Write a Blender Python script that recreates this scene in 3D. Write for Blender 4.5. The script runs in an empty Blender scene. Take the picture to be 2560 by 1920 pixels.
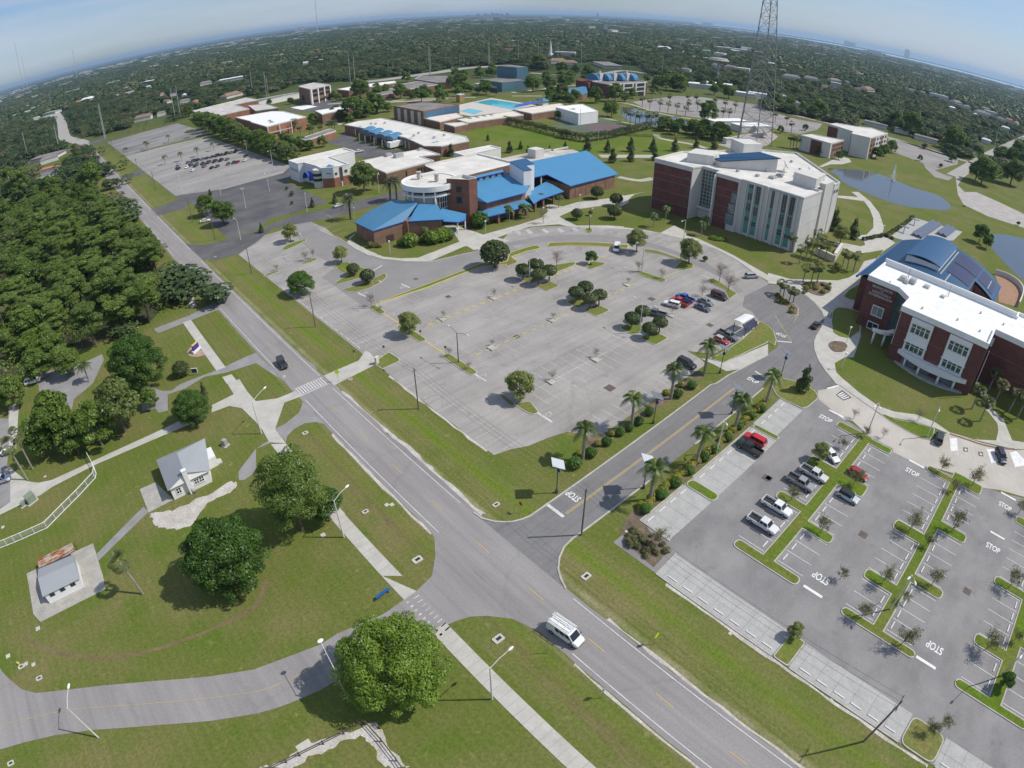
import bpy,bmesh,math,random
import numpy as np
from mathutils import Vector,Matrix
R=math.radians
random.seed(7)
SC=bpy.context.scene
COL=SC.collection

# ---------------------------------------------------------------- camera, sky, sun, exposure
CAM_H=74.0                       # height of the drone above the flat ground, metres
F1,F3,PITCH,ROLL=1.52945599,-0.0147167,0.59888935,-0.00695597
AX=(0.75027,0.66113)            # world X (across the avenue) in camera-azimuth coordinates
AY=(-0.66113,0.75027)           # world Y (along the avenue)

def cam_world(xc,yc,z):
 return Vector((xc*AX[0]+yc*AX[1],xc*AY[0]+yc*AY[1],z))

cd=bpy.data.cameras.new('camera')
cam=bpy.data.objects.new('camera',cd)
COL.objects.link(cam)
r0=cam_world(1,0,0)
u0=cam_world(0,math.sin(PITCH),math.cos(PITCH))
f0=cam_world(0,math.cos(PITCH),-math.sin(PITCH))
cr,sr=math.cos(ROLL),math.sin(ROLL)
rx,ux=r0*cr+u0*sr,u0*cr-r0*sr
m=Matrix.Identity(4)
for i in range(3):
 m[i][0],m[i][1],m[i][2]=rx[i],ux[i],-f0[i]
m.translation=(0,0,CAM_H)
cam.matrix_world=m
cd.type='PANO'
cd.panorama_type='FISHEYE_LENS_POLYNOMIAL'
cd.sensor_fit='HORIZONTAL'
cd.sensor_width,cd.sensor_height=36.0,27.0
cd.fisheye_fov=R(170)
q=36.0/2560*1000
cd.fisheye_polynomial_k0=0
cd.fisheye_polynomial_k1=-1/(F1*q)
cd.fisheye_polynomial_k2=0
cd.fisheye_polynomial_k3=-F3/(F1*q ** 3)
cd.fisheye_polynomial_k4=0
cd.clip_start,cd.clip_end=0.5,90000
SC.camera=cam

SUN_AZ,SUN_EL=R(141+180),R(50)      # the direction the light comes from
wd=bpy.data.worlds.new('World')
SC.world=wd
wd.use_nodes=True
nt=wd.node_tree
bg=nt.nodes['Background']
sky=nt.nodes.new('ShaderNodeTexSky')
sky.sky_type='NISHITA'
sky.sun_disc=False
sky.sun_elevation=SUN_EL
sky.sun_rotation=R(90)-SUN_AZ
sky.air_density,sky.dust_density,sky.ozone_density=1.0,0.5,3.0
sky.altitude=50
# thin high cloud drawn out into streaks, part of the real sky dome
tc=nt.nodes.new('ShaderNodeTexCoord')
mp=nt.nodes.new('ShaderNodeMapping')
mp.inputs['Scale'].default_value=(1.2,1.2,11.0)
mp.inputs['Rotation'].default_value=(R(7),R(-6),0)
nz=nt.nodes.new('ShaderNodeTexNoise')
nz.inputs['Scale'].default_value=1.7
nz.inputs['Detail'].default_value=6
nz.inputs['Roughness'].default_value=0.55
rp=nt.nodes.new('ShaderNodeValToRGB')
rp.color_ramp.elements[0].position,rp.color_ramp.elements[1].position=0.32,0.66
rp.color_ramp.elements[0].color,rp.color_ramp.elements[1].color=(0,0,0,1),(0.85,0.85,0.85,1)
mx=nt.nodes.new('ShaderNodeMix')
mx.data_type='RGBA'
mx.inputs['B'].default_value=(5.9,6.7,7.9,1)
tint=nt.nodes.new('ShaderNodeMix')
tint.data_type='RGBA'; tint.blend_type='MULTIPLY'
tint.inputs['Factor'].default_value=1
tint.inputs['B'].default_value=(0.84,0.98,1.22,1)
L=nt.links.new
L(sky.outputs['Color'],tint.inputs['A'])
L(tc.outputs['Generated'],mp.inputs['Vector']); L(mp.outputs['Vector'],nz.inputs['Vector'])
L(nz.outputs['Fac'],rp.inputs['Fac']); L(rp.outputs['Color'],mx.inputs['Factor'])
L(tint.outputs['Result'],mx.inputs['A']); L(mx.outputs['Result'],bg.inputs['Color'])
bg.inputs['Strength'].default_value=0.09

sd=bpy.data.lights.new('sun','SUN')
sun=bpy.data.objects.new('sun',sd)
COL.objects.link(sun)
sd.energy,sd.angle,sd.color=4.0,R(0.6),(1.0,0.95,0.87)
sun.location=(0,0,300)
sv=Vector((math.cos(SUN_AZ)*math.cos(SUN_EL),math.sin(SUN_AZ)*math.cos(SUN_EL),math.sin(SUN_EL)))
sun.rotation_euler=sv.to_track_quat('Z','Y').to_euler()
SC.view_settings.view_transform='Standard'
SC.view_settings.look='None'
SC.view_settings.exposure=0.0
SC.view_settings.gamma=1.0
SC.cycles.max_bounces=6
SC.cycles.diffuse_bounces=3
SC.cycles.transparent_max_bounces=8
SC.cycles.use_adaptive_sampling=True
SC.cycles.adaptive_threshold=0.015

# ---------------------------------------------------------------- survey: bearings taken from the drone meet the ground here
FR={'A':(2000,540,560),'C':(1600,340,520),'D':(860,360,360),'E':(1120,350,440),'F':(680,340,320),
      'H':(840,260,440),'L':(440,180,460),'M':(940,180,480),'W':(0,0,2560)}
for c in range(4):
 for r in range(4):
  FR['%d%d' % (c,r)]=(c*640,r*480,640)

def ray(f,x,y):
 x0,y0,w=FR[f]
 x,y=x0+x*w/2212-1280,960-(y0+y*w/2212)
 x,y=cr*x-sr*y,sr*x+cr*y
 r=math.hypot(x,y)+1e-9
 k=r/1000
 th=k/F1*(1+F3*k*k)
 a,b,c=math.sin(th)*x/r,math.sin(th)*y/r,math.cos(th)
 return cam_world(a,c*math.cos(PITCH)+b*math.sin(PITCH),b*math.cos(PITCH)-c*math.sin(PITCH))

def P(f,x,y,z=0):
 d=ray(f,x,y)
 t=(z-CAM_H)/min(d.z,-0.0016)
 return (d.x*t,d.y*t)

def G(f,*a,z=0):
 return [P(f,a[i],a[i+1],z) for i in range(0,len(a),2)]

# ---------------------------------------------------------------- materials
MATS={}

def node_mat(name):
 m=bpy.data.materials.new(name)
 m.use_nodes=True
 return m,m.node_tree,m.node_tree.nodes['Principled BSDF']

def pm(name,col,rough=0.8,var=0.18,scale=0.4,col2=None,fine=0.0,metal=0.0,bump=0.0,spec=0.3,stretch=None,detail=5,thresh=(0.35,0.65)):
 """a plain surface with patchy tone, a second colour in blotches and fine grain, all in world metres"""
 if name in MATS:return MATS[name]
 m,t,b=node_mat(name)
 N,K=t.nodes.new,t.links.new
 g=N('ShaderNodeNewGeometry')
 src=g.outputs['Position']
 if stretch:
  mp=N('ShaderNodeMapping'); mp.inputs['Scale'].default_value=stretch
  K(src,mp.inputs['Vector']); src=mp.outputs['Vector']
 n=N('ShaderNodeTexNoise'); n.inputs['Scale'].default_value=scale; n.inputs['Detail'].default_value=detail
 n.inputs['Roughness'].default_value=0.6
 K(src,n.inputs['Vector'])
 r=N('ShaderNodeMapRange'); r.inputs['From Min'].default_value,r.inputs['From Max'].default_value=thresh
 K(n.outputs['Fac'],r.inputs['Value'])
 mix=N('ShaderNodeMix'); mix.data_type='RGBA'
 c=tuple(col)
 c2=tuple(col2) if col2 else tuple(x*(1+var) for x in c)
 c1=c if col2 else tuple(x*(1-var) for x in c)
 mix.inputs['A'].default_value,mix.inputs['B'].default_value=(*c1,1),(*c2,1)
 K(r.outputs['Result'],mix.inputs['Factor'])
 out=mix.outputs['Result']
 if fine:
  n2=N('ShaderNodeTexNoise'); n2.inputs['Scale'].default_value=3.0; n2.inputs['Detail'].default_value=3
  K(g.outputs['Position'],n2.inputs['Vector'])
  r2=N('ShaderNodeMapRange'); r2.inputs['To Min'].default_value,r2.inputs['To Max'].default_value=1-fine,1+fine
  r2.inputs['From Min'].default_value,r2.inputs['From Max'].default_value=0.3,0.7
  K(n2.outputs['Fac'],r2.inputs['Value'])
  v=N('ShaderNodeMix'); v.data_type='RGBA'; v.blend_type='MULTIPLY'; v.inputs['Factor'].default_value=1
  K(out,v.inputs['A']); K(r2.outputs['Result'],v.inputs['B']); out=v.outputs['Result']
 K(out,b.inputs['Base Color'])
 b.inputs['Roughness'].default_value=rough
 b.inputs['Metallic'].default_value=metal
 b.inputs['Specular IOR Level'].default_value=spec
 if bump:
  bp=N('ShaderNodeBump'); bp.inputs['Strength'].default_value=bump; bp.inputs['Distance'].default_value=0.1
  K(n.outputs['Fac'],bp.inputs['Height']); K(bp.outputs['Normal'],b.inputs['Normal'])
 MATS[name]=m
 return m

def shade(m):            # node shortcuts for a material already made
 t=m.node_tree
 return t,t.nodes.new,t.links.new,t.nodes['Principled BSDF']

# ---------------------------------------------------------------- mesh building
class MB:
 def __init__(s):
  s.v,s.f,s.g,s.k=[],[],[],0
 def face(s,pts):
  i=len(s.v); s.v+=[tuple(p) for p in pts]; s.f.append(tuple(range(i,i+len(pts)))); s.g.append(s.k)
 def poly(s,pts,z):
  if area(pts)<0:pts=pts[::-1]
  s.face([(p[0],p[1],z) for p in pts])
 def prism(s,pts,z0,z1,top=True,bottom=False,sides=True):
  if area(pts)<0:pts=pts[::-1]
  n=len(pts); s.k+=1
  if sides:
   for i in range(n):
    a,b=pts[i],pts[(i+1) % n]
    s.face([(a[0],a[1],z0),(b[0],b[1],z0),(b[0],b[1],z1),(a[0],a[1],z1)])
  if top:s.face([(p[0],p[1],z1) for p in pts])
  if bottom:s.face([(p[0],p[1],z0) for p in pts[::-1]])
 def box(s,x0,y0,z0,x1,y1,z1):
  s.prism([(x0,y0),(x1,y0),(x1,y1),(x0,y1)],z0,z1,True,True)
 def obox(s,c,d,l,w,z0,z1):
  """box centred on c, length l along the direction d"""
  dx,dy=d; k=math.hypot(dx,dy); dx,dy=dx/k,dy/k
  s.prism([(c[0]+a*dx*l/2-b*dy*w/2,c[1]+a*dy*l/2+b*dx*w/2) for a,b in ((-1,-1),(1,-1),(1,1),(-1,1))],z0,z1,True,True)
 def tube(s,a,b,r0,r1=None,n=8,cap=True):
  r1=r0 if r1 is None else r1
  a,b=Vector(a),Vector(b); d=(b-a).normalized()
  u=d.orthogonal().normalized(); w=d.cross(u)
  A=[a+(u*math.cos(t)+w*math.sin(t))*r0 for t in [2*math.pi*i/n for i in range(n)]]
  B=[b+(u*math.cos(t)+w*math.sin(t))*r1 for t in [2*math.pi*i/n for i in range(n)]]
  i0=len(s.v); s.v+=[tuple(p) for p in A+B]
  for i in range(n):
   j=(i+1) % n
   s.f.append((i0+i,i0+j,i0+n+j,i0+n+i))
  if cap:
   s.f.append(tuple(i0+n+i for i in range(n))); s.f.append(tuple(i0+n-1-i for i in range(n)))
 def path(s,pts,r,n=6):
  for a,b in zip(pts[:-1],pts[1:]):s.tube(a,b,r,r,n)
 def blob(s,c,rx,ry,rz,nu=12,nv=7):
  i0=len(s.v)
  for j in range(nv+1):
   ph=math.pi*j/nv
   for i in range(nu):
    t=2*math.pi*i/nu
    s.v.append((c[0]+rx*math.sin(ph)*math.cos(t),c[1]+ry*math.sin(ph)*math.sin(t),c[2]+rz*math.cos(ph)))
  for j in range(nv):
   for i in range(nu):
    k=(i+1) % nu
    s.f.append((i0+j*nu+i,i0+(j+1)*nu+i,i0+(j+1)*nu+k,i0+j*nu+k))
 def build(s,name,mat,parent=None,smooth=False,bevel=0,kind=None,at=None):
  """one mesh object; coordinates are world metres, shifted to the parent (or to `at`)"""
  if name in ('string_course','brick_base','pilaster','column','balcony','cornice','window','wall_joint','eave','blue_band','garage_door','white_panel') and s.k>1 and len(s.g)==len(s.f) and parent is not None:
   for k in sorted(set(s.g)):
    q=MB()
    for f,g in zip(s.f,s.g):
     if g==k:q.face([s.v[i] for i in f])
    q.k=0
    o=q.build(name,mat,parent,smooth,bevel,kind,at)
   return o
  me=bpy.data.meshes.new(name)
  off=(0,0,0)
  if parent is not None:off=parent.matrix_basis.translation
  if at:off=at
  me.from_pydata([(v[0]-off[0],v[1]-off[1],v[2]-off[2]) for v in s.v],[],s.f)
  me.materials.append(mat)
  if bevel:
   bm=bmesh.new(); bm.from_mesh(me)
   bmesh.ops.remove_doubles(bm,verts=bm.verts,dist=1e-4)
   bmesh.ops.bevel(bm,geom=[e for e in bm.edges if len(e.link_faces)==2 and e.calc_face_angle(0)>0.35],offset=bevel,segments=2,profile=0.6,affect='EDGES',clamp_overlap=True)
   bm.to_mesh(me); bm.free()
  if smooth:
   for p in me.polygons:p.use_smooth=True
  o=bpy.data.objects.new(name,me)
  COL.objects.link(o)
  if parent is not None:
   o.parent=parent
  elif at:o.location=at
  if kind:o['kind']=kind
  return o
 def part(s,name,mat,parent,**kw):
  """a part in its thing's own coordinates"""
  o=s.build(name,mat,**kw)
  o.parent=parent
  return o

def area(p):
 return 0.5*sum(p[i][0]*p[(i+1) % len(p)][1]-p[(i+1) % len(p)][0]*p[i][1] for i in range(len(p)))

from mathutils.geometry import delaunay_2d_cdt
def union_tris(polys):
 """triangles covering the union of polygons that may overlap or cross themselves"""
 vs,fs=[],[]
 for p in polys:
  q=[]
  for a in p:
   if not q or math.hypot(a[0]-q[-1][0],a[1]-q[-1][1])>0.02:q.append(a)
  if math.hypot(q[0][0]-q[-1][0],q[0][1]-q[-1][1])<0.02:q.pop()
  if area(q)<0:q=q[::-1]
  fs.append(list(range(len(vs),len(vs)+len(q)))); vs+=[Vector(a) for a in q]
 o=delaunay_2d_cdt(vs,[],fs,1,1e-3)
 ov,of=o[0],o[2]
 out=[]
 for f in of:
  t=[tuple(ov[i]) for i in f]
  if area(t)<0:t=t[::-1]
  out.append(t)
 return out

def offset(pts,d):
 """inset (d > 0) a polygon"""
 if area(pts)<0:pts=pts[::-1]
 n,out=len(pts),[]
 for i in range(n):
  a,b,c=Vector(pts[i-1]),Vector(pts[i]),Vector(pts[(i+1) % n])
  e1,e2=(b-a).normalized(),(c-b).normalized()
  n1,n2=Vector((-e1.y,e1.x)),Vector((-e2.y,e2.x))
  k=(n1+n2)
  k=k/max(0.35,k.length_squared/2) if k.length>1e-6 else n1
  out.append(tuple(b+k*d))
 return out

def rounded(pts,r,n=4):
 """cut the corners of a polygon with arcs of about radius r"""
 out,m=[],len(pts)
 for i in range(m):
  a,b,c=Vector(pts[i-1]),Vector(pts[i]),Vector(pts[(i+1) % m])
  l1,l2=(a-b).length,(c-b).length
  k=min(r,l1*0.48,l2*0.48)
  p,q=b+(a-b).normalized()*k,b+(c-b).normalized()*k
  for j in range(n+1):
   t=j/n
   out.append(tuple(p*(1-t) ** 2+b*2*t*(1-t)+q*t*t))
 return out

def smooth_line(pts,n=4):
 """Catmull-Rom through an open line of points"""
 out=[]
 p=[pts[0]]+list(pts)+[pts[-1]]
 for i in range(1,len(p)-2):
  a,b,c,d=(Vector(x) for x in p[i-1:i+3])
  for j in range(n):
   t=j/n
   out.append(tuple(0.5*((2*b)+(c-a)*t+(2*a-5*b+4*c-d)*t*t+(3*b-a-3*c+d)*t ** 3)))
 out.append(tuple(pts[-1]))
 return out

def ribbon(line,w0,w1=None):
 """polygon of a strip: the line offset by w0 to the left and w1 to the right"""
 w1=w0 if w1 is None else w1
 Lp,Rp=[],[]
 for i in range(len(line)):
  a,b=Vector(line[max(0,i-1)]),Vector(line[min(len(line)-1,i+1)])
  d=(b-a).normalized(); n=Vector((-d.y,d.x)); p=Vector(line[i])
  Lp.append(tuple(p+n*w0)); Rp.append(tuple(p-n*w1))
 return Lp+Rp[::-1]

def tag(o,label=None,cat=None,group=None,kind=None):
 if label:o['label']=label
 if cat:o['category']=cat
 if group:o['group']=group
 if kind:o['kind']=kind
 return o

def thing(name,label,cat,loc=(0,0,0),rotz=0.0,group=None):
 o=bpy.data.objects.new(name,None)
 COL.objects.link(o)
 o.empty_display_size=0.5
 o.location=(loc[0],loc[1],loc[2] if len(loc)>2 else 0)
 o.rotation_euler=(0,0,rotz)
 if rotz==0:o.matrix_basis=Matrix.Translation(o.location)
 return tag(o,label,cat,group)

KIDS={}
def dup(root,loc,rotz=0.0,scale=1.0,label=None,group=None):
 """a copy of a thing with copies of its parts and sub-parts"""
 if root.name not in KIDS:
  KIDS[root.name]=[(c,list(c.children)) for c in root.children]
 r=root.copy(); COL.objects.link(r)
 r.location=(loc[0],loc[1],loc[2] if len(loc)>2 else 0)
 r.rotation_euler=(0,0,rotz)
 r.scale=scale if isinstance(scale,tuple) else (scale,scale,scale)
 if label:r['label']=label
 if group:r['group']=group
 for c,gs in KIDS[root.name]:
  k=c.copy(); COL.objects.link(k); k.parent=r
  for g in gs:
   d=g.copy(); COL.objects.link(d); d.parent=k
 return r
# ================================================================ THE SETTING: ground, roads, lots, paths, water
def gauss_band(t,coord,centre,width,k):
 """helper: 1 in a band round a centre value"""
 N,K=t.nodes.new,t.links.new
 a=N('ShaderNodeMath'); a.operation='SUBTRACT'; K(coord,a.inputs[0]); a.inputs[1].default_value=centre
 b=N('ShaderNodeMath'); b.operation='ABSOLUTE'; K(a.outputs[0],b.inputs[0])
 c=N('ShaderNodeMapRange'); c.inputs['From Min'].default_value=0; c.inputs['From Max'].default_value=width
 c.inputs['To Min'].default_value=k; c.inputs['To Max'].default_value=0; c.interpolation_type='SMOOTHSTEP'
 K(b.outputs[0],c.inputs['Value'])
 return c.outputs['Result']

def grass_material(name,base,dry,lush,far=None,bands=()):
 m,t,b=node_mat(name)
 N,K=t.nodes.new,t.links.new
 g=N('ShaderNodeNewGeometry'); pos=g.outputs['Position']
 sx=N('ShaderNodeSeparateXYZ'); K(pos,sx.inputs[0])
 def noise(scale,det,lo,hi,rough=0.62):
  n=N('ShaderNodeTexNoise'); n.inputs['Scale'].default_value=scale; n.inputs['Detail'].default_value=det
  n.inputs['Roughness'].default_value=rough
  K(pos,n.inputs['Vector'])
  r=N('ShaderNodeMapRange'); r.inputs['From Min'].default_value=lo; r.inputs['From Max'].default_value=hi
  K(n.outputs['Fac'],r.inputs['Value'])
  return r.outputs['Result']
 def mix(a,bb,f,mode='MIX'):
  x=N('ShaderNodeMix'); x.data_type='RGBA'; x.blend_type=mode
  for s,v in (('A',a),('B',bb)):
   if isinstance(v,tuple):x.inputs[s].default_value=(*v,1)
   else:K(v,x.inputs[s])
  if isinstance(f,float):x.inputs['Factor'].default_value=f
  else:K(f,x.inputs['Factor'])
  return x.outputs['Result']
 col=mix(base,dry,noise(0.05,6,0.42,0.66))
 col=mix(col,lush,noise(0.11,5,0.5,0.72))
 col=mix(col,tuple(x*1.5 for x in dry),noise(0.5,6,0.6,0.8))
 for axis,c,w,k,colour in bands:
  if axis=='X':f=gauss_band(t,sx.outputs['X'],c,w,k)
  else:f=gauss_band(t,sx.outputs['Y'],c,w,k)
  f2=N('ShaderNodeMath'); f2.operation='MULTIPLY'; K(f,f2.inputs[0]); K(noise(0.16,3,0.25,0.6),f2.inputs[1])
  col=mix(col,colour,f2.outputs[0])
 # tufts, clippings and bare spots
 sp=mix((0.62,0.62,0.6),(1.35,1.35,1.3),noise(2.2,6,0.28,0.72,0.75))
 col=mix(col,sp,1.0,'MULTIPLY')
 # mower passes along the avenue
 w=N('ShaderNodeTexWave'); w.inputs['Scale'].default_value=0.22; w.inputs['Distortion'].default_value=3.0
 w.inputs['Detail'].default_value=2; w.bands_direction='X'
 K(pos,w.inputs['Vector'])
 wr=N('ShaderNodeMapRange'); wr.inputs['To Min'].default_value=0.965; wr.inputs['To Max'].default_value=1.035
 K(w.outputs['Fac'],wr.inputs['Value'])
 col=mix(col,wr.outputs['Result'],1.0,'MULTIPLY')
 if far:
  ln=N('ShaderNodeVectorMath'); ln.operation='LENGTH'; K(pos,ln.inputs[0])
  r=N('ShaderNodeMapRange'); r.inputs['From Min'].default_value=480; r.inputs['From Max'].default_value=900
  K(ln.outputs['Value'],r.inputs['Value'])
  fc=mix(far,tuple(x*1.8 for x in far),noise(0.004,8,0.4,0.62,0.7))
  fc=mix(fc,(0.34,0.33,0.3),noise(0.013,9,0.68,0.74,0.8))
  col=mix(col,fc,r.outputs['Result'])
 K(col,b.inputs['Base Color'])
 b.inputs['Roughness'].default_value=0.95
 b.inputs['Specular IOR Level'].default_value=0.08
 MATS[name]=m
 return m

LUSH=(0.112,0.178,0.012)
GRASS=grass_material('mown grass',(0.122,0.148,0.034),(0.178,0.162,0.066),(0.092,0.148,0.020),far=(0.030,0.044,0.018),
                       bands=(('X',47.6,6.5,0.6,(0.215,0.19,0.085)),('X',48.6,2.3,0.85,LUSH),('X',30.2,1.6,0.6,(0.12,0.11,0.035)),('X',31.6,1.5,0.5,LUSH),('X',29.6,5,0.35,(0.205,0.18,0.08)),('X',43.1,1.0,0.75,(0.30,0.27,0.17)),
                              ('X',26.9,0.8,0.35,(0.2,0.17,0.09)),('X',33.6,0.9,0.5,(0.24,0.21,0.11))))
LAWN=grass_material('watered lawn',(0.10,0.155,0.020),(0.165,0.17,0.045),(0.105,0.185,0.013))
ISLE=grass_material('island turf',(0.145,0.18,0.038),(0.2,0.185,0.07),(0.12,0.185,0.025))

def weathered(m,crack=0.25,stain=0.3,cs=0.16,streak=None):
 """age a paving material: sealed cracks, oil spots, worn wheel lanes"""
 t,N,K,b=shade(m)
 src=b.inputs['Base Color'].links[0].from_socket
 g=N('ShaderNodeNewGeometry'); pos=g.outputs['Position']
 def mul(a,f,lo):
  r=N('ShaderNodeMapRange'); r.inputs['To Min'].default_value=1.0; r.inputs['To Max'].default_value=lo
  K(f,r.inputs['Value']); x=N('ShaderNodeMix'); x.data_type='RGBA'; x.blend_type='MULTIPLY'; x.inputs['Factor'].default_value=1
  K(a,x.inputs['A']); K(r.outputs['Result'],x.inputs['B']); return x.outputs['Result']
 nz_=N('ShaderNodeTexNoise'); nz_.inputs['Scale'].default_value=0.5; nz_.inputs['Detail'].default_value=4; K(pos,nz_.inputs['Vector'])
 ad=N('ShaderNodeVectorMath'); ad.operation='MULTIPLY_ADD'; K(nz_.outputs['Color'],ad.inputs[0]); ad.inputs[1].default_value=(3.4,3.4,0); K(pos,ad.inputs[2])
 vo=N('ShaderNodeTexVoronoi'); vo.feature='DISTANCE_TO_EDGE'; vo.inputs['Scale'].default_value=cs; K(ad.outputs[0],vo.inputs['Vector'])
 c=N('ShaderNodeMapRange'); c.inputs['From Min'].default_value=0.004; c.inputs['From Max'].default_value=0.012; c.inputs['To Min'].default_value=1; c.inputs['To Max'].default_value=0; K(vo.outputs['Distance'],c.inputs['Value'])
 out=mul(src,c.outputs['Result'],1-crack)
 n2=N('ShaderNodeTexNoise'); n2.inputs['Scale'].default_value=0.42; n2.inputs['Detail'].default_value=5; K(pos,n2.inputs['Vector'])
 c2=N('ShaderNodeMapRange'); c2.inputs['From Min'].default_value=0.62; c2.inputs['From Max'].default_value=0.76; K(n2.outputs['Fac'],c2.inputs['Value'])
 out=mul(out,c2.outputs['Result'],1-stain)
 if streak:
  mp=N('ShaderNodeMapping'); mp.inputs['Scale'].default_value=streak; K(pos,mp.inputs['Vector'])
  n3=N('ShaderNodeTexNoise'); n3.inputs['Scale'].default_value=0.6; n3.inputs['Detail'].default_value=4; K(mp.outputs[0],n3.inputs['Vector'])
  c3=N('ShaderNodeMapRange'); c3.inputs['From Min'].default_value=0.45; c3.inputs['From Max'].default_value=0.7; K(n3.outputs['Fac'],c3.inputs['Value'])
  out=mul(out,c3.outputs['Result'],0.86)
 K(out,b.inputs['Base Color'])
 return m
ASPH_ROAD=pm('worn road asphalt',(0.285,0.268,0.262),0.9,0.10,0.22,fine=0.07,stretch=(1,0.16,1),spec=0.15)
ASPH_LOT=pm('bleached lot asphalt',(0.290,0.273,0.255),0.92,col2=(0.380,0.357,0.333),scale=0.09,fine=0.08,spec=0.15,detail=7)
ASPH_ENTRY=pm('entry road asphalt',(0.205,0.2,0.198),0.9,0.07,0.2,fine=0.08,spec=0.15)
ASPH_NEW=pm('grey lot asphalt',(0.225,0.216,0.213),0.9,col2=(0.285,0.272,0.265),scale=0.11,fine=0.07,spec=0.15,detail=6)
ASPH_DARK=pm('dark resurfaced asphalt',(0.088,0.088,0.094),0.9,col2=(0.145,0.14,0.14),scale=0.08,fine=0.1,spec=0.2,detail=6)
ASPH_PALE=pm('pale far lot asphalt',(0.25,0.24,0.23),0.92,col2=(0.36,0.34,0.315),scale=0.035,fine=0.06,spec=0.15,stretch=(0.5,1.6,1))
weathered(ASPH_ROAD,.07,.06,.035,(1.6,.03,1)); weathered(ASPH_LOT,.09,.2,.045,(.05,.9,1)); weathered(ASPH_ENTRY,.04,.06,.05,(.03,1.4,1)); weathered(ASPH_NEW,.03,.2,.05,(.3,.6,1)); weathered(ASPH_DARK,.1,.2,.06); weathered(ASPH_PALE,.12,.25,.06,(.05,.5,1))
CONC=pm('pavement concrete',(0.47,0.45,0.405),0.9,0.1,0.35,fine=0.06,spec=0.15,detail=6)
CONC_BAY=pm('parking bay concrete',(0.40,0.395,0.375),0.9,0.08,0.5,fine=0.09,spec=0.15,detail=7)
CONC_DRIVE=pm('drive concrete',(0.47,0.435,0.385),0.9,0.1,0.12,fine=0.05,spec=0.15)
KERB=pm('kerb concrete',(0.44,0.42,0.375),0.9,0.12,0.7,spec=0.15)
WHITE=pm('white road paint',(0.66,0.65,0.63),0.8,col2=(0.80,0.79,0.78),scale=0.8,fine=0.06,spec=0.2)
FADED=pm('faded white paint',(0.38,0.365,0.36),0.85,col2=(0.52,0.505,0.495),scale=0.5,fine=0.1,spec=0.15)
YELLOW=pm('yellow road paint',(0.56,0.38,0.09),0.8,col2=(0.52,0.41,0.19),scale=0.6,spec=0.2)
YKERB=pm('yellow kerb paint',(0.66,0.50,0.09),0.8,col2=(0.6,0.52,0.28),scale=0.4,spec=0.2)
MULCH=pm('mulch bed',(0.125,0.095,0.068),0.95,col2=(0.21,0.165,0.12),scale=0.7,fine=0.2,spec=0.05)
SANDY=pm('bare sandy soil',(0.42,0.38,0.34),0.95,col2=(0.55,0.52,0.48),scale=0.4,fine=0.2,spec=0.05)
BROWN=pm('worn dirt',(0.15,0.115,0.062),0.95,col2=(0.2,0.16,0.085),scale=0.3,fine=0.2,spec=0.05)

def sheet(name,mat,polys,z):
 b=MB()
 for p in union_tris(polys):b.poly(p,z)
 return b.build(name,mat,kind='structure')

def slab(name,mat,polys,z0,z1):
 b=MB()
 for p in polys:b.prism(p,z0,z1,top=False)
 for p in union_tris(polys):b.poly(p,z1)
 return b.build(name,mat,kind='structure')

def rect(x0,y0,x1,y1):return [(x0,y0),(x1,y0),(x1,y1),(x0,y1)]

# ground: one sheet to the horizon
g=MB()
rings=[0,150,400,900,2000,5000,12000,30000,60000]
na=64
for i in range(len(rings)-1):
 for k in range(na):
  a0,a1=2*math.pi*k/na,2*math.pi*(k+1)/na
  p=[(rings[i+1]*math.cos(a0),rings[i+1]*math.sin(a0),0),(rings[i+1]*math.cos(a1),rings[i+1]*math.sin(a1),0)]
  if i:p+=[(rings[i]*math.cos(a1),rings[i]*math.sin(a1),0),(rings[i]*math.cos(a0),rings[i]*math.sin(a0),0)]
  else:p+=[(0,0,0)]
  g.face(p)
gob=g.build('ground',GRASS,kind='structure')
bm=bmesh.new(); bm.from_mesh(gob.data); bmesh.ops.remove_doubles(bm,verts=bm.verts,dist=0.01); bm.to_mesh(gob.data); bm.free()

Z1,Z2,Z3=0.02,0.035,0.05         # asphalt, overlays, paint

# ---- the avenue along Y, with ragged shoulders, and the side road junctions
rnd=random.Random(3)
edge=[]
for y in range(-80,640,3):
 edge.append((42.15+(rnd.uniform(-0.1,0.55) if 52<y<120 else rnd.uniform(-0.05,0.15)),y))
left=[(34.05-rnd.uniform(-0.05,0.15),y) for y in range(-80,640,3)]
avenue=edge+left[::-1]
sheet('avenue_road',ASPH_ROAD,[avenue],Z1)
far_road=smooth_line([(38,634),(36.5,690),(31,735),(25,790),(28,900),(34,1100),(36,1400)],5)
sheet('far_road',pm('far road asphalt',(0.36,0.34,0.31),0.9),[ribbon(far_road,7)],Z1)
sheet('cross_street',ASPH_DARK,[rect(-300,640,34,660),rect(42.3,640,60,668)],Z1+0.01)

# junction at the lower left: side road curving in from the left edge of the view
side=G('13',1270,210,1660,420,1700,405,1790,365,1900,345,2030,345,2212,370) 
sideroad=(G('03',-500,1760,-200,1560,0,1500,200,1440,480,1375,800,1330,1400,1285,1800,1255,2000,1225,2212,1190)
   +G('13',170,1145,330,1085,560,985,900,780,1250,560,1560,470,1660,420,1720,392,1850,352,2000,345,2212,370)
   +[(34.0,33.0),(34.0,56.0)]
   +G('12',1475,1190,1540,1330,1550,1480,1520,1659)+G('13',1440,80,1385,130,1270,212,1100,330,700,500,560,590,380,660,0,800)
   +G('03',2212,805,1800,870,1300,910,900,945,310,1012,190,980,90,900,20,830,0,790,-600,760))
sheet('side_road',ASPH_ROAD,[sideroad],Z1+0.004)
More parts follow.
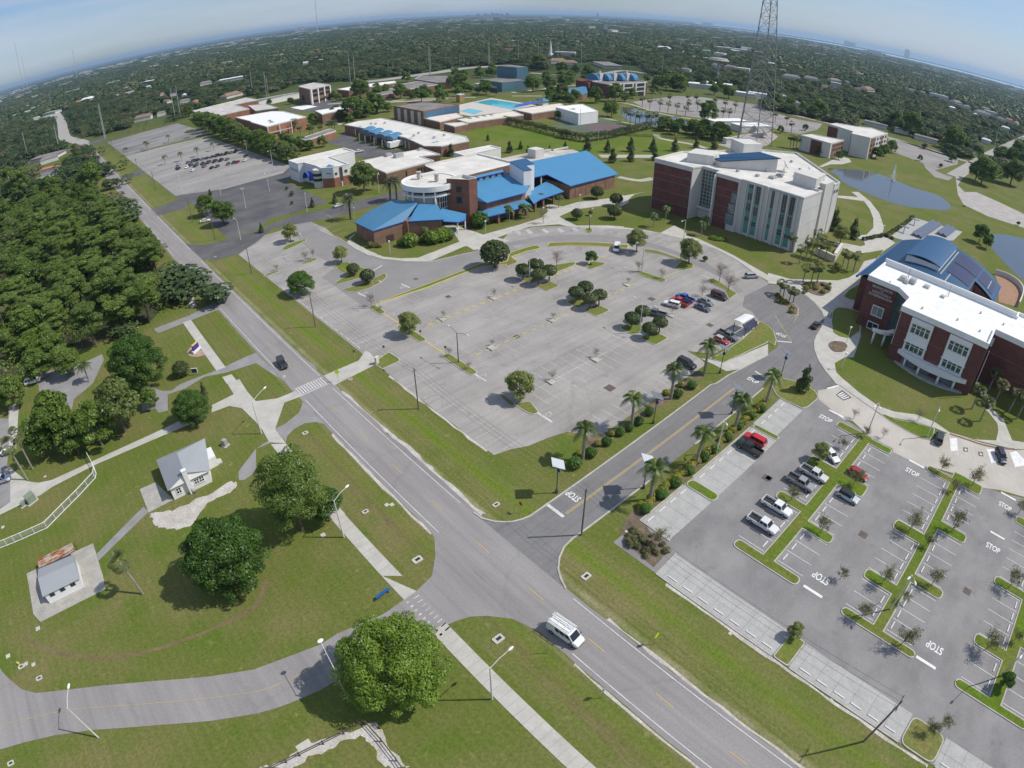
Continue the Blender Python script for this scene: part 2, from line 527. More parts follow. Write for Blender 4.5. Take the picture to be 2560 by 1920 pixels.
# entry road on the right, flaring at the avenue, then bending into the roundabout
flareL=G('12',1880,1110,1950,1160,2060,1190,2150,1195,2212,1192)+G('22',90,1170,160,1140)
flareR=G('22',610,1275,520,1340,450,1410,410,1500,400,1600)+G('23',420,20,465,110)
entry=flareL+[(104,51.6)]+G('21',1760,1659,1980,1530,2212,1410)+G('31',0,1395,80,1340,75,1280,50,1200,0,1155)
arc=G('21',2212,1160,2135,1110)+G('21',2212,800,2090,770)
rbt=(flareL+[(104,51.4)]+G('21',1760,1659,1860,1590,1980,1530,2212,1410)+G('31',10,1392,65,1355,85,1330,75,1280,50,1200,20,1155,0,1140)
       +G('21',2150,1120,2110,1080,2080,1040,1990,990,2010,900,2212,800)+G('31',0,800,150,815,300,880,400,960,470,1040,495,1110)
       +G('31',480,1130,420,1240,400,1300,405,1370,440,1460,500,1550,590,1659)+G('32',600,5,410,60,440,130,395,40,360,10)
       +G('31',230,1640,110,1600)+[(116,43.6),(108,42.6)]+[(52.6,42.3)]+flareR)
sheet('entry_road',ASPH_ENTRY,[rbt],Z1+0.008)

# ---- the big parking lot: one asphalt mass with the curved drive behind it
lot=([(53.8,66.2)]+[(57.0,65.4),(60.3,63.9),(64.5,63.2),(68.6,62.0),(72.3,56.8),(96,57.1),(110.5,57.2),(111.5,59.8),(112,63.8),(115.8,58.6),(127,57.6),(136.7,58.1),(141.0,59.5)]
       +G('21',2080,1040,2212,960,2212,780,2150,740,1960,600,1780,500,1590,430,1440,395,1280,358,1010,325,860,312,700,305,520,300,380,300,200,305,0,345)
       +G('E',800,1130,700,1240,400,1380,0,1490)+G('11',1880,520,1500,605,1300,608,1180,600,1100,585,1000,560,930,530,790,440,720,395,680,380,600,310,500,270,480,262)
       +G('11',480,250,310,280,210,335,0,395)+[(61,211.5),(54,206)])
sheet('large_parking_lot',ASPH_LOT,[lot],Z1)
lane=(G('11',310,282,480,252,500,275,560,340,640,375,720,400,860,495,1000,570,1100,590,1300,610,1500,608,1880,522)+G('E',0,1500,400,1390,700,1300,900,1260,1200,1205,1500,1190,1900,1195,2212,1215)
  +G('21',700,370,1000,400,1240,450,1500,540,1640,590,1740,650,1900,760,2000,860,1950,880,1850,760,1700,690,1560,620,1450,560,1250,490,1000,445,700,430,300,430,0,465)
  +G('E',900,1385,700,1450,420,1545)+G('11',1950,640,1040,960,960,990,880,960,640,780,560,740,700,640,500,540,300,330))
sheet('curved_drive',pm('drive asphalt',(0.235,0.226,0.222),0.9,col2=(0.275,0.26,0.25),scale=0.12,fine=0.07,spec=0.15),[lane],Z1+0.006)

# ---- upper left lots and the road between the buildings
sheet('upper_lot',ASPH_DARK,[[(56.5,226),(60,300),(57,312),(57,420),(122,420),(122,300),(106,288),(104.5,236),(90,234),(78,235),(68,226.5)]],Z1)
sheet('pale_lot',ASPH_PALE,[[(57.5,322),(80,306),(112,306),(122,318),(122,494),(57.5,505)]],Z1+0.006)
sheet('far_lot',pm('far lot asphalt',(0.16,0.155,0.155),0.9,col2=(0.29,0.28,0.265),scale=0.05,stretch=(0.5,1.6,1)),[rect(57.5,507,128,626)],Z1)
roadN=[(42,226),(42,238),(43.3,234),(47,228.5),(55,225.5),(66,225),(78,229),(88,230.6),(101.5,226),(134,225.6),(166,225.5),(166,214),(128,214.2),(97,214.2),(89,216.4),(73.6,222.5),(63,212),(54,206.6),(46,207.5),(42.5,212)]
sheet('campus_road',ASPH_DARK,[roadN],Z1+0.01)
sheet('campus_driveways',ASPH_DARK,[[(42,293),(54.5,291),(60,300),(57,312),(42,309)],rect(42,408,58,426)],Z1+0.002)
yard=G('H',0,350,60,330,250,390,420,480,640,570,860,560,900,580,420,690,240,660,200,560,0,470) 
sheet('service_yard',ASPH_DARK,[G('F',920,120,1200,0)+G('H',60,345,200,395,260,470,420,490,600,580,850,580,900,570,880,590,390,690)+G('F',1460,360,1380,220)],Z1)

# ---- lower right lot
LRL=[(54,37.3),(95,37.4),(112,38),(116.5,33.5),(119,31.8),(122,33.5),(124.2,31.3),(128,29.5),(118.4,31.2),(116.4,27),(113.2,6.7),(114.6,3),(119,-14),(121.5,-19),(122,-45),(54,-45)]
sheet('lower_parking_lot',ASPH_NEW,[LRL],Z1)
drive=G('32',430,60,520,40,625,8,960,260,1180,390,1350,475,1400,490,1440,470,1560,420,1850,510,2130,575,2300,560,2600,700,2300,1000,2150,960,2010,920,1845,895,1700,800,1400,715,1340,715,1220,660,1080,590,1075,560,860,440,730,320,650,310,440,135)
sheet('concrete_drive',CONC_DRIVE,[drive],Z2+0.01)

bays=[rect(54.2,6.9,59.3,28.4),rect(54.2,-14.8,59.2,4.0),rect(54.2,-45,59.0,-20.8),rect(61.0,31.2,73.3,37.1),rect(75.6,31.2,97.4,37.1),rect(98.8,32.0,111.3,37.7)]
sheet('parking_bay_paving',CONC_BAY,bays,Z2)
cj=MB()
for x0,y0,x1,y1 in ((54.2,6.9,59.3,28.4),(54.2,-14.8,59.2,4.0),(54.2,-45,59.0,-20.8)):
 for y in np.arange(y0+2.9,y1,2.92):cj.poly(rect(x0+0.2,y-0.03,x1,y+0.03),Z3)
 cj.poly(rect(x0+2.3,y0,x0+2.35,y1),Z3)
for x0,y0,x1,y1 in ((61.0,31.2,73.3,37.1),(75.6,31.2,97.4,37.1),(98.8,32.0,111.3,37.7)):
 for x in np.arange(x0+3,x1,3.05):cj.poly(rect(x-0.03,y0,x+0.03,y1-0.2),Z3)
cj.build('paving_joints',pm('bay joint',(0.26,0.25,0.24),0.9),kind='structure')  # narrow darker joint lines across the concrete bays

# ---- kerbed islands: a concrete rim with turf inside
class Layer:
 def __init__(s):s.p=[]
 def prism(s,pts,z0,z1):s.p.append(pts); s.z=(z0,z1)
 def build(s,name,mat,kind):slab(name,mat,s.p,*s.z)
kerb,ykerb,turf,bright,mulch=Layer(),Layer(),Layer(),Layer(),Layer()
def island(pts,r=0.9,top='turf',rim=None,w=0.22,h=0.14):
 p=rounded(pts,r) if r else pts
 if area(p)<0:p=p[::-1]
 (rim or kerb).prism(p,0.0,h)
 q=offset(p,w)
 {'turf':turf,'bright':bright,'mulch':mulch}[top].prism(q,h-0.02,h+0.03)

def median(x0,x1,y0,y1,up,down,r=1.0):
 """a spine between two rows of stalls with rounded bulbs reaching up and down between the cars"""
 top,bot=[],[]
 e=0.0
 for a,b,y in sorted(up):top+=[(a,y1),(a,y),(b,y),(b,y1)]
 for a,b,y in sorted(down):bot+=[(a,y0),(a,y),(b,y),(b,y0)]
 pts=([] if up and sorted(up)[0][0] <= x0 else [(x0,y1)])+top+([] if up and sorted(up)[-1][1] >= x1 else [(x1,y1)])
 pts+=([] if down and sorted(down)[-1][1] >= x1 else [(x1,y0)])+bot[::-1]+([] if down and sorted(down)[0][0] <= x0 else [(x0,y0)])
 # drop repeated points and round only the bulb tips
 out=[]
 for i,p in enumerate(pts):
  if not out or math.hypot(p[0]-out[-1][0],p[1]-out[-1][1])>0.01:out.append(p)
 fin=[]
 n=len(out)
 for i,p in enumerate(out):
  if abs(p[1]-y0)<1e-6 or abs(p[1]-y1)<1e-6:fin.append(p); continue
  a,b,c=Vector(out[i-1]),Vector(p),Vector(out[(i+1) % n])
  s,q_=b+(a-b).normalized()*r,b+(c-b).normalized()*r
  for j in range(6):
   t=j/5
   fin.append(tuple(s*(1-t) ** 2+b*2*t*(1-t)+q_*t*t))
 island(fin,0,'bright')

median(67.3,114.0,15.8,18.2,[(67.3,69.4,23.1),(82.6,85.0,23.6),(95.0,98.7,23.7),(111.6,114.1,24.1)],[(67.3,69.4,10.6),(79.2,81.7,10.4),(94.4,98.6,10.6),(111.5,113.7,10.8)])
median(67.6,117.5,-4.9,-2.8,[(67.6,69.4,2.6),(76.9,79.4,2.8),(91.4,94.4,2.9),(112.9,115.0,2.8)],[(67.6,69.3,-11.0),(81.6,84.1,-10.7),(97.6,100.4,-10.5),(114.0,117.6,-9.8)])
median(67.6,120.0,-26.8,-24.3,[(67.6,69.5,-18.4),(77.3,79.8,-18.5),(92.4,94.7,-18.2),(112.0,114.5,-18.5)],[(67.6,69.4,-32),(82,84.2,-32)])
island([(73.3,37.2),(75.6,37.2),(75.6,30.9),(73.3,30.9)],1.1,'bright')
island([(97.4,37.2),(98.8,37.2),(98.9,31.2),(97.4,31.2)],0.7,'bright')
island(G('32',310,212,350,200,437,125,430,95,400,55,330,0)+G('31',250,1640,110,1605,20,1659)+[(112.0,39.2),(111.4,37.9),(111.8,32.2)],0.8)
island([(53.9,4.1),(59.2,4.1),(59.4,6.8),(53.9,6.8)],0.5)
island([(53.9,-20.7),(59.0,-20.7),(59.2,-14.9),(53.9,-14.9)],1.4)
# drive side lawns
island(G('32',970,265,1000,262,1120,310,1270,335,1440,385,1430,450,1400,485,1340,480,1200,410,1060,330),0.4,'bright')

# big lot: end islands and the planted islands in the middle
for a,y0,y1 in ((67.2,128.7,135.1),(66.9,109.2,120.4),(67.0,89.6,100.8)):
 island(rect(a,y0,a+2.2,y1),1.0)
island(G('22',0,180,0,170,160,150,235,245,190,270,130,250,40,195,-90,100),0.4)
for cx,y0,y1 in ((111.8,109.0,120.2),(111.0,89.6,100.8),(110.8,70.4,82)):
 island(rect(cx-2.8,y0,cx+2.8,(y0+y1)/2-0.9),1.0); island(rect(cx-2.8,(y0+y1)/2+0.9,cx+2.8,y1),1.0)
 sheet('lot_paving',CONC_BAY,[rect(cx-2.6,(y0+y1)/2-0.8,cx+2.6,(y0+y1)/2+0.8)],Z2)
island(G('21',250,660,380,630,545,605,550,630,380,700,255,690),0.5)
island(G('21',640,640,690,600,810,615,800,632,680,670,650,660),0.4)
island(G('21',0,575,45,600,10,628,0,630)+G('11',2160,650),0.3)
island(G('21',1050,685,1090,680,1330,755,1330,775,1300,782,1160,740),0.4)
island(G('21',1690,755,1740,745,1830,800,1900,850,1950,880,1870,935,1840,850,1720,790),0.5)
# strips between the lot and the curved drive, kerb painted yellow on the lot side
island(G('11',1040,962,1190,905,1500,790,1870,650,1960,615,2120,615,2212,585,2212,625,1950,645,1500,820,1100,950),0.5,rim=ykerb)
island(G('E',760,1470,780,1420,900,1380,1050,1335,1120,1328,1165,1350,1160,1365,1000,1400,800,1470,880,1535,720,1590),0.4,rim=ykerb)
island(G('21',300,462,330,440,500,434,700,437,900,450,1010,462,1000,488,880,478,700,468,500,464,320,475),0.4,rim=ykerb)
island(G('21',1140,492,1260,510,1420,565,1520,600,1575,630,1560,660,1490,678,1400,662,1460,600,1300,545,1150,520),0.4)
island(G('11',620,640,790,605,860,635,950,665,1020,690,1000,710,920,740,820,770,700,803,680,790,720,760,800,720,720,690,690,650),0.5)
island(G('11',745,845,860,810,1000,760,1090,712,1125,705,1135,735,1080,785,980,835,890,862,790,865),0.5)
island(G('11',220,495,260,462,350,430,440,405,430,425,350,465,260,503),0.4)
island(G('11',398,612,440,590,530,570,530,585,470,612,410,622),0.4)
island(G('11',60,735,100,705,200,678,205,690,100,728),0.3)
island([(53.9,103.9)]+G('11',1010,1480,1130,1395,1160,1390,1240,1440,1245,1465,1100,1530),0.5)
island(G('21',630,318,660,310,690,315,700,340,680,358,640,352),0.3)
# planting strip north of the entry road and the lawn by the shelter
island(G('21',1700,1440,1830,1480,2212,1300)+G('31',0,1290,60,1330,75,1285,50,1205,10,1160)+G('21',2140,1115,2105,1165,1975,1285,1780,1410),0.4)
island(G('31',30,900,60,880,150,920,240,980,265,1010,260,1060,225,1075,160,1010),0.4,'mulch')
sheet('planting_bed',MULCH,[[(68,56.4),(71,58.6),(74,56.3),(96,56.5),(107,56.6),(107,54.9),(88,54.6),(72,54.4),(66,54.2)]],0.03)
# south of the entry road: verge, hedge bed
sheet('planting_bed',MULCH,[[(62.0,37.8),(96,38.2),(108,38.8),(108,40.4),(83,40.3),(76,40),(61,39.6),(56.5,38),(55,33),(54.6,29.5),(59.0,29.8),(60.2,35)]],0.03)
for c_ in ((560,1035,600,1000,700,1010,790,1045,790,1200,700,1265,620,1250,565,1215,552,1120),(655,905,700,850,790,800,815,860,800,935,720,930)):turf.prism(rounded(G('31',*c_),1.0),.12,.17)
for c_ in ((520,1310,560,1290,650,1298,690,1330,660,1382,570,1385,530,1350),(280,800,360,772,500,780,552,820,540,862,470,902,400,890,320,850)):mulch.prism(rounded(G('31',*c_),1.0),.12,.17)
kerb.build('kerb',KERB,kind='structure'); ykerb.build('yellow_kerb',YKERB,kind='structure')
turf.build('island_lawn',ISLE,kind='structure'); bright.build('island_turf',LAWN,kind='structure'); mulch.build('planting_bed',MULCH,kind='structure')

# kerb lines along the roads
kb=MB()
def kline(pts,w=0.3,h=0.13,n=0):
 if n:pts=smooth_line(pts,n)
 kb.prism(ribbon(pts,w/2),0.0,h)
kline(flareL+[(104,51.7)]+G('21',1760,1659,1870,1585,1980,1530,2212,1410))
kline(flareR[::-1]+[(52.6,42.2),(75,42.3)]); kline([(84,42.4),(107,42.5),(112,42.6)])
kline([(53.95,-45),(53.95,-21)]); kline([(53.95,-14.8),(53.95,3.9)]); kline([(53.95,7),(53.95,28.4),(59.4,28.6)]); kline([(60.8,31),(60.8,37.3),(73,37.3)]); kline([(76,37.3),(97,37.4)])
kline(G('31',150,815,300,880,400,960,470,1040,495,1110)); kline(G('31',420,1240,400,1300,405,1370,440,1460,500,1550,590,1659)+G('32',640,25,800,140,975,262))
kline(G('11',560,340,640,375,720,400,860,492,1000,562,1100,588,1300,607,1500,604,1880,519))
kline(G('21',0,345,200,305,380,300,520,300,700,305,1010,325,1280,358,1440,395,1590,430,1780,500,1960,600,2150,740))
kb.build('road_kerb',KERB,kind='structure')

# ---- pavements and paths
walk=[]
walk+=[rect(22.6,-45,25.1,43.0)]
walk+=[G('12',660,1180,760,1120,1265,1659,1090,1659)+G('13',1385,130,1280,208,1085,0)]
walk+=[[(22.6,71),(22.5,97.4),(25.0,95.6),(25.0,71)]]
walk+=[G('12',60,405,115,505,260,512,165,390,245,160,400,105,345,60,185,125,0,150)+G('02',2212,150,2140,70,2070,-40,1960,-10,2020,90,1830,185,1830,245,1980,190,2090,210,2212,330)]
walk+=[G('02',1600,300,1660,340,1340,475,820,700,450,890,350,960,0,1130,-300,1300,-300,1180,0,1080,90,1020,90,730,60,700,170,790,230,840,330,855,450,830,700,715,1320,430)]
walk+=[G('01',1580,1130,1650,1105,1950,1515,1870,1545)]
walk+=[G('01',1920,1600,2000,1575,2070,1659,1960,1659)]
walk+=[G('02',75,200,170,145,160,230,150,400,140,560,80,560)]
walk+=[[(42.3,107.2),(42.3,112.3),(51.7,112.5),(55.1,115.3),(55.4,113.5),(54.9,110.4),(53.7,108.2)]]
slab('pavement',CONC,walk,0,0.05)
cw=[]
cw+=[G('11',790,430,860,360,880,320,900,300,880,330,870,350,800,400,860,440,960,500,1100,560,1250,575,1400,570,1760,430,1700,340,1620,290,1700,280,1740,300,1920,385,2212,300,2212,350,2080,395,2190,420,1920,500,1870,470,1800,470,1500,600,1300,600,1100,580,960,540,860,488,790,440)]
cw+=[G('E',0,1350,160,1270,40,1120,120,1080,440,1190,850,1080,1170,980,1250,900,1240,820,1310,815,1560,860,2212,695,2212,740,1580,880,1400,960,1420,980,1620,1080,2000,1075,2212,1090,2212,1130,1700,1105,1520,1092,1390,1060,1020,1090,900,1130,800,1150,720,1180,600,1220,720,1280,660,1300,400,1370,320,1385,250,1340,200,1330,0,1400)]
cw+=[G('21',500,292,700,290,1000,310,1180,335,1280,355,1300,345,1400,290,1480,330,1520,380,1600,400,1700,445,1900,540,2212,720,2212,770,2100,705,1960,605,1780,505,1590,435,1440,400,1280,362,1010,329,860,316,700,309,520,304)]
cw+=[G('31',0,700,200,755,600,765,700,740,780,690,830,600,950,570,1000,500,880,520,800,530,740,520,560,450,590,430,800,470,840,460,830,430,750,380,850,370,910,310,910,230,880,150,830,80,600,50,600,30,780,45,720,0,780,0,880,80,960,180,1000,300,990,370,1100,440,1000,510,800,720,810,960,800,1250,740,1430,660,1430,575,1480,590,1560,640,1610,700,1659,590,1659,500,1550,440,1460,405,1370,400,1300,420,1240,480,1130,495,1090,470,1030,400,950,300,870,150,805,0,790)]
cw+=[G('32',600,0,700,0,780,70,950,190,1090,240,1280,265,1440,330,1570,420,1780,480,1970,490,1990,400,1980,340,1900,240,1840,190,1880,180,1960,240,2040,320,2080,420,2110,490,2212,505,2400,500,2400,560,2130,565,1850,500,1560,430,1440,380,1280,330,1100,295,960,255,800,140,650,25)]
cw+=[G('21',360,150,560,90,880,50,1150,0,1060,20,1010,60,1005,90,940,130,840,110,560,150,400,200,470,280,360,225,310,120)]
cw+=[G('22',1800,-180,1640,-250,1700,-210,1760,-200) if False else G('21',1630,1440,1700,1445,1830,1478,2212,1315,2212,1410,1980,1530,1850,1550,1760,1500)]
slab('pavement',CONC,cw,0,0.065)
for pl in (G('30',440,1440,520,1400,620,1350,700,1370,720,1400,640,1420,540,1420,460,1445),):
 slab('pavement',CONC,[pl],0,0.05)
# joints across the pavement on the avenue side
jn=MB()
for y in np.arange(-44,43,1.55):jn.poly(rect(22.62,y-0.025,25.08,y+0.025),0.056)
for y in np.arange(57,74,1.55):jn.poly(rect(22.62,y-0.025,25.08,y+0.025),0.056)
jn.build('pavement_joints',pm('joint line',(0.3,0.28,0.25),0.9),kind='structure')
# tarmac paths and drives on the left
path=[]
path+=[G('01',1850,950,1800,985,1640,1065,1340,1180,1330,1190,1370,1220,1600,1130,1800,1050,1880,1020,1930,1025)]
path+=[[(34,122)]+G('01',2212,1390,2130,1420,1900,1530,1560,1659)+G('02',1480,60,1400,60,1230,0,1220,60,1230,240,1340,210,1370,250,1450,230,1450,90,1600,40)+G('01',1760,1600,1960,1560,2212,1480)+[(34,117)]]
path+=[G('12',160,385,245,350,370,250,400,180,400,120)+[(34,107),(34,95.3)]+G('12',600,350,520,330,420,340,330,390,270,450,260,500)]
path+=[G('01',880,1400,800,1440,700,1480,300,1580,330,1659)+G('02',340,60,360,120,620,220,640,130,800,0)+G('01',900,1450)]
path+=[G('02',-300,350,0,300,75,300,80,560,60,700,90,740,90,1020,0,1070,-300,1200)]
path+=[G('02',2212,560,2110,690,2060,760,2065,830,2110,830,2212,760)+G('12',0,650,0,560,110,490,130,510)]
path+=[G('02',1240,1060,1285,1105,850,1530,835,1470)]
sheet('tarmac_path',pm('path asphalt',(0.27,0.262,0.26),0.9,0.1,0.3,fine=0.08),path,Z1+0.012)
conc_pads=[G('02',1208,910,1345,850,1500,1000,1285,1112),G('02',230,1640,400,1560,640,1450,805,1378,850,1530,890,1659)+G('03',912,115,760,190,350,398,290,330,250,80)]
slab('concrete_pad',pm('old slab concrete',(0.33,0.31,0.28),0.9,col2=(0.42,0.4,0.36),scale=0.5,fine=0.12,detail=7),conc_pads,0,0.06)
# bare ground
rr=random.Random(11)
def ragged(pts,n=5,j=0.35):
 o=[]
 for i in range(len(pts)):
  a,b=pts[i],pts[(i+1) % len(pts)]
  for k in range(n):
   t=k/n
   o.append((a[0]*(1-t)+b[0]*t+rr.uniform(-j,j),a[1]*(1-t)+b[1]*t+rr.uniform(-j,j)))
 return o
bare=[ragged(G('02',1290,1120,1500,1090,1800,950,2000,840,2050,870,2000,930,1800,1020,1640,1230,1500,1260,1370,1240,1320,1180)),
  ragged(G('12',300,650,360,660,560,880,580,920,500,900,430,860)),
  ragged(G('13',950,1290,1040,1270,1110,1400,1230,1560,1320,1659,1100,1659,1000,1450,900,1370,700,1450,480,1560,300,1659,0,1659,150,1640,400,1500,700,1370))]
bare.append(ragged(ribbon([(42.6,56),(42.7,70),(42.9,78),(42.6,86),(42.5,104)],.45),6,.3)); bare.append(ragged(ribbon([(33.7,58),(33.6,75),(33.7,92)],.25),6,.2)); bare.append(ragged(ribbon([(28,175),(32.2,190),(33.4,206),(33.5,222)],1.0),4,.5))
bare.append(ragged(ribbon([(42.5,-60),(42.5,28)],.2),30,.18)); bare.append(ragged(ribbon([(33.7,-60),(33.7,26)],.2),30,.18)); bare.append(ragged(ribbon([(53.4,-20),(53.5,26)],.25),20,.2)); bare.append(ragged(ribbon([(53.6,68),(53.5,102)],.25),14,.25))
sheet('bare_soil',SANDY,bare,0.012)
dirt=[ragged(ribbon(smooth_line(G('03',200,520,420,640,800,700,1200,670,1600,550,2000,380,2212,250)+G('02',2300,1700)),0.35),1,0.15),
  ragged(ribbon(smooth_line(G('23',70,740,200,850,350,980,520,1110,760,1300,960,1500,1120,1659)),0.10),1,0.06),
  ragged(ribbon(smooth_line(G('23',480,1130,620,1230,800,1400,950,1570,1040,1659)),0.14),1,0.06),
  ragged(ribbon(smooth_line(G('12',800,870,900,980,1000,1070,1100,1150,1250,1330)),0.25),1,0.15)]
sheet('wheel_ruts',BROWN,dirt,0.01)
sheet('mulch_ring',pm('pale mulch',(0.4,0.28,0.22),0.95,0.2,1.0),[rounded(G('01',1610,1390,1640,1340,1700,1340,1770,1390,1770,1410,1700,1428,1640,1420),1.2)],0.03)

# ---- water
def water_mat(name,col):
 m,t,b=node_mat(name)
 b.inputs['Base Color'].default_value=(*col,1); b.inputs['Roughness'].default_value=0.08; b.inputs['Specular IOR Level'].default_value=0.5
 n=t.nodes.new('ShaderNodeTexNoise'); n.inputs['Scale'].default_value=0.9; n.inputs['Detail'].default_value=4
 g_=t.nodes.new('ShaderNodeNewGeometry'); bp=t.nodes.new('ShaderNodeBump'); bp.inputs['Strength'].default_value=0.12
 t.links.new(g_.outputs['Position'],n.inputs['Vector']); t.links.new(n.outputs['Fac'],bp.inputs['Height']); t.links.new(bp.outputs['Normal'],b.inputs['Normal'])
 return m
WATER=water_mat('pond water',(0.075,0.092,0.105))
pond=[rounded(G('30',500,1450,560,1455,700,1462,850,1478,980,1510,1150,1580,1300,1640)+G('31',1460,20,1560,90,1590,135,1540,160,1440,150,1300,140,1150,118,1000,70,900,30,800,-10)+G('30',650,1580,600,1520),6),
  rounded(G('31',1880,370,1960,360,2100,375,2300,430,2700,520,2700,1000,2300,830,2150,720,2050,620,1960,520,1905,440),6),
  rounded(G('20',950,925,1050,935,1200,985,1350,1010,1540,1040,1520,1070,1300,1080,1180,1095,1000,1040,940,990),5)]
sheet('pond_water',WATER,pond,0.02)
# the bay on the horizon to the right
def sector(a0,a1,r0,r1,n=40):
 aa=[a0+(a1-a0)*k/n for k in range(n+1)]
 f=lambda r,t:r(t) if callable(r) else r
 return [(f(r0,k/n)*math.cos(a),f(r0,k/n)*math.sin(a)) for k,a in enumerate(aa)]+[(f(r1,k/n)*math.cos(a),f(r1,k/n)*math.sin(a)) for k,a in reversed(list(enumerate(aa)))]
def azp(f,x,y):d=ray(f,x,y); return math.atan2(d.y,d.x)
az0,az1,az2,az3=azp('20',1180,185),azp('30',860,425),azp('30',980,450),azp('30',2212,730)-R(6)
bay=sector(az0,az1,lambda t:10200-1900*t,lambda t:11500+900*t)
bay2=sector(az2,az3,lambda t:8300-500*t,lambda t:12600+500*t)
bay3=sector(azp('20',300,150),azp('20',430,140),10400,12500,8)
BAY=pm('bay water',(0.42,0.55,0.64),0.3,0.05,0.001)
sheet('bay_water',BAY,[bay],0.5); sheet('bay_water',BAY,[bay2],0.5); sheet('bay_water',BAY,[bay3],0.5)
sheet('gulf_water',pm('gulf water',(0.22,0.40,0.52),0.3,0.05,0.001),[sector(az0-R(4),az3,17500,58000)],0.5)
# ================================================================ BUILDINGS
def brick_mat(name,c1,c2,mortar):
 m,t,b=node_mat(name)
 N,K=t.nodes.new,t.links.new
 g=N('ShaderNodeNewGeometry')
 s=N('ShaderNodeSeparateXYZ'); K(g.outputs['Position'],s.inputs[0])
 a=N('ShaderNodeMath'); a.operation='ADD'; K(s.outputs['X'],a.inputs[0]); K(s.outputs['Y'],a.inputs[1])
 cb=N('ShaderNodeCombineXYZ'); K(a.outputs[0],cb.inputs['X']); K(s.outputs['Z'],cb.inputs['Y'])
 br=N('ShaderNodeTexBrick'); br.inputs['Scale'].default_value=2.6
 br.inputs['Color1'].default_value,br.inputs['Color2'].default_value,br.inputs['Mortar'].default_value=(*c1,1),(*c2,1),(*mortar,1)
 br.inputs['Mortar Size'].default_value=0.012
 K(cb.outputs[0],br.inputs['Vector'])
 n=N('ShaderNodeTexNoise'); n.inputs['Scale'].default_value=0.35; n.inputs['Detail'].default_value=6; K(g.outputs['Position'],n.inputs['Vector'])
 r=N('ShaderNodeMapRange'); r.inputs['From Min'].default_value,r.inputs['From Max'].default_value=0.3,0.7
 r.inputs['To Min'].default_value,r.inputs['To Max'].default_value=0.82,1.15
 K(n.outputs['Fac'],r.inputs['Value'])
 v=N('ShaderNodeMix'); v.data_type='RGBA'; v.blend_type='MULTIPLY'; v.inputs['Factor'].default_value=1
 K(br.outputs['Color'],v.inputs['A']); K(r.outputs['Result'],v.inputs['B']); K(v.outputs['Result'],b.inputs['Base Color'])
 b.inputs['Roughness'].default_value=0.9; b.inputs['Specular IOR Level'].default_value=0.15
 return m

BRICK_RED=brick_mat('dark red brick',(0.135,0.05,0.044),(0.165,0.066,0.056),(0.2,0.14,0.12))
BRICK_TAN=brick_mat('brown brick',(0.215,0.118,0.078),(0.26,0.15,0.10),(0.3,0.24,0.19))
BRICK_ORG=brick_mat('orange brick',(0.30,0.125,0.072),(0.35,0.155,0.09),(0.36,0.27,0.21))
STUCCO=pm('off white stucco',(0.60,0.585,0.55),0.9,0.06,0.25,fine=0.03,spec=0.15,stretch=(1,1,0.25))
WHITEW=pm('white painted wall',(0.74,0.74,0.72),0.85,0.05,0.3,fine=0.03,spec=0.2,stretch=(1,1,0.3))
TRIM=pm('white trim',(0.78,0.78,0.76),0.7,0.04,0.4,spec=0.25)
ROOF_W=pm('white membrane roof',(0.80,0.80,0.79),0.7,col2=(0.66,0.65,0.62),scale=0.35,fine=0.04,spec=0.2,thresh=(0.5,0.8))
ROOF_G=pm('weathered flat roof',(0.40,0.38,0.345),0.9,col2=(0.60,0.575,0.53),scale=0.12,fine=0.12,spec=0.15,detail=8)
ROOF_P=pm('pale flat roof',(0.56,0.535,0.49),0.9,col2=(0.71,0.69,0.64),scale=0.14,fine=0.08,spec=0.15,detail=8)
ROOF_D=pm('grey gravel roof',(0.16,0.15,0.145),0.9,col2=(0.27,0.25,0.235),scale=0.1,fine=0.1,spec=0.15,detail=7)

def ribbed(name,col,ang,pitch,var=0.10):
 """standing seam metal: raised ribs along a heading"""
 m,t,b=node_mat(name)
 N,K=t.nodes.new,t.links.new
 g=N('ShaderNodeNewGeometry')
 mp=N('ShaderNodeMapping'); mp.inputs['Rotation'].default_value=(0,0,ang); K(g.outputs['Position'],mp.inputs['Vector'])
 w=N('ShaderNodeTexWave'); w.bands_direction='X'; w.wave_profile='SIN'; w.inputs['Scale'].default_value=0.314/pitch
 K(mp.outputs['Vector'],w.inputs['Vector'])
 r=N('ShaderNodeMapRange'); r.inputs['From Min'].default_value,r.inputs['From Max'].default_value=0.85,1.0
 r.inputs['To Min'].default_value,r.inputs['To Max'].default_value=1.0,0.80
 K(w.outputs['Fac'],r.inputs['Value'])
 n=N('ShaderNodeTexNoise'); n.inputs['Scale'].default_value=0.2; n.inputs['Detail'].default_value=6; K(g.outputs['Position'],n.inputs['Vector'])
 mx=N('ShaderNodeMix'); mx.data_type='RGBA'
 mx.inputs['A'].default_value=(*[c*(1-var) for c in col],1); mx.inputs['B'].default_value=(*[c*(1+var) for c in col],1)
 K(n.outputs['Fac'],mx.inputs['Factor'])
 v=N('ShaderNodeMix'); v.data_type='RGBA'; v.blend_type='MULTIPLY'; v.inputs['Factor'].default_value=1
 K(mx.outputs['Result'],v.inputs['A']); K(r.outputs['Result'],v.inputs['B']); K(v.outputs['Result'],b.inputs['Base Color'])
 b.inputs['Roughness'].default_value=0.5; b.inputs['Specular IOR Level'].default_value=0.35
 return m

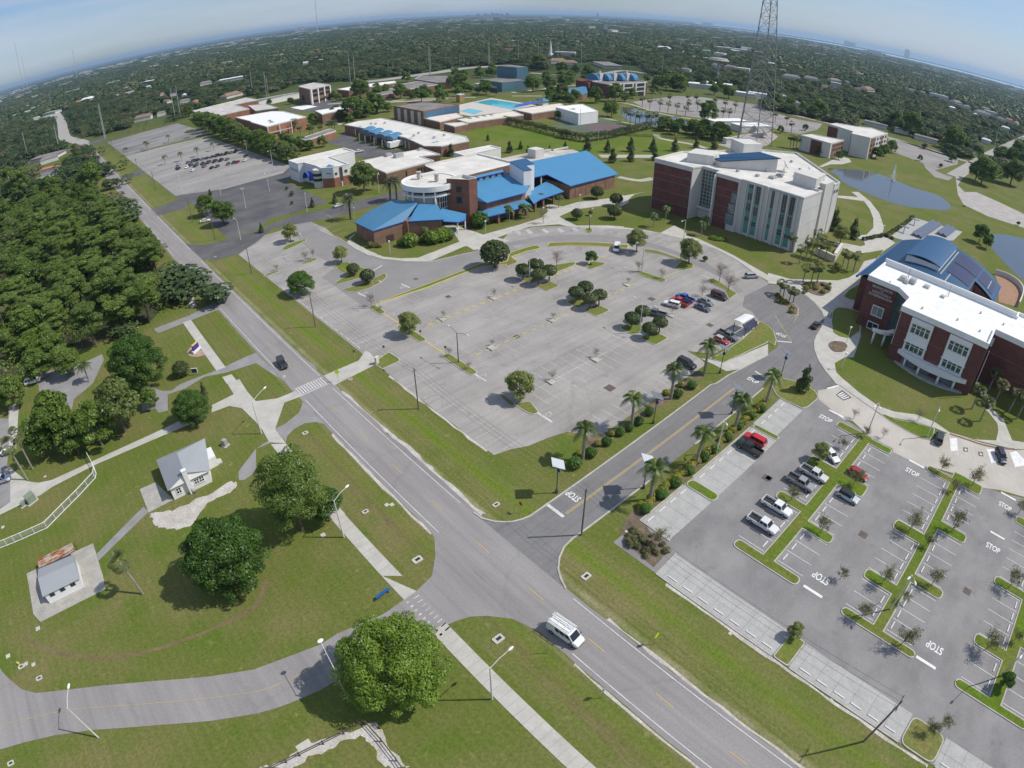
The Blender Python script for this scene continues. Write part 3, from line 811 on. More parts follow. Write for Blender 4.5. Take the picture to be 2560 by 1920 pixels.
BLUE=ribbed('blue metal roof',(0.068,0.24,0.43),0,0.6)
BLUE_Y=ribbed('angle dulled blue roof',(0.064,0.20,0.345),R(90),0.6)  # duller than BLUE: how light meets the auditorium roof is in the colour
NAVY=ribbed('navy metal roof',(0.012,0.068,0.15),R(90),0.7)
NAVY_L=ribbed('mid blue metal roof',(0.027,0.098,0.21),R(90),0.7)
BLUE_TRIM=pm('blue fascia',(0.05,0.10,0.45),0.6,0.05)
TEAL=pm('green spandrel panel',(0.11,0.30,0.26),0.4,0.12,0.6)
STEEL=pm('galvanised steel',(0.45,0.45,0.44),0.5,0.1,1.0,metal=0.3)
DARKM=pm('dark metal',(0.05,0.05,0.055),0.6,0.1,1.0)
PVM=pm('solar cells',(0.028,0.03,0.075),0.3,0.2,0.8,spec=0.4)
def glass_mat(name,col,rough=0.12):
 m,t,b=node_mat(name)
 g=t.nodes.new('ShaderNodeNewGeometry'); n=t.nodes.new('ShaderNodeTexNoise'); n.inputs['Scale'].default_value=0.5; n.inputs['Detail'].default_value=2
 mx=t.nodes.new('ShaderNodeMix'); mx.data_type='RGBA'
 mx.inputs['A'].default_value=(*[c*0.5 for c in col],1); mx.inputs['B'].default_value=(*[c*1.6 for c in col],1)
 t.links.new(g.outputs['Position'],n.inputs['Vector']); t.links.new(n.outputs['Fac'],mx.inputs['Factor']); t.links.new(mx.outputs['Result'],b.inputs['Base Color'])
 b.inputs['Roughness'].default_value=rough; b.inputs['Specular IOR Level'].default_value=0.5
 return m
GLASS=glass_mat('window glass',(0.025,0.032,0.035))
GLASS_G=glass_mat('green tinted glass',(0.05,0.095,0.085))
GLASS_B=glass_mat('pale curtain glass',(0.16,0.2,0.22))

def cen(p):return (sum(a[0] for a in p)/len(p),sum(a[1] for a in p)/len(p),0)

def quadbox(mb,a,b,z0,z1,out,inn=0.1):
 """an upright panel on the wall line a-b: proud of it by `out` on the right-hand side of a->b"""
 dx,dy=b[0]-a[0],b[1]-a[1]; k=math.hypot(dx,dy); nx,ny=dy/k,-dx/k
 mb.prism([(a[0]+nx*out,a[1]+ny*out),(b[0]+nx*out,b[1]+ny*out),(b[0]-nx*inn,b[1]-ny*inn),(a[0]-nx*inn,a[1]-ny*inn)],z0,z1,True,True)

def lerp(a,b,t):return (a[0]+(b[0]-a[0])*t,a[1]+(b[1]-a[1])*t)

def window_row(par,a,b,z0,z1,n,frac,glass=None,frame=None,name='window',bars=(2,1)):
 """n windows spread along the wall a-b, each a part with its own glazing bars"""
 Lw=math.hypot(b[0]-a[0],b[1]-a[1])
 for i in range(n):
  t0,t1=(i+0.5-frac/2)/n,(i+0.5+frac/2)/n
  p,q_=lerp(a,b,t0),lerp(a,b,t1)
  mb=MB(); quadbox(mb,p,q_,z0,z1,0.05)
  o=mb.build(name,glass or GLASS,par)
  if frame:
   f=MB(); w=Lw*frac/n
   quadbox(f,lerp(a,b,t0-0.12/Lw),lerp(a,b,t1+0.12/Lw),z1,z1+0.15,0.14)
   quadbox(f,lerp(a,b,t0-0.12/Lw),lerp(a,b,t1+0.12/Lw),z0-0.15,z0,0.18)
   for tt in [t0+(t1-t0)*j/bars[0] for j in range(bars[0]+1)]:
    quadbox(f,lerp(a,b,tt-0.07/Lw),lerp(a,b,tt+0.07/Lw),z0,z1,0.11)
   for j in range(1,bars[1]+1):
    zz=z0+(z1-z0)*j/(bars[1]+1); quadbox(f,p,q_,zz-0.05,zz+0.05,0.10)
   fo=f.build('frame',frame,par); fo.parent=o
   fo.location=(0,0,0)
 return

def flat(name,label,pts,z,wall,roof,par_h=0.5,cap=None,capz=0.0,z0=0.0,cat='building',group=None,root=None,drop=0.15):
 """walls on a footprint, a coping band and a sunk flat roof"""
 if area(pts)<0:pts=pts[::-1]
 t=root or thing(name,label,cat,cen(pts),group=group)
 w=MB(); w.prism(pts,z0,z-capz,top=False); w.build('wall',wall,t)
 inn=offset(pts,0.4)
 r=MB(); r.poly(inn,z-par_h); r.build('roof',roof,t)
 c=MB(); out=offset(pts,-0.12)
 n=len(pts)
 for i in range(n):
  a,b,ia,ib=out[i],out[(i+1) % n],inn[i],inn[(i+1) % n]
  c.face([(*a,z-max(capz,drop)),(*b,z-max(capz,drop)),(*b,z),(*a,z)])
  c.face([(*a,z),(*b,z),(*ib,z),(*ia,z)])
  c.face([(*ib,z-par_h-0.05),(*ia,z-par_h-0.05),(*ia,z),(*ib,z)])
  p_,p2=pts[i],pts[(i+1) % n]
  c.face([(*p_,z-max(capz,drop)),(*p2,z-max(capz,drop)),(*b,z-max(capz,drop)),(*a,z-max(capz,drop))])
 c.build('parapet',cap or wall,t)
 return t

def roof_units(t,spots,z,mat=None,name='rooftop_unit'):
 for x,y,s,h in spots:
  m=MB(); m.box(x-s,y-s*0.7,z,x+s,y+s*0.7,z+h); m.box(x-s*0.8,y-s*0.5,z+h,x+s*0.8,y+s*0.5,z+h+0.12)
  m.build(name,mat or STEEL,t)

def slope_roof(par,name,pts,mat,fascia=None,th=0.35):
 """a sloping plane with thickness: pts are (x, y, z)"""
 m=MB(); m.face(pts); low=[(p[0],p[1],p[2]-th) for p in pts]
 m.face(low[::-1])
 o=m.build(name,mat,par)
 f=MB(); n=len(pts)
 for i in range(n):f.face([low[i],low[(i+1) % n],pts[(i+1) % n],pts[i]])
 f.build('fascia',fascia or BLUE_TRIM,par)
 return o

# ------------------------------------------------ A: brick innovation centre, front right
ft=[(152.0,25.8),(152.0,2.0),(163.4,2.0),(163.4,-26),(184,-26),(184,-2.2),(180.2,-2.2),(180.2,39.2),(163.7,39.2),(163.7,30.0),(159.4,25.8)]
ctr=flat('innovation_center','dark red brick three storey building with white flat roof and lettering, at the right edge',ft,15.0,BRICK_RED,ROOF_W,par_h=0.9,cap=TRIM,capz=1.5)
m=MB()                                    # diagonal glazing between the wings
quadbox(m,(163.6,30.0),(159.4,25.9),0.2,13.2,0.12)
gw=m.build('curtain_glass',GLASS_G,ctr)
f=MB()
for k in range(7):p=lerp((163.6,30.0),(159.4,25.9),k/6); p2=lerp((163.6,30.0),(159.4,25.9),k/6+0.02); quadbox(f,p,p2,0.2,13.2,0.2)
for zz in (2.6,4.6,6.6,8.8,11):quadbox(f,(163.6,30.0),(159.4,25.9),zz,zz+0.12,0.19)
fo=f.build('mullion',DARKM,ctr)
for y0,y1 in ((16.3,22.3),(5.6,11.8)):   # projecting white window bays (walls face -X, so run from +Y to -Y reversed)
 m=MB()
 m.box(151.45,y0,12.0,152.1,y1,13.3); m.box(151.45,y0,6.9,152.1,y1,9.2); m.box(151.45,y0,2.9,152.1,y1,4.3)
 m.box(151.4,y0,4.3,152.1,y0+0.45,6.9); m.box(151.4,y1-0.45,4.3,152.1,y1,6.9)
 m.box(151.4,y0,9.2,152.1,y0+0.45,12.0); m.box(151.4,y1-0.45,9.2,152.1,y1,12.0)
 m.box(151.0,y0-0.2,6.75,151.45,y1+0.2,6.95); m.box(151.0,y0-0.2,4.15,151.45,y1+0.2,4.35)
 m.build('window_bay',TRIM,ctr)
 for z0,z1 in ((4.35,6.75),(9.2,11.9)):
  a,b=(151.75,y1-0.5),(151.75,y0+0.5)
  mb=MB(); mb.box(151.75,y0+0.45,z0,152.1,y1-0.45,z1); o=mb.build('window',GLASS_G,ctr)
  fr=MB()
  for k in range(5):
   yy=y0+0.5+(y1-y0-1.0)*k/4; fr.box(151.6,yy-(0.14 if k in (1,3) else 0.07),z0,151.8,yy+(0.14 if k in (1,3) else 0.07),z1)
  fr.box(151.62,y0+0.5,(z0+z1)/2+0.3,151.79,y1-0.5,(z0+z1)/2+0.42); fr.box(151.6,y0+0.5,z1-0.12,151.8,y1-0.5,z1); fr.box(151.6,y0+0.5,z0,151.8,y1-0.5,z0+0.15)
  w=fr.build('frame',TRIM,ctr); w.parent=o
# the bulging white canopy over the entrance colonnade
arc=[(152.2,23.2)]+[(152.2-4.4*math.sin(math.pi*(0.12+0.76*k/14))+1.2,23.2-19.6*k/14) for k in range(15)]+[(152.2,3.6)]
m=MB(); m.prism(arc,2.6,3.75,True,True); m.build('canopy',TRIM,ctr)
for k in (2,5,9,12):
 x,y=arc[k+1]; m=MB(); m.tube((x+0.6,y,0),(x+0.6,y,2.6),0.32,n=12); m.build('column',TRIM,ctr,smooth=True)
m=MB(); m.prism([(p[0]-0.6,p[1]) for p in arc[1:-1]]+[(152,3.6),(152,23.2)],0.0,0.15); m.build('terrace',CONC_BAY,ctr)
for k,(y0,y1) in enumerate(((17.6,21.5),(13.4,16.6),(6.5,10.5))):
 m=MB(); m.box(151.93,y0,0.3,152.1,y1,2.5); m.build('window',GLASS_B,ctr)
for y in (1.2,25.5):
 m=MB(); m.box(151.9,y,4.0,152.1,y+0.1,13.3); m.build('wall_band',TRIM,ctr)
for zz in (4.2,8.4):                        # string courses
 m=MB(); m.box(163.6,30.1,zz,163.72,39.2,zz+0.14); m.box(151.92,22.4,zz,152.02,25.7,zz+0.14); m.box(151.92,12,zz,152.02,16,zz+0.14); m.box(163.3,-26,zz,163.42,2,zz+0.14); m.build('string_course',pm('brick course',(0.24,0.12,0.1)),ctr)
for z0,z1,y0,y1,gm in ((4.6,7.2,32.5,35.6,GLASS_B),(0.4,2.2,32.7,35.7,GLASS)):
 m=MB(); m.box(163.58,y0,z0,163.75,y1,z1); o=m.build('window',gm,ctr)
 f=MB(); f.box(163.5,y0-0.2,z1,163.75,y1+0.2,z1+0.25); f.box(163.5,y0-0.2,z0-0.25,163.75,y1+0.2,z0); f.box(163.5,y0-0.2,z0,163.75,y0,z1); f.box(163.5,y1,z0,163.75,y1+0.2,z1); f.box(163.52,(y0+y1)/2-0.05,z0,163.75,(y0+y1)/2+0.05,z1)
 fo=f.build('frame',TRIM,ctr); fo.parent=o

def letters(par,text,size,loc,rot,mat,name='lettering',ext=0.06,sx=1.0,align='CENTER'):
 c=bpy.data.curves.new(name,'FONT'); c.body=text; c.size=size; c.extrude=ext; c.align_x=align; c.align_y='CENTER'
 c.materials.append(mat)
 o=bpy.data.objects.new(name,c); COL.objects.link(o)
 o.rotation_euler=rot; o.scale=(sx,1,1)
 if par:
  o.parent=par; o.location=tuple(loc[i]-par.matrix_basis.translation[i] for i in range(3))
 else:o.location=loc
 return o
# a wall facing -X: text runs towards -Y, upright
rotW=(R(90),0,R(-90))
SILVER=pm('sign letters',(0.62,0.6,0.58),0.5,0.03)
for txt,z,s in (('BROWN CENTER',12.55,0.95),('FOR',11.85,0.5),('INNOVATION &',11.1,0.95),('ENTREPRENEURSHIP',10.15,0.95)):
 letters(ctr,txt,s,(163.62,34.4,z),rotW,SILVER,sx=0.82)
m=MB()                                     # entrance bridge canopy and posts in the corner
m.prism([(158.9,26.3),(156.6,27.6),(155.4,29.6),(155.0,32.0),(156.0,32.4),(156.6,30.2),(158.0,28.6),(160.6,27.6)],3.7,4.4,True,True); m.build('entrance_canopy',TRIM,ctr)
for x,y in ((155.6,31.4),(156.6,28.6)):
 m=MB(); m.tube((x,y,0),(x,y,3.7),0.32,n=10); m.build('column',TRIM,ctr,smooth=True)
m=MB(); m.box(180.0,-2.0,15.0,180.55,39.4,15.9); m.build('rear_parapet',TRIM,ctr)
m=MB(); m.box(163.3,-2.5,11.2,163.6,1.6,13.8) if False else m.box(162.9,1.2,10.2,163.3,1.9,12.6); m.build('downpipe',TRIM,ctr)
roof_units(ctr,[(172.5,31.4,1.2,1.1),(173.4,28.6,1.3,1.3),(171.2,29.9,0.8,0.9),(174.6,24.5,1.2,0.5),(172,19.0,0.9,0.4)],14.1)
for x,y in ((166.2,33.5),(157.5,21.5),(160,12.0),(172,7.5),(171.0,0.5),(159,5.5)):
 m=MB(); m.tube((x,y,14.1),(x,y,14.7),0.25,n=8); m.build('roof_vent',STEEL,ctr)
for x,y in ((174.6,30.4),(174.4,17.8)):
 m=MB(); m.tube((x,y,14.1),(x,y,17.4),0.12,n=6); m.tube((x+.3,y,14.1),(x+.1,y,16.4),0.05,n=5); m.tube((x-.5,y+.6,14.15),(x,y,16.8),0.05,n=5); m.build('antenna_mast',STEEL,ctr)

# the arched blue hall behind it
hall=thing('arched_hall','wide arched hall with navy metal roof and raised blue monitor behind the white roof','building',(212,26,0))
def archz(y):return 15.0-(4.1*((y-28)/16.3) ** 2 if y>28 else 6.4*((28-y)/21.4) ** 2.1)
def archsheet(x0,x1,y0,y1,dz,n=22):
 m=MB(); ys=[y0+(y1-y0)*k/n for k in range(n+1)]
 for a,b in zip(ys[:-1],ys[1:]):
  xa,xb=(x0(a),x0(b)) if callable(x0) else (x0,x0)
  m.face([(xa,a,archz(a)+dz),(x1,a,archz(a)+dz),(x1,b,archz(b)+dz),(xb,b,archz(b)+dz)])
 return m
near=lambda y:181.0 if y>14 else 200.0
for x0,x1,y0,y1 in ((181.0,222.5,13.9,39.5),(171.0,222.5,39.5,44.6),(203.5,222.5,6.2,13.9)):
 m=archsheet(x0,x1,y0,y1,0.0); m.build('roof',NAVY,hall,smooth=True)
m=MB()
m.box(171.0,44.3,archz(44.5)-.5,222.5,44.75,archz(44.5)+.05); m.box(203.4,6.0,archz(6.4)-.6,222.5,6.25,archz(6.4)+.05); m.build('eave',BLUE_TRIM,hall)
m=MB(); m.box(172.2,42.6,0,221.6,43.4,10.6); m.box(172.2,39.3,0,172.8,42.6,10.8); m.build('side_wall',BRICK_RED,hall)
m=MB()
for k in range(20):
 a,b=7+36*k/20,7+36*(k+1)/20; m.face([(221.6,a,0),(221.6,b,0),(221.6,b,archz(b)-.1),(221.6,a,archz(a)-.1)])
m.face([(204,7.0,0),(221.6,7.0,0),(221.6,7.0,8.3),(204,7.0,8.3)]); m.face([(203.6,13.8,0),(204,7.0,0),(204,7.0,8.3),(203.6,13.8,11.5)]); m.face([(181,13.9,0),(203.6,13.9,0),(203.6,13.9,11.5),(181,13.9,11.5)]); m.build('wall',BRICK_RED,hall)
for k in range(6):
 x=178+k*7; m=MB(); m.box(x,43.38,1.0,x+4,43.5,8.5); m.build('window',GLASS_G,hall)
mon=MB(); n=8
ys=[24.2+11.6*k/n for k in range(n+1)]
mz=lambda y:16.5+1.0*(1-((y-30)/5.8) ** 2)
for a,b in zip(ys[:-1],ys[1:]):mon.face([(189.4,a,mz(a)),(219.4,a,mz(a)),(219.4,b,mz(b)),(189.4,b,mz(b))])
for a,b in zip(ys[:-1],ys[1:]):mon.face([(189.4,b,mz(b)),(189.4,b,mz(b)-.3),(189.4,a,mz(a)-.3),(189.4,a,mz(a))])
mo=mon.build('monitor_roof',NAVY_L,hall)
m=MB(); m.prism([(190.0,24.6),(218.8,24.6),(218.8,35.4),(190.0,35.4)],11.0,16.45,top=False); m.build('monitor_wall',WHITEW,hall)
for x0,x1,y0,y1 in ((194,206,14.6,22.6),(206.6,219,14.0,22.6),(206.6,219,7.6,13.4)):
 m=archsheet(x0,x1,y0,y1,0.14,n=6); m.build('solar_panel',PVM,hall)
for x0,x1,y in ((188,219,23.4),(182,193,21.0),(207,217,9.4)):
 m=MB(); m.box(x0,y,archz(y)+0.02,x1,y+0.35,archz(y)+0.3); m.build('roof_rail',STEEL,hall)
m=MB()
m.box(196,8.0,8.0,203.2,8.2,8.3); m.box(196,13.2,8.0,203.2,13.4,8.3)
for k in range(7):m.box(196.2+k*1.1,8.0,8.3,196.6+k*1.1,13.4,8.5)
m.build('trellis',TRIM,hall)
for x,y in ((196.2,8.1),(202.8,8.1)):
 m=MB(); m.box(x,y,0,x+.35,y+.35,8.0); m.build('post',TRIM,hall)

# patio with the curved retaining wall beyond
pt=smooth_line(G('A',1920,575,2050,620,2150,690,2190,760,2180,830,2150,900),4)
rw=thing('patio_wall','low curved white retaining wall round a brown patio by the pond','wall',(*pt[0],0))
m=MB(); m.prism(ribbon(pt,0.25),0,2.2); m.build('wall',STUCCO,rw)
sheet('patio',pm('patio pavers',(0.34,0.2,0.13),0.9,0.1,0.5),[pt+G('A',1960,850,1960,680)],0.06)

# ------------------------------------------------ C: five storey white and brick block
fc=[(196.0,120.2),(201.9,119.6),(201.9,112.0),(198.0,111.2),(198.0,101.0),(199.0,100.4),(199.0,76.3),(216.0,76.3),(216.0,80.0),(231.9,80.0),(231.9,77.4),(238.0,77.4),(272.4,111.8),(259.7,122.4),(216.7,139.0),(195.4,137.6)]
blk=flat('campus_block','five storey white block with brick panels, rooftop dishes and a blue wedge penthouse',fc,20.4,STUCCO,ROOF_P,par_h=0.8,cap=STUCCO,capz=0.6)
m=MB(); quadbox(m,(195.42,137.4),(195.98,120.6),0.0,18.6,0.12); m.build('brick_panel',BRICK_RED,blk)
m=MB(); quadbox(m,(198.0,110.6),(198.0,101.6),3.4,18.9,0.12); m.build('brick_panel',BRICK_RED,blk)
m=MB(); quadbox(m,(198.0,110.6),(198.0,104.6),0.0,3.38,0.12); m.build('brick_panel',BRICK_RED,blk)
for zz in (4.2,8.4,12.6,15.2):
 m=MB(); quadbox(m,(195.4,137.4),(196.0,120.6),zz,zz+0.12,0.16); quadbox(m,(198.0,110.6),(198.0,102),zz,zz+0.12,0.16); m.build('string_course',pm('panel joint',(0.3,0.2,0.17)),blk)
for z0,z1 in ((10.9,14.6),(6.8,10.4),(2.4,6.4)):
 m=MB(); quadbox(m,(198.0,103.8+(14-z1)*0.18),(198.0,101.7),z0,z1,0.2); m.build('window',GLASS_B,blk)
for zz in (15.0,9.6,5.0):
 m=MB(); quadbox(m,(195.9,122.6),(195.95,121.4),zz,zz+1.3,0.2); m.build('window',GLASS_G,blk)
# glazed recess
m=MB(); quadbox(m,(201.9,119.2),(201.9,112.3),4.8,19.2,0.1); o=m.build('curtain_glass',GLASS_G,blk)
f=MB()
for k in range(6):y=119.2-6.9*k/5; f.box(201.62,y-0.06,4.8,201.9,y+0.06,19.2)
for zz in np.arange(5.5,19.2,1.4):f.box(201.64,112.3,zz-0.05,201.9,119.2,zz+0.05)
f.build('mullion',STUCCO,blk)
m=MB(); m.box(200.2,112.1,4.2,201.8,119.4,4.7); m.build('canopy',STUCCO,blk)
m=MB(); m.box(196.6,110.7,0,199.0,111.3,19.6); m.build('fin',STUCCO,blk)
# vertical window slots with green spandrels; dark lights
def slot(y0,y1,lights):
 m=MB(); m.box(198.9,y1,1.0,199.05,y0,19.4); m.build('spandrel',TEAL,blk)
 for z0,z1,rows in lights:
  m=MB(); m.box(198.84,y1+0.05,z0,199.05,y0-0.05,z1); o=m.build('window',GLASS,blk)
  f=MB()
  for yy in (y1+0.05,(y0+y1)/2,y0-0.05):f.box(198.78,yy-0.05,z0,198.95,yy+0.05,z1)
  for k in range(rows+1):zz=z0+(z1-z0)*k/rows; f.box(198.79,y1,zz-0.05,198.95,y0,zz+0.05)
  fo=f.build('frame',pm('slot frame',(0.3,0.33,0.32)),blk); fo.parent=o
slot(97.7,95.9,[(18.0,19.3,2),(13.6,16.2,4),(9.4,12.3,4),(5.6,7.2,2)])
slot(94.6,92.8,[(12.8,19.2,8),(8.4,11.6,5),(4.4,6.0,2)])
slot(88.4,87.3,[(13.0,19.4,8),(9.4,11.3,3),(5.4,7.0,2)])
slot(84.1,82.3,[(12.8,19.2,8),(8.2,12.2,5),(4.4,6.6,2)])
slot(81.0,79.2,[(12.8,19.2,8),(8.2,12.2,5),(4.2,5.6,2)])
for y in (98.6,95.25,91.8,89.7,85.6,81.65,78.2):
 m=MB(); m.box(198.35,y-0.28,0,199.05,y+0.28,19.7); m.build('pilaster',STUCCO,blk)
m=MB(); m.prism([(199.0,76.4),(199.0,89.7),(198.3,89.7),(198.3,90.3),(200.2,90.3),(200.2,76.4)],19.6,20.42,True,True); m.build('cornice',STUCCO,blk)
m=MB(); m.box(198.9,76.22,4.0,215.8,76.32,4.15); m.box(198.9,76.22,9.5,215.8,76.32,9.65); m.box(198.9,76.22,15,215.8,76.32,15.12); m.build('wall_joint',pm('stucco joint',(0.45,0.44,0.41)),blk)
# stair glazing on the lit side
m=MB(); m.box(222.5,77.6,0,231.9,80.2,21.5); m.build('stair_tower',STUCCO,blk)
m=MB(); m.box(217.2,79.7,1,222.3,80.0,20); m.build('curtain_glass',GLASS,blk)
f=MB()
for x in (217.2,219.7,222.2):f.box(x-.12,79.4,1,x+.12,79.9,20.3)
for zz in np.arange(1,20.3,1.75):f.box(217.2,79.42,zz-.1,222.2,79.9,zz+.1)
f.build('mullion',TRIM,blk)
for x in (232.6,235.5):
 m=MB(); m.box(x,77.2,16.6,x+1.3,77.42,17.8); m.build('window',GLASS_G,blk)
# roof structures
m=MB(); m.prism([(204.2,128.5),(214.5,131.4),(219.5,122.6),(209.4,119.6)],19.6,23.4); m.build('lift_housing',STUCCO,blk)
m=MB(); m.prism([(216,79.2),(228.8,80.6),(229.4,87.2),(216.8,88.8)],19.6,24.0); m.build('plant_room',STUCCO,blk)
m=MB(); m.prism([(238,122),(247.5,118),(252,127),(243,131)],19.6,25.0); m.build('plant_room',STUCCO,blk)
wa=[P('C',850,335,19.7),P('C',1480,380,19.7)]
wedge=[(*P('C',870,268,22.3),22.3),(*P('C',1500,237,25.7),25.7),(*P('C',1275,168,25.7),25.7),(*P('C',840,198,23.2),23.2),(*P('C',848,228,22.8),22.8),(*P('C',782,238,22.2),22.2)]
slope_roof(blk,'wedge_roof',wedge,NAVY,pm('wedge edge',(0.02,0.03,0.06)),0.3)
m=MB(); base=[(p[0],p[1]) for p in wedge]; ib=offset(base,0.5) if area(base)>0 else offset(base[::-1],0.5)[::-1]
n=len(wedge)
for i in range(n):
 j=(i+1) % n
 m.face([(*ib[i],19.6),(*ib[j],19.6),(*ib[j],wedge[j][2]-.3),(*ib[i],wedge[i][2]-.3)])
m.build('penthouse_wall',STUCCO,blk)
DISH=pm('dish white',(0.72,0.7,0.64),0.6,0.05)
def dish(par,x,y,z,r,az,el):
 d=Vector((math.cos(az)*math.cos(el),math.sin(az)*math.cos(el),math.sin(el))); u=d.orthogonal().normalized(); w=d.cross(u)
 m=MB(); n,k=16,4
 ring=[[Vector((x,y,z))+d*(0.35*r*(j/k) ** 2)+(u*math.cos(2*math.pi*i/n)+w*math.sin(2*math.pi*i/n))*(r*j/k) for i in range(n)] for j in range(k+1)]
 for j in range(k):
  for i in range(n):m.face([ring[j][i],ring[j][(i+1) % n],ring[j+1][(i+1) % n],ring[j+1][i]])
 m.tube(Vector((x,y,z))-d*0.1,Vector((x,y,z))+d*r*0.9,0.05,n=5)
 m.tube((x,y,19.6 if par==blk else 0),(x-d.x*.2,y-d.y*.2,z),0.16,n=6)
 m.build('satellite_dish',DISH,par,smooth=False)
for f_,x,y,r in (('C',1545,330,2.2),('C',1525,385,1.6),('C',1795,365,1.3)):
 xx,yy=P(f_,x,y,21.5); dish(blk,xx,yy,22.0,r,R(-60),R(40))
roof_units(blk,[(*P('C',1330,370,19.6),1.4,1.6),(*P('C',1410,450,19.6),1.6,0.9),(*P('C',1490,420,19.6),1.6,0.7),(*P('C',1250,430,19.6),0.9,0.8),(*P('C',1040,380,19.6),0.7,0.8),(*P('C',1700,355,19.6),.6,.5),(*P('C',1640,430,19.6),.7,.3),(*P('C',1610,280,19.6),.7,.8),(*P('C',650,290,19.6),.6,.3)],19.6)

# ------------------------------------------------ D: blue roofed library with the white drum
lib=thing('blue_roof_library','long brick building with bright blue metal roofs, brick tower and round white drum','building',(140,180,0))
# fan shaped auditorium
w=MB(); w.prism([(92.6,187),(92.4,174.3),(104.2,173.2),(104.6,172.6),(114.9,166.2),(117,172),(112,184),(104,189)],0,5.3,top=False); w.build('auditorium_wall',BRICK_TAN,lib)
m=MB(); quadbox(m,(104.0,174.2),(105.2,172.4),0,6.1,0.7); m.build('pier',BRICK_ORG,lib)
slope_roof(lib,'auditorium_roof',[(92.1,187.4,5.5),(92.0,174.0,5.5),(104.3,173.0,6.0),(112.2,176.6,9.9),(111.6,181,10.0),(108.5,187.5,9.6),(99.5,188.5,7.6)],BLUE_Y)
slope_roof(lib,'auditorium_roof',[(105.0,172.2,5.9),(115.4,165.6,5.6),(117.2,171.4,9.2),(112.4,176.2,9.6)],BLUE)
m=MB(); quadbox(m,(112.3,176.7),(104.2,172.7),4.6,6.4,0.25); m.build('ridge_wall',BRICK_ORG,lib)
slope_roof(lib,'porch_roof',[(115.2,165.8,4.9),(119.2,162.6,4.4),(122.6,162.8,4.4),(125.6,166.4,5.0),(119.4,172,7.2),(116.6,170.6,7.0)],BLUE)
for x,y in ((119.6,163.6),(123.6,164.6)):
 m=MB(); m.tube((x,y,0),(x,y,4.2),0.28,n=10); m.build('column',TRIM,lib)
m=MB(); quadbox(m,(97,173.8),(99.6,173.55),0,2.4,0.1); m.build('door',pm('bronze door',(0.07,0.05,0.045)),lib)
# drum
def ring(mb,c,r0,r1,z0,z1,a0=0,a1=360,n=48):
 for k in range(n):
  a,b=R(a0+(a1-a0)*k/n),R(a0+(a1-a0)*(k+1)/n)
  A,B=(math.cos(a),math.sin(a)),(math.cos(b),math.sin(b))
  o=lambda p,r,z:(c[0]+p[0]*r,c[1]+p[1]*r,z)
  mb.face([o(A,r1,z0),o(B,r1,z0),o(B,r1,z1),o(A,r1,z1)]); mb.face([o(B,r0,z0),o(A,r0,z0),o(A,r0,z1),o(B,r0,z1)])
  mb.face([o(A,r1,z1),o(B,r1,z1),o(B,r0,z1),o(A,r0,z1)]); mb.face([o(A,r0,z0),o(B,r0,z0),o(B,r1,z0),o(A,r1,z0)])
dc=(121.9,182.7)
m=MB(); ring(m,dc,9.6,10.35,13.3,15.3); m.build('drum_parapet',TRIM,lib,smooth=False)
m=MB(); m.face([(dc[0]+9.7*math.cos(2*math.pi*k/48),dc[1]+9.7*math.sin(2*math.pi*k/48),14.9) for k in range(48)]); m.build('drum_roof',ROOF_P,lib)
m=MB(); ring(m,dc,7.8,8.2,6,13.3); m.build('drum_wall',STUCCO,lib)
m=MB(); ring(m,dc,8.21,8.35,12.0,13.2); m.build('clerestory',GLASS,lib)
m=MB(); ring(m,dc,9.2,9.9,11.2,11.75); m.build('sun_shade',TRIM,lib)
m=MB(); ring(m,dc,8.2,8.5,3.8,11.2,245,290,12); m.build('curtain_glass',GLASS,lib)
f=MB()
for k in range(8):a=R(245+45*k/7); f.tube((dc[0]+8.6*math.cos(a),dc[1]+8.6*math.sin(a),3.8),(dc[0]+8.6*math.cos(a),dc[1]+8.6*math.sin(a),11.2),0.09,n=5)
for zz in (4.5,6.5,8.5,10.5):ring(f,dc,8.5,8.62,zz,zz+0.12,245,290,10)
f.build('mullion',TRIM,lib)
for a in (165,195,222,246,292):
 x,y=dc[0]+9.5*math.cos(R(a)),dc[1]+9.5*math.sin(R(a)); m=MB(); m.tube((x,y,4 if a>240 else 7.5),(x,y,13.3),0.33,n=10); m.build('column',TRIM,lib,smooth=True)
for x,y in ((120.5,187.5),(122.9,179.6)):
 m=MB(); m.tube((x,y,14.9),(x,y,15.6),0.5,0.6,n=10); m.tube((x,y,15.6),(x,y,17.4),0.85,0.7,n=10); m.tube((x,y,17.4),(x,y,17.8),0.95,0.95,n=10); m.build('exhaust_fan',pm('fan housing',(0.5,0.45,0.38),0.6),lib)
m=MB(); m.box(122.6,188.5,14.9,128.5,190.4,15.7); m.build('duct',STUCCO,lib)
# flat roofed middle
md=[(127,191.6),(132.1,193.6),(133.5,202.7),(160.5,202.0),(160.0,179.5),(131.0,178.2),(129.2,175.0),(124,176)]
w=MB(); w.prism(md,0,14.9,top=False); w.build('wall',BRICK_TAN,lib)
m=MB(); 
for t in union_tris([md,[(122,193.0),(132,193.6),(131,178),(122,176)]]):m.poly(t,14.95)
m.build('roof',ROOF_P,lib)
m=MB(); m.box(133.3,202.2,14.8,160.7,202.8,15.6); m.box(159.8,182,14.8,160.5,202.2,15.6); m.build('parapet',ROOF_P,lib)
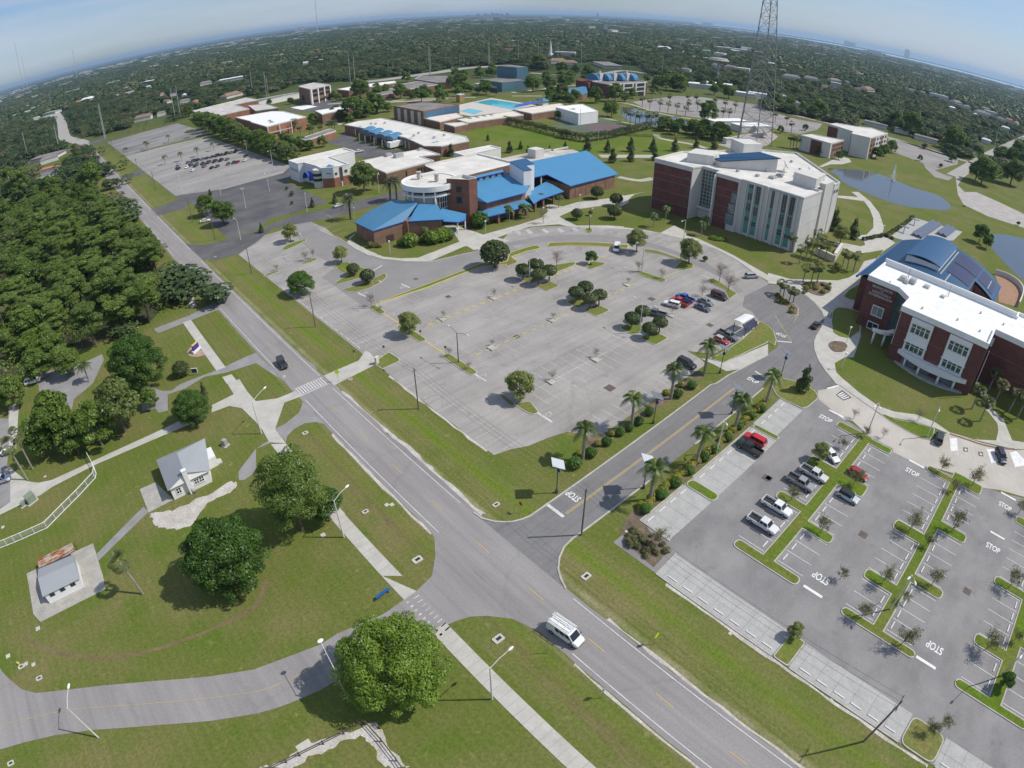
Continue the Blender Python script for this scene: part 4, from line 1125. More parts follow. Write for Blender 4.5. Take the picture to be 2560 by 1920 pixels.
# brick tower
tw=[(123.2,174.0),(127.9,167.2),(131.4,166.9),(131.4,174.9),(125.4,174.6)]
w=MB(); w.prism(tw,0,17.0,top=False); w.build('tower_wall',BRICK_RED if False else brick_mat('tower brick',(0.19,0.085,0.062),(0.225,0.105,0.08),(0.26,0.19,0.15)),lib)
m=MB(); m.poly(offset(tw,0.35),15.8); m.build('tower_roof',ROOF_P,lib)
m=MB()
it=offset(tw,0.35); tt=tw if area(tw)>0 else tw[::-1]
for i in range(len(tt)):
 j=(i+1) % len(tt); m.face([(*tt[i],17),(*tt[j],17),(*it[j],17),(*it[i],17)]); m.face([(*it[j],15.8),(*it[i],15.8),(*it[i],17),(*it[j],17)])
m.build('tower_parapet',STUCCO,lib)
for z0,z1 in ((12.2,14.2),(8.0,10.4),(1.0,3.2)):
 m=MB(); quadbox(m,(125.2,171.1),(126.3,169.5),z0,z1,0.1); o=m.build('window',GLASS,lib)
# middle blue roof, its clerestory and the canopy below
slope_roof(lib,'blue_roof',[(131.5,169.6,8.2),(133.2,164.0,8.0),(151.8,164.0,8.0),(158.4,168.2,9.2),(160.0,178.6,12.2),(131.5,178.6,12.2)],BLUE)
w=MB(); w.prism([(132,178),(132,168.6),(134,165.2),(151,165.2),(157,169),(157,178)],0,7.9,top=False); w.build('wall',BRICK_TAN,lib)
slope_roof(lib,'clerestory_roof',[(134.5,177.0,13.6),(153.5,177.0,13.6),(153.5,178.2,14.1),(134.5,178.2,14.1)],BLUE,th=0.25)
m=MB(); m.box(134.5,177.4,12.0,153.5,178.1,13.3); m.build('clerestory_wall',pm('pale blue wall',(0.25,0.33,0.42)),lib)
for k in range(6):
 x=136.5+k*3.0; m=MB(); m.box(x,177.3,12.3,x+1.2,177.45,13.1); m.build('window',GLASS,lib)
for k in range(9):
 x=135.5+k*1.75; m=MB(); m.box(x,165.08,7.0,x+0.8,165.25,7.6); m.build('window',GLASS,lib)
slope_roof(lib,'canopy_roof',[(131.2,171.0,4.6),(129.4,167.2,4.2),(131.6,161.2,3.9),(137.8,160.6,3.9),(152,160.8,4.0),(152,165.1,5.0),(134.2,165.1,5.0)],BLUE)
slope_roof(lib,'canopy_roof',[(153.3,160.9,4.0),(158.5,163.0,4.2),(173.2,164.4,4.4),(175.0,176,5.8),(159,171.0,5.4),(157.4,169.2,5.2)],BLUE)
for x,y in ((136.6,161.8),(143.5,161.6),(150.2,161.6),(155.6,162.6),(161.5,164.4),(168,165.2)):
 m=MB(); m.box(x-.4,y-.4,0,x+.4,y+.4,3.8); m.build('pier',BRICK_TAN,lib)
# white lift tower with sloping blue cap
lt=[(155.0,168.4),(158.4,167.8),(158.9,171.4),(163.0,171.0),(163.4,176.4),(155.0,176.4)]
w=MB()
lz=lambda p:15.0+(p[1]-168)*0.25
for i in range(len(lt)):
 a,b=lt[i],lt[(i+1) % len(lt)]; w.face([(*a,4),(*b,4),(*b,lz(b)),(*a,lz(a))])
w.build('lift_tower',WHITEW,lib)
slope_roof(lib,'lift_tower_roof',[(p[0]+(0.15 if p[0]>157 else -0.15),p[1]+(0.15 if p[1]>170 else -0.15),lz(p)+0.2) for p in lt],NAVY_L,th=0.25)
# right wing with the big blue plane
slope_roof(lib,'blue_roof',[(163.8,176.6,8.6),(175.2,176.3,8.6),(176.6,164.2,6.0),(207.6,164.6,6.0),(213.0,188.5,11.4),(176,189.0,11.4),(163.8,187,11.2)],BLUE)
w=MB(); w.prism([(177.2,188.4),(177.2,165),(205.6,165),(210.5,188),],0,5.7,top=False); w.build('wall',BRICK_TAN,lib)
w=MB(); w.prism([(164,188),(164,181),(177.3,181),(177.3,188)],0,8.4,top=False); w.build('recess_wall',GLASS,lib)
for x in (167.0,172.8):m=MB(); m.tube((x,177.2,0),(x,177.2,8.3),0.35,n=10); m.build('column',TRIM,lib)
for k in range(4):
 x=180.5+k*6.4; m=MB(); m.box(x,164.88,0,x+0.35,165.0,5.6); m.build('pilaster',BRICK_TAN,lib)
bk=[(163.5,189),(213,189.2),(216,200),(206,204),(170,205),(160.6,202),(160.6,189)]
w=MB(); w.prism(bk,0,9.6,top=False); w.build('wall',BRICK_TAN,lib)
m=MB(); m.poly(bk,9.5); m.build('roof',ROOF_G,lib)
m=MB(); m.box(170,204.6,9.4,206,205.2,10.3); m.box(206,203,9.4,216,203.6,10.3); m.build('parapet',STUCCO,lib)
for x,y,s,h in ((191,199.5,2.6,4.0),(166.5,200,2.4,3.4)):
 m=MB(); m.box(x-s,y-s,9.5,x+s,y+s,9.5+h); m.build('plant_room',STUCCO,lib)

# ------------------------------------------------ F: small white and orange brick office
ff=[(110.4,290.4),(110.4,278.6),(113.4,277.8),(114.2,264.5),(113.6,258.6),(117.6,254.6),(125.6,254.0),(127.2,277.4),(141.2,278.0),(141.2,289.8)]
of=flat('campus_office','two storey white stucco office over orange brick with a blue arched entrance, past the crossroads',ff,9.6,WHITEW,ROOF_P,par_h=0.6,z0=0)
m=MB(); quadbox(m,(117.6,254.6),(125.6,254.0),0,4.4,0.12); quadbox(m,(125.6,254.0),(127.0,275),0,4.4,0.12); quadbox(m,(113.6,258.6),(117.6,254.6),0,4.4,0.12); quadbox(m,(141.2,278),(141.2,289),0,4.0,0.1); m.build('brick_base',BRICK_ORG,of)
m=MB(); quadbox(m,(120.6,254.4),(122.0,254.25),0,8.9,0.2); m.build('slot',pm('dark slot',(0.1,0.07,0.06)),of)
m=MB(); m.tube((113.4,262,0.0),(113.4,262,8.6),2.6,n=20); m.build('bay',STUCCO,of)
m=MB()
for z0 in (5.6,3.2):ring(m,(113.4,262),2.5,2.75,z0,z0+1.3,150,290,14)
m.build('window',GLASS,of)
m=MB()
for k in range(10):
 a,b=math.pi*k/10,math.pi*(k+1)/10; c_=lambda t:(113.2,271.2+3.8*math.cos(t),2.4+3.8*math.sin(t)); d_=lambda t:(110.6,*c_(t)[1:])
 m.face([d_(a),d_(b),c_(b),c_(a)])
m.build('barrel_canopy',BLUE_TRIM,of)
slope_roof(of,'blue_roof',[(113.4,259.0,7.6),(116.6,255.4,6.6),(120.2,256.5,8.9),(118.4,260.5,10.0)],BLUE)
window_row(of,(110.4,289.5),(110.4,279.5),4.8,6.4,4,0.4)
for a,b,z0,z1 in (((118.2,254.55),(119.4,254.5),5.6,6.8),((123.0,254.2),(124.4,254.1),5.8,7.2)):
 m=MB(); quadbox(m,a,b,z0,z1,0.1); o=m.build('window',GLASS_G,of)
m=MB(); quadbox(m,(121.0,254.4),(121.6,254.35),0,2.3,0.3); m.build('door',WHITEW,of)

# ------------------------------------------------ flat roofed campus buildings behind
def fg(f,*a,z):return G(f,*a,z=z)
gq=fg('H',290,718,630,862,1228,708,1060,655,1310,630,1090,560,880,598,z=5.4)
gb=flat('classroom_building','low brown brick classroom building with pale weathered roof and two rooftop units, behind the drum',gq,5.4,BRICK_TAN,ROOF_P,par_h=0.3,cap=STUCCO,capz=0.7)
roof_units(gb,[(*P('H',660,655,5.2),1.4,1.6),(*P('H',785,665,5.2),2.2,1.9),(*P('H',1060,580,5.2),1.0,1.2)],5.1)
window_row(gb,P('H',800,850,4),P('H',900,830,4),1,3.8,3,0.5); window_row(gb,P('H',1020,800,4),P('H',1130,770,4),1,3.8,3,0.5)
an=fg('H',1480,605,1610,645,2072,548,1940,515,z=5.6)
flat('annex_building','white walled low annex with porthole vents, behind the long pale library roof',an,5.6,WHITEW,ROOF_P,par_h=0.5)
hq=fg('H',105,258,345,300,870,418,1110,525,1320,528,1672,462,1632,405,1290,330,800,220,570,175,470,190,300,210,z=6.0)
hb=flat('workshop_building','sprawling flat roofed workshop with blue barrel canopies along its yard',hq,6.0,BRICK_TAN,ROOF_P,par_h=0.3,cap=STUCCO,capz=0.6)
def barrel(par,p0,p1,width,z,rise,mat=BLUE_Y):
 """barrel vaulted canopy from p0 to p1 on posts"""
 a,b=Vector(p0),Vector(p1); d=(b-a).normalized(); n_=Vector((-d.y,d.x)); m=MB(); k=10
 prof=[(-width/2*math.cos(math.pi*i/k),rise*math.sin(math.pi*i/k)) for i in range(k+1)]
 for (u0,h0),(u1,h1) in zip(prof[:-1],prof[1:]):
  m.face([(*(a+n_*u0),z+h0),(*(b+n_*u0),z+h0),(*(b+n_*u1),z+h1),(*(a+n_*u1),z+h1)])
 m.build('barrel_roof',mat,par)
 for q_,st_ in ((a,1),(b,-1)):e=MB(); e.face([(*(q_+n_*u),z+h) for u,h in prof][::st_]); e.build('gable',pm('canopy gable',(0.2,0.22,0.24)),par)
 for q_ in (a,b):
  for s in (-1,1):
   c_=q_+n_*s*width*0.46; f=MB(); f.box(c_.x-.25,c_.y-.25,0,c_.x+.25,c_.y+.25,z); f.build('post',TRIM,par)
for x0,y0,x1,y1,wd in ((360,370,440,322,8),(430,400,545,345,8),(545,425,660,375,8),(650,455,775,400,8)):
 barrel(hb,P('H',x0,y0,4.6),P('H',x1,y1,4.6),wd,4.6,2.4)
for x0,y0,x1,y1,wd in ((895,470,960,458,5),(1205,520,1290,505,5),(275,320,325,305,5)):
 barrel(hb,P('H',x0,y0,4.2),P('H',x1,y1,4.2),wd,4.2,1.6)
a,b=P('H',1325,600,0),P('H',1630,545,0)
for k in range(6):
 m=MB(); quadbox(m,lerp(a,b,(k+.08)/6),lerp(a,b,(k+.92)/6),0,4.4,0.12); m.build('garage_door',WHITEW,hb)
for x,y in ((445,255),(500,255),(615,245),(1040,375),(980,405),(1235,430),(1360,400)):
 xx,yy=P('H',x,y,5.8); m=MB(); m.box(xx-.6,yy-.5,5.7,xx+.6,yy+.5,6.9); m.build('roof_vent',STEEL,hb)
tr=G('H',640,560,685,575,870,530,830,520)
tl=thing('box_trailer','white box trailer parked in the workshop yard','trailer',cen(tr))
m=MB(); m.prism(tr,0.9,4.0,True,True); m.build('body',WHITEW,tl,bevel=0.06)
m=MB()
for q_ in (lerp(tr[0],tr[3],0.2),lerp(tr[1],tr[2],0.2),lerp(tr[1],tr[2],0.28)):m.tube((q_[0],q_[1],0.5),(q_[0]+.3,q_[1],0.5),0.5,n=10)
m.build('wheel',DARKM,tl)
# gym with pools
gy=fg('M',200,388,545,450,960,372,560,340,z=10)
gm_=flat('gymnasium','tall gymnasium with grey roof, white striped side and a long blue band, beside the pools',gy,10,BRICK_TAN,ROOF_D,par_h=0.4)
gy=gy if area(gy)>0 else gy[::-1]
pa,pb,pc=P('M',200,388,10),P('M',545,450,10),P('M',955,373,10)
m=MB(); quadbox(m,lerp(pb,pc,0.04),lerp(pb,pc,0.98),4.6,9.0,0.15); quadbox(m,lerp(pc,pb,0.02),lerp(pc,pb,0.96),4.6,9.0,0.15); m.build('blue_band',pm('slate blue panel',(0.07,0.155,0.26),0.6,0.06),gm_)
for k in range(4):
 for e in ((pa,pb),(pb,pa)):
  m=MB(); quadbox(m,lerp(*e,0.14+k*0.225) if e[0] is pa else lerp(*e,0.86-k*0.225-0.1),lerp(*e,0.14+k*0.225+0.1) if e[0] is pa else lerp(*e,0.86-k*0.225),0,8.8,0.12)
 m.build('white_panel',STUCCO,gm_)
lows=[('pool_house','low pool house with pale roof between the gym and the small pool',(555,530,735,572,1000,510,930,470),5),
  ('changing_rooms','long cream roofed changing rooms in front of the large pool',(935,545,1062,580,1700,492,1590,448),5),
  ('pool_office','small brick pool office with cream roof beside the playing field',(780,590,905,625,1060,592,1000,575),4.5),
  ('swim_building','pale roofed swim building to the right of the large pool',(1590,432,1795,475,2212,415,2130,360),5)]
for nm,lb,c_,z in lows:
 flat(nm,lb,fg('M',*c_,z=z),z,BRICK_TAN,pm('cream roof',(0.64,0.57,0.48),0.9,col2=(0.72,0.67,0.58),scale=0.2,fine=0.06),par_h=0.3,cap=STUCCO,capz=0.7)
sheet('pool_deck',pm('pool deck',(0.55,0.49,0.43),0.9,0.06,0.2),[G('M',860,400,1330,300,1850,385,1580,450,1100,510,860,470)],0.05)
POOL=water_mat('pool water',(0.09,0.50,0.60))
sheet('pool_water',POOL,[G('M',960,450,1075,420,1235,450,1135,490),G('M',1120,350,1330,317,1760,382,1560,432)],0.1)
cnp=thing('entrance_pavilion','row of blue gabled canopies on white frames by the playing field','canopy',(*P('M',1200,640),0))
a,b=P('M',1060,625),P('M',1390,570)
for k in range(4):
 c0,c1=lerp(a,b,k/4),lerp(a,b,(k+.95)/4); d=Vector(c1)-Vector(c0); n_=Vector((-d.y,d.x)).normalized()*5
 mid=lerp(c0,c1,0.5)
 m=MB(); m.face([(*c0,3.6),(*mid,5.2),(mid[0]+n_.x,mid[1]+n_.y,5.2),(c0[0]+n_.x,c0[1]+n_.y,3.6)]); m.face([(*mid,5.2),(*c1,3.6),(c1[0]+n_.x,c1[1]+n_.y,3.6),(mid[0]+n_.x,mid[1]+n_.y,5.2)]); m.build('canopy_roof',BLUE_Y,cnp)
 m=MB(); m.box(c0[0]-.2,c0[1]-.2,0,c0[0]+.2,c0[1]+.2,3.5); m.box(c0[0]+n_.x-.2,c0[1]+n_.y-.2,0,c0[0]+n_.x+.2,c0[1]+n_.y+.2,3.5); m.build('post',TRIM,cnp)
pvl=thing('pool_pavilion','small square pavilion with bright blue pyramid roof beyond the large pool','pavilion',(*P('M',1925,375),0))
x,y=P('M',1925,378); m=MB(); m.box(x-3,y-3,0,x+3,y+3,3.4); m.build('wall',WHITEW,pvl)
m=MB(); t_=(x,y,6); c4=[(x-4,y-4,3.4),(x+4,y-4,3.4),(x+4,y+4,3.4),(x-4,y+4,3.4)]
for i in range(4):m.face([c4[i],c4[(i+1) % 4],t_])
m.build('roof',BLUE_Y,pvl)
awn=thing('shade_canopy','long blue shade canopy along the far edge of the large pool','canopy',(*P('M',1700,400),0))
m=MB(); m.prism(G('M',1580,405,1880,355,1860,335,1640,370,z=4),3.8,4.1,True,True); m.build('canopy_roof',BLUE_TRIM,awn)
for q_ in G('M',1590,425,1690,405,1780,390,1870,372):
 m=MB(); m.box(q_[0]-.15,q_[1]-.15,0,q_[0]+.15,q_[1]+.15,3.8); m.build('post',TRIM,awn)
x,y=P('M',972,345); cub=thing('chlorine_store','little tan block store with white cap by the large pool','store',(x,y,0))
m=MB(); m.box(x-2.4,y-2.4,0,x+2.4,y+2.4,6.0); m.build('wall',pm('tan block',(0.36,0.24,0.11)),cub); m=MB(); m.box(x-2.7,y-2.7,6.0,x+2.7,y+2.7,6.8); m.build('roof',STUCCO,cub)
x,y=P('M',1360,278); sb=thing('scoreboard','black scoreboard on posts facing the pools','scoreboard',(x,y,0))
m=MB(); m.box(x-0.4,y-5,3,x+0.4,y+5,7.5); m.build('board',DARKM,sb); m=MB(); m.box(x-.2,y-4,0,x+.2,y-3.6,3); m.box(x-.2,y+3.6,0,x+.2,y+4,3); m.build('post',STEEL,sb)
# warehouse and courts
wh=fg('20',378,925,470,950,575,980,745,960,610,900,530,905,z=8)
wb=flat('warehouse','white metal warehouse with bright roof beside the tennis courts',wh,8,WHITEW,ROOF_W,par_h=0.2)
m=MB(); quadbox(m,P('20',660,1040),P('20',735,1025),0,4.2,0.2); quadbox(m,P('20',735,1025),P('20',660,1040),0,4.2,0.2); m.build('door',pm('tan door',(0.5,0.42,0.28)),wb)
sheet('tennis_court',pm('court surface',(0.15,0.10,0.10),0.9,0.1,0.1),[G('20',600,1105,780,1060,1030,1100,820,1150)],0.03)
sheet('tennis_court_surround',pm('court green',(0.09,0.125,0.09),0.9,0.1,0.1),[G('20',320,1070,560,1040,740,1030,1080,1095,830,1165,640,1150)],0.015)
# theatre
th=fg('M',1200,85,1450,122,1760,92,1500,55,z=9)
tb=flat('theatre','boxy slate blue theatre with a tall fly tower, far side of the campus',th,9,pm('slate blue wall',(0.085,0.17,0.22),0.7,0.08,0.1),ROOF_D,par_h=0.4)
ftw=fg('20',-130,568,42,582,138,576,0,560,z=20)
m=MB(); m.prism(ftw,0,20,top=False); m.build('fly_tower',pm('slate blue wall',(0.085,0.17,0.22)),tb); m=MB(); m.poly(ftw,19.9); m.build('fly_tower_roof',ROOF_D,tb)
lo=fg('M',1130,130,1340,168,1480,165,1720,110,1640,100,z=4.5); m=MB(); m.prism(lo,0,4.5,top=False); m.build('lobby_wall',STUCCO,tb); m=MB(); m.poly(lo,4.4); m.build('lobby_roof',ROOF_G,tb)
# science building with blue barrels
sc_=fg('20',690,700,842,728,1168,706,1010,672,z=13)
sb_=flat('science_building','three storey brick and white science building with blue barrel vaults on its roof',sc_,13,BRICK_RED,ROOF_D,par_h=0.8,cap=STUCCO,capz=0.8)
pa,pb=P('20',842,728,13),P('20',1165,707,13)
for k in range(3):
 for z0 in (1.0,5.0,9.0):
  m=MB(); quadbox(m,lerp(pa,pb,(k+.12)/3),lerp(pa,pb,(k+.72)/3),z0,z0+3,0.3); quadbox(m,lerp(pb,pa,1-(k+.72)/3),lerp(pb,pa,1-(k+.12)/3),z0,z0+3,0.3); m.build('balcony',GLASS,sb_)
 m=MB()
 for t_ in (0.02,0.76):
  for e in (1,-1):
   a_,b_=lerp(pa,pb,(k+t_)/3),lerp(pa,pb,(k+t_+.1)/3); quadbox(m,a_ if e>0 else b_,b_ if e>0 else a_,0,12.4,0.8)
 for zz in (4.1,8.1,12.1):
  for e in (1,-1):
   a_,b_=lerp(pa,pb,(k+.1)/3),lerp(pa,pb,(k+.8)/3); quadbox(m,a_ if e>0 else b_,b_ if e>0 else a_,zz,zz+.8,0.7)
 m.build('frame',STUCCO,sb_)
sl=fg('20',552,690,660,715,740,700,620,680,z=11); m=MB(); m.prism(sl,0,11); m.build('side_wing',BRICK_RED,sb_)
for x0,x1 in ((690,742),(785,862),(905,975),(1000,1035)):
 barrel_a,barrel_b=P('20',x0,690,13),P('20',x1,682,13)
 a_,b_=Vector(barrel_a),Vector(barrel_b); d=(b_-a_).normalized(); n_=Vector((-d.y,d.x)); m=MB()
 for i in range(8):
  t0,t1=math.pi*i/8,math.pi*(i+1)/8
  q0,q1=n_*7*math.cos(t0),n_*7*math.cos(t1)
  m.face([(*(a_+q0),13+6*math.sin(t0)),(*(b_+q0),13+6*math.sin(t0)),(*(b_+q1),13+6*math.sin(t1)),(*(a_+q1),13+6*math.sin(t1))])
 m.face([(*(a_+n_*7*math.cos(math.pi*i/8)),13+6*math.sin(math.pi*i/8)) for i in range(9)])
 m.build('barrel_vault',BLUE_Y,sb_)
for x in (758,880,990):
 q_=P('20',x,690,13); m=MB(); m.box(q_[0]-2.2,q_[1]-2.2,12.5,q_[0]+2.2,q_[1]+2.2,19.5); m.tube((q_[0],q_[1],19.5),(q_[0],q_[1],21.5),0.9,n=8); m.build('vent_tower',STUCCO,sb_)
bl=thing('blue_hall','low hall with fanned bright blue roof left of the science building','building',(*P('20',560,800),0))
bp=G('20',465,795,640,765,655,800,610,815,500,820,z=5)
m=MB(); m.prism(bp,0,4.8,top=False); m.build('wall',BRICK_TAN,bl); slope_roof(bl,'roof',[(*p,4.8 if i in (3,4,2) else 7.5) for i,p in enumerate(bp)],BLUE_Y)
# north row
nr=[('L','north_hall','long low hall with pale roof and brick side at the end of the upper lots',(200,465,262,488,380,470,500,525,882,440,700,390,990,332,850,305,690,345),8,BRICK_ORG,ROOF_G),
      ('L','white_roof_hall','two storey brick hall with bright white roof behind the row of round trees',(705,540,905,592,900,600,1090,655,1560,535,1290,470,1160,468,770,535),9,BRICK_ORG,ROOF_W),
      ('L','lecture_hall','grey roofed lecture hall between the two white roofed halls',(870,400,960,465,1230,430,1070,380),7,BRICK_ORG,ROOF_G),
      ('10','long_white_hall','long bright white roofed hall running right of the paved court',(510,955,570,985,960,905,975,880,770,915),8,BRICK_TAN,ROOF_W),
      ('10','far_white_hall','narrow white roofed hall along the far campus road',(700,770,800,780,1010,745,1210,712,1200,698,960,725),7,BRICK_TAN,ROOF_W),
      ('10','middle_hall','grey roofed brick hall with white end block, middle of the far campus',(1180,740,1330,765,1570,728,1400,700),7,BRICK_TAN,ROOF_D),
      ('10','dark_roof_hall','dark roofed low hall under the row of trees in the far campus',(990,800,1060,820,1190,800,1330,770,1210,755),5,BRICK_TAN,ROOF_D),
      ('10','grey_roof_hall','wide grey roofed hall beside the four lane highway',(1370,680,1560,710,1720,700,1640,655,1420,655),6,BRICK_TAN,ROOF_D),
      ('10','library_annex','tall white framed brick block with overhanging flat roof, back of the far campus',(365,745,470,770,635,730,500,712),15,BRICK_TAN,ROOF_G),
      ('10','covered_walkway','long covered walkway on white posts, back of the far campus',(0,860,20,880,380,805,400,795,330,800),5,TRIM,ROOF_D),
      ('10','entry_arcade','low grey roofed arcade with palms beside the yard entrance',(380,1195,430,1210,690,1130,640,1110),4.5,BRICK_ORG,ROOF_D)]
NB={}
for f_,nm,lb,c_,z,wl,rf in nr:
 q_=fg(f_,*c_,z=z); NB[nm]=flat(nm,lb,q_,z,wl,rf,par_h=0.3,cap=STUCCO if wl is not TRIM else TRIM,capz=0.8)
t_=NB['white_roof_hall']; pa,pb=P('L',1095,655,9),P('L',1385,585,9)
for k in (0.0,0.48,0.97):
 for e in (1,-1):
  a_,b_=lerp(pa,pb,k),lerp(pa,pb,k+.03); m=MB(); quadbox(m,a_ if e>0 else b_,b_ if e>0 else a_,0,8.4,0.3); m.build('pilaster',STUCCO,t_)
m=MB(); quadbox(m,pa,pb,3.8,4.3,0.25); quadbox(m,pb,pa,3.8,4.3,0.25); m.build('string_course',STUCCO,t_)
for (f_,a0,b0,z0,n) in (('L',(760,560),(1000,640),1.5,8),):
 window_row(t_,P(f_,*b0,8),P(f_,*a0,8),1.2,7.2,n,0.5)
t_=NB['library_annex']; pa,pb=P('10',470,770,15),P('10',635,730,15)
for z0 in (1.5,7.2,11):
 for e in (1,-1): 
  m=MB(); quadbox(m,pa if e>0 else pb,pb if e>0 else pa,z0,z0+2.4,0.15)
 m.build('window',GLASS,t_)
for k in (0,.33,.66,.97):
 for e in (1,-1):
  a_,b_=lerp(pa,pb,k),lerp(pa,pb,k+.05); m=MB(); quadbox(m,a_ if e>0 else b_,b_ if e>0 else a_,0,14,0.8); m.build('column',TRIM,t_)
for nm in ('long_white_hall','far_white_hall','middle_hall','entry_arcade','north_hall'):
 pass
sheet('paved_court',ASPH_DARK,[G('10',230,940,560,870,900,880,560,965,330,960)],0.03)
sheet('bright_canopy_pad',ROOF_W,[G('10',300,930,430,905,530,920,400,950)],0.06)

# ------------------------------------------------ residence pair beyond the pond
r1=fg('30',285,1165,545,1238,655,1208,385,1158,z=10)
ra=flat('residence_annex','three storey white and brick residence annex beside the fountain pond',r1,10,STUCCO,ROOF_P,par_h=0.4,cap=STUCCO,capz=0.5)
r2=fg('30',525,1068,738,1135,722,1152,885,1190,1037,1150,905,1105,780,1092,600,1062,z=15)
rb=flat('residence_hall','four storey white and brick residence hall beyond the fountain pond',r2,15,STUCCO,ROOF_P,par_h=0.5,cap=STUCCO,capz=0.5)
def panel(par,a,b,z0,z1,mat,out=0.15,name='brick_panel'):
 m=MB()
 dx,dy=b[0]-a[0],b[1]-a[1]
 # put the panel on the side that faces the camera
 if (-(a[0])*dy+(a[1])*dx)<0:a,b=b,a
 quadbox(m,a,b,z0,z1,out); m.build(name,mat,par)
a,b=r1[0],r1[1]
panel(ra,lerp(a,b,.36),lerp(a,b,.72),0,9,BRICK_RED)
a,b=r1[1],r1[2]
panel(ra,lerp(a,b,.1),lerp(a,b,1),0,9,BRICK_TAN)
for k in range(5):
 for z0 in (1,4.2,7.2):panel(ra,lerp(a,b,.2+k*.16),lerp(a,b,.28+k*.16),z0,z0+1.4,GLASS,0.25,'window')
a,b=r2[0],r2[1]
panel(rb,lerp(a,b,0),lerp(a,b,.4),0,13.5,BRICK_RED)
a,b=r2[1],r2[2]
panel(rb,a,b,1,14,GLASS_G,0.3,'curtain_glass')
a,b=r2[3],r2[4]
for k0,k1 in ((.05,.3),(.62,.72)):panel(rb,lerp(a,b,k0),lerp(a,b,k1),0,14,BRICK_TAN)
for k in range(6):
 for z0 in (1.5,5,8.5,12):panel(rb,lerp(a,b,.08+k*.155),lerp(a,b,.15+k*.155),z0,z0+1.7,GLASS,0.25,'window')

# ------------------------------------------------ the two small white houses on the left
GREYM=ribbed('grey metal roof',(0.33,0.345,0.36),0,0.4)
RUST=pm('rusty corrugated roof',(0.45,0.38,0.30),0.8,col2=(0.27,0.075,0.022),scale=1.2,stretch=(0.5,1.4,1),thresh=(0.42,0.56),fine=0.2)
cot=thing('cottage','small white wooden cottage with grey metal roof and chimney on the lawn','house',(*P('02',1640,800),0))
ez=3.0
c1,c2,c3,c4=P('02',1500,1000),P('02',1835,855),P('02',1700,720) ,P('02',1430,860)
# main body: eaves read from the photo at 3 m, ridge at 5 m
e_bl,e_fl,e_fr,e_br=P('02',1350,655,3.0),P('02',1448,920,3.0),P('02',1815,745,3.0),P('02',1770,468,3.0)
w_bl,w_fl,w_fr,w_br=[tuple(p) for p in offset([e_bl,e_fl,e_fr,e_br] if area([e_bl,e_fl,e_fr,e_br])>0 else [e_br,e_fr,e_fl,e_bl],0.45)][:4]
body=offset([e_bl,e_fl,e_fr,e_br],0.45)
m=MB(); m.prism(body,0,2.95,top=False)
rf_f,rf_b=P('02',1612,795,5.0),P('02',1525,600,5.0)
midf=lerp(e_fl,e_fr,0.47)
m.face([(*body[1],2.95) if False else (*e_fl,2.9),(*e_fr,2.9),(*lerp(midf,cen([e_bl,e_br])[:2],0.04),4.9)])
m.build('wall',pm('white weatherboard',(0.76,0.75,0.73),0.8,0.04,1.5,stretch=(1,1,8)),cot)
m=MB()
ridge_f,ridge_b=lerp(e_fl,e_fr,0.47),lerp(e_bl,e_br,0.42)
ridge_b2=lerp(ridge_b,ridge_f,0.35)
zr=5.0
m.face([(*e_bl,3.0),(*e_fl,2.9),(*ridge_f,zr),(*ridge_b2,zr)]); m.face([(*e_fl,2.9),(*e_fl,2.8),(*ridge_f,zr-.1),(*ridge_f,zr)])
m.face([(*ridge_f,zr),(*e_fr,2.9),(*e_br,3.0),(*ridge_b2,zr)]); m.face([(*e_br,3.0),(*e_bl,3.0),(*ridge_b2,zr)])
m.face([(*ridge_f,zr),(*ridge_f,zr-.1),(*e_fr,2.8),(*e_fr,2.9)])
m.build('roof',GREYM,cot)
def on_wall(par,a,b,t0,t1,z0,z1,glass=GLASS,frame=TRIM,name='window'):
 m=MB(); quadbox(m,lerp(a,b,t0),lerp(a,b,t1),z0,z1,0.06); o=m.build(name,glass,par)
 if frame:
  L_=math.hypot(b[0]-a[0],b[1]-a[1]); e=0.1/L_; f=MB()
  quadbox(f,lerp(a,b,t0-e),lerp(a,b,t1+e),z1,z1+.12,.12); quadbox(f,lerp(a,b,t0-e),lerp(a,b,t1+e),z0-.12,z0,.14)
  for t_ in (t0,(t0+t1)/2,t1):quadbox(f,lerp(a,b,t_-e/2),lerp(a,b,t_+e/2),z0,z1,.1)
  quadbox(f,lerp(a,b,t0),lerp(a,b,t1),(z0+z1)/2-.04,(z0+z1)/2+.04,.09)
  fo=f.build('frame',frame,par); fo.parent=o
bo=body if area(body)>0 else body[::-1]
# find the wall that faces the viewer at the front
fa,fb=None,None
for i in range(4):
 a,b=bo[i],bo[(i+1) % 4]; mx_,my_=(a[0]+b[0])/2,(a[1]+b[1])/2
 if my_==min((bo[k][1]+bo[(k+1) % 4][1])/2 for k in range(4)):fa,fb=a,b
on_wall(cot,fa,fb,.60,.71,1.2,2.3); on_wall(cot,fa,fb,.73,.84,1.2,2.3); on_wall(cot,fa,fb,.12,.24,1.0,2.2)
q_=lerp(fa,fb,0.46); dn=Vector((fb[1]-fa[1],-(fb[0]-fa[0]))).normalized()
m=MB(); m.obox((q_[0]+dn.x*.35,q_[1]+dn.y*.35),(dn.x,dn.y),0.7,0.9,0,5.4); m.obox((q_[0]+dn.x*.35,q_[1]+dn.y*.35),(dn.x,dn.y),0.8,1.0,5.4,5.6); m.build('chimney',WHITEW,cot)
porch=G('02',1775,650,1850,620,1890,700,1815,740)
m=MB(); m.prism(porch,0,2.3); m.build('porch',WHITEW,cot)
m=MB(); m.prism(G('02',1870,655,1910,650,1925,680,1885,700),0,.25); m.build('step',CONC,cot)
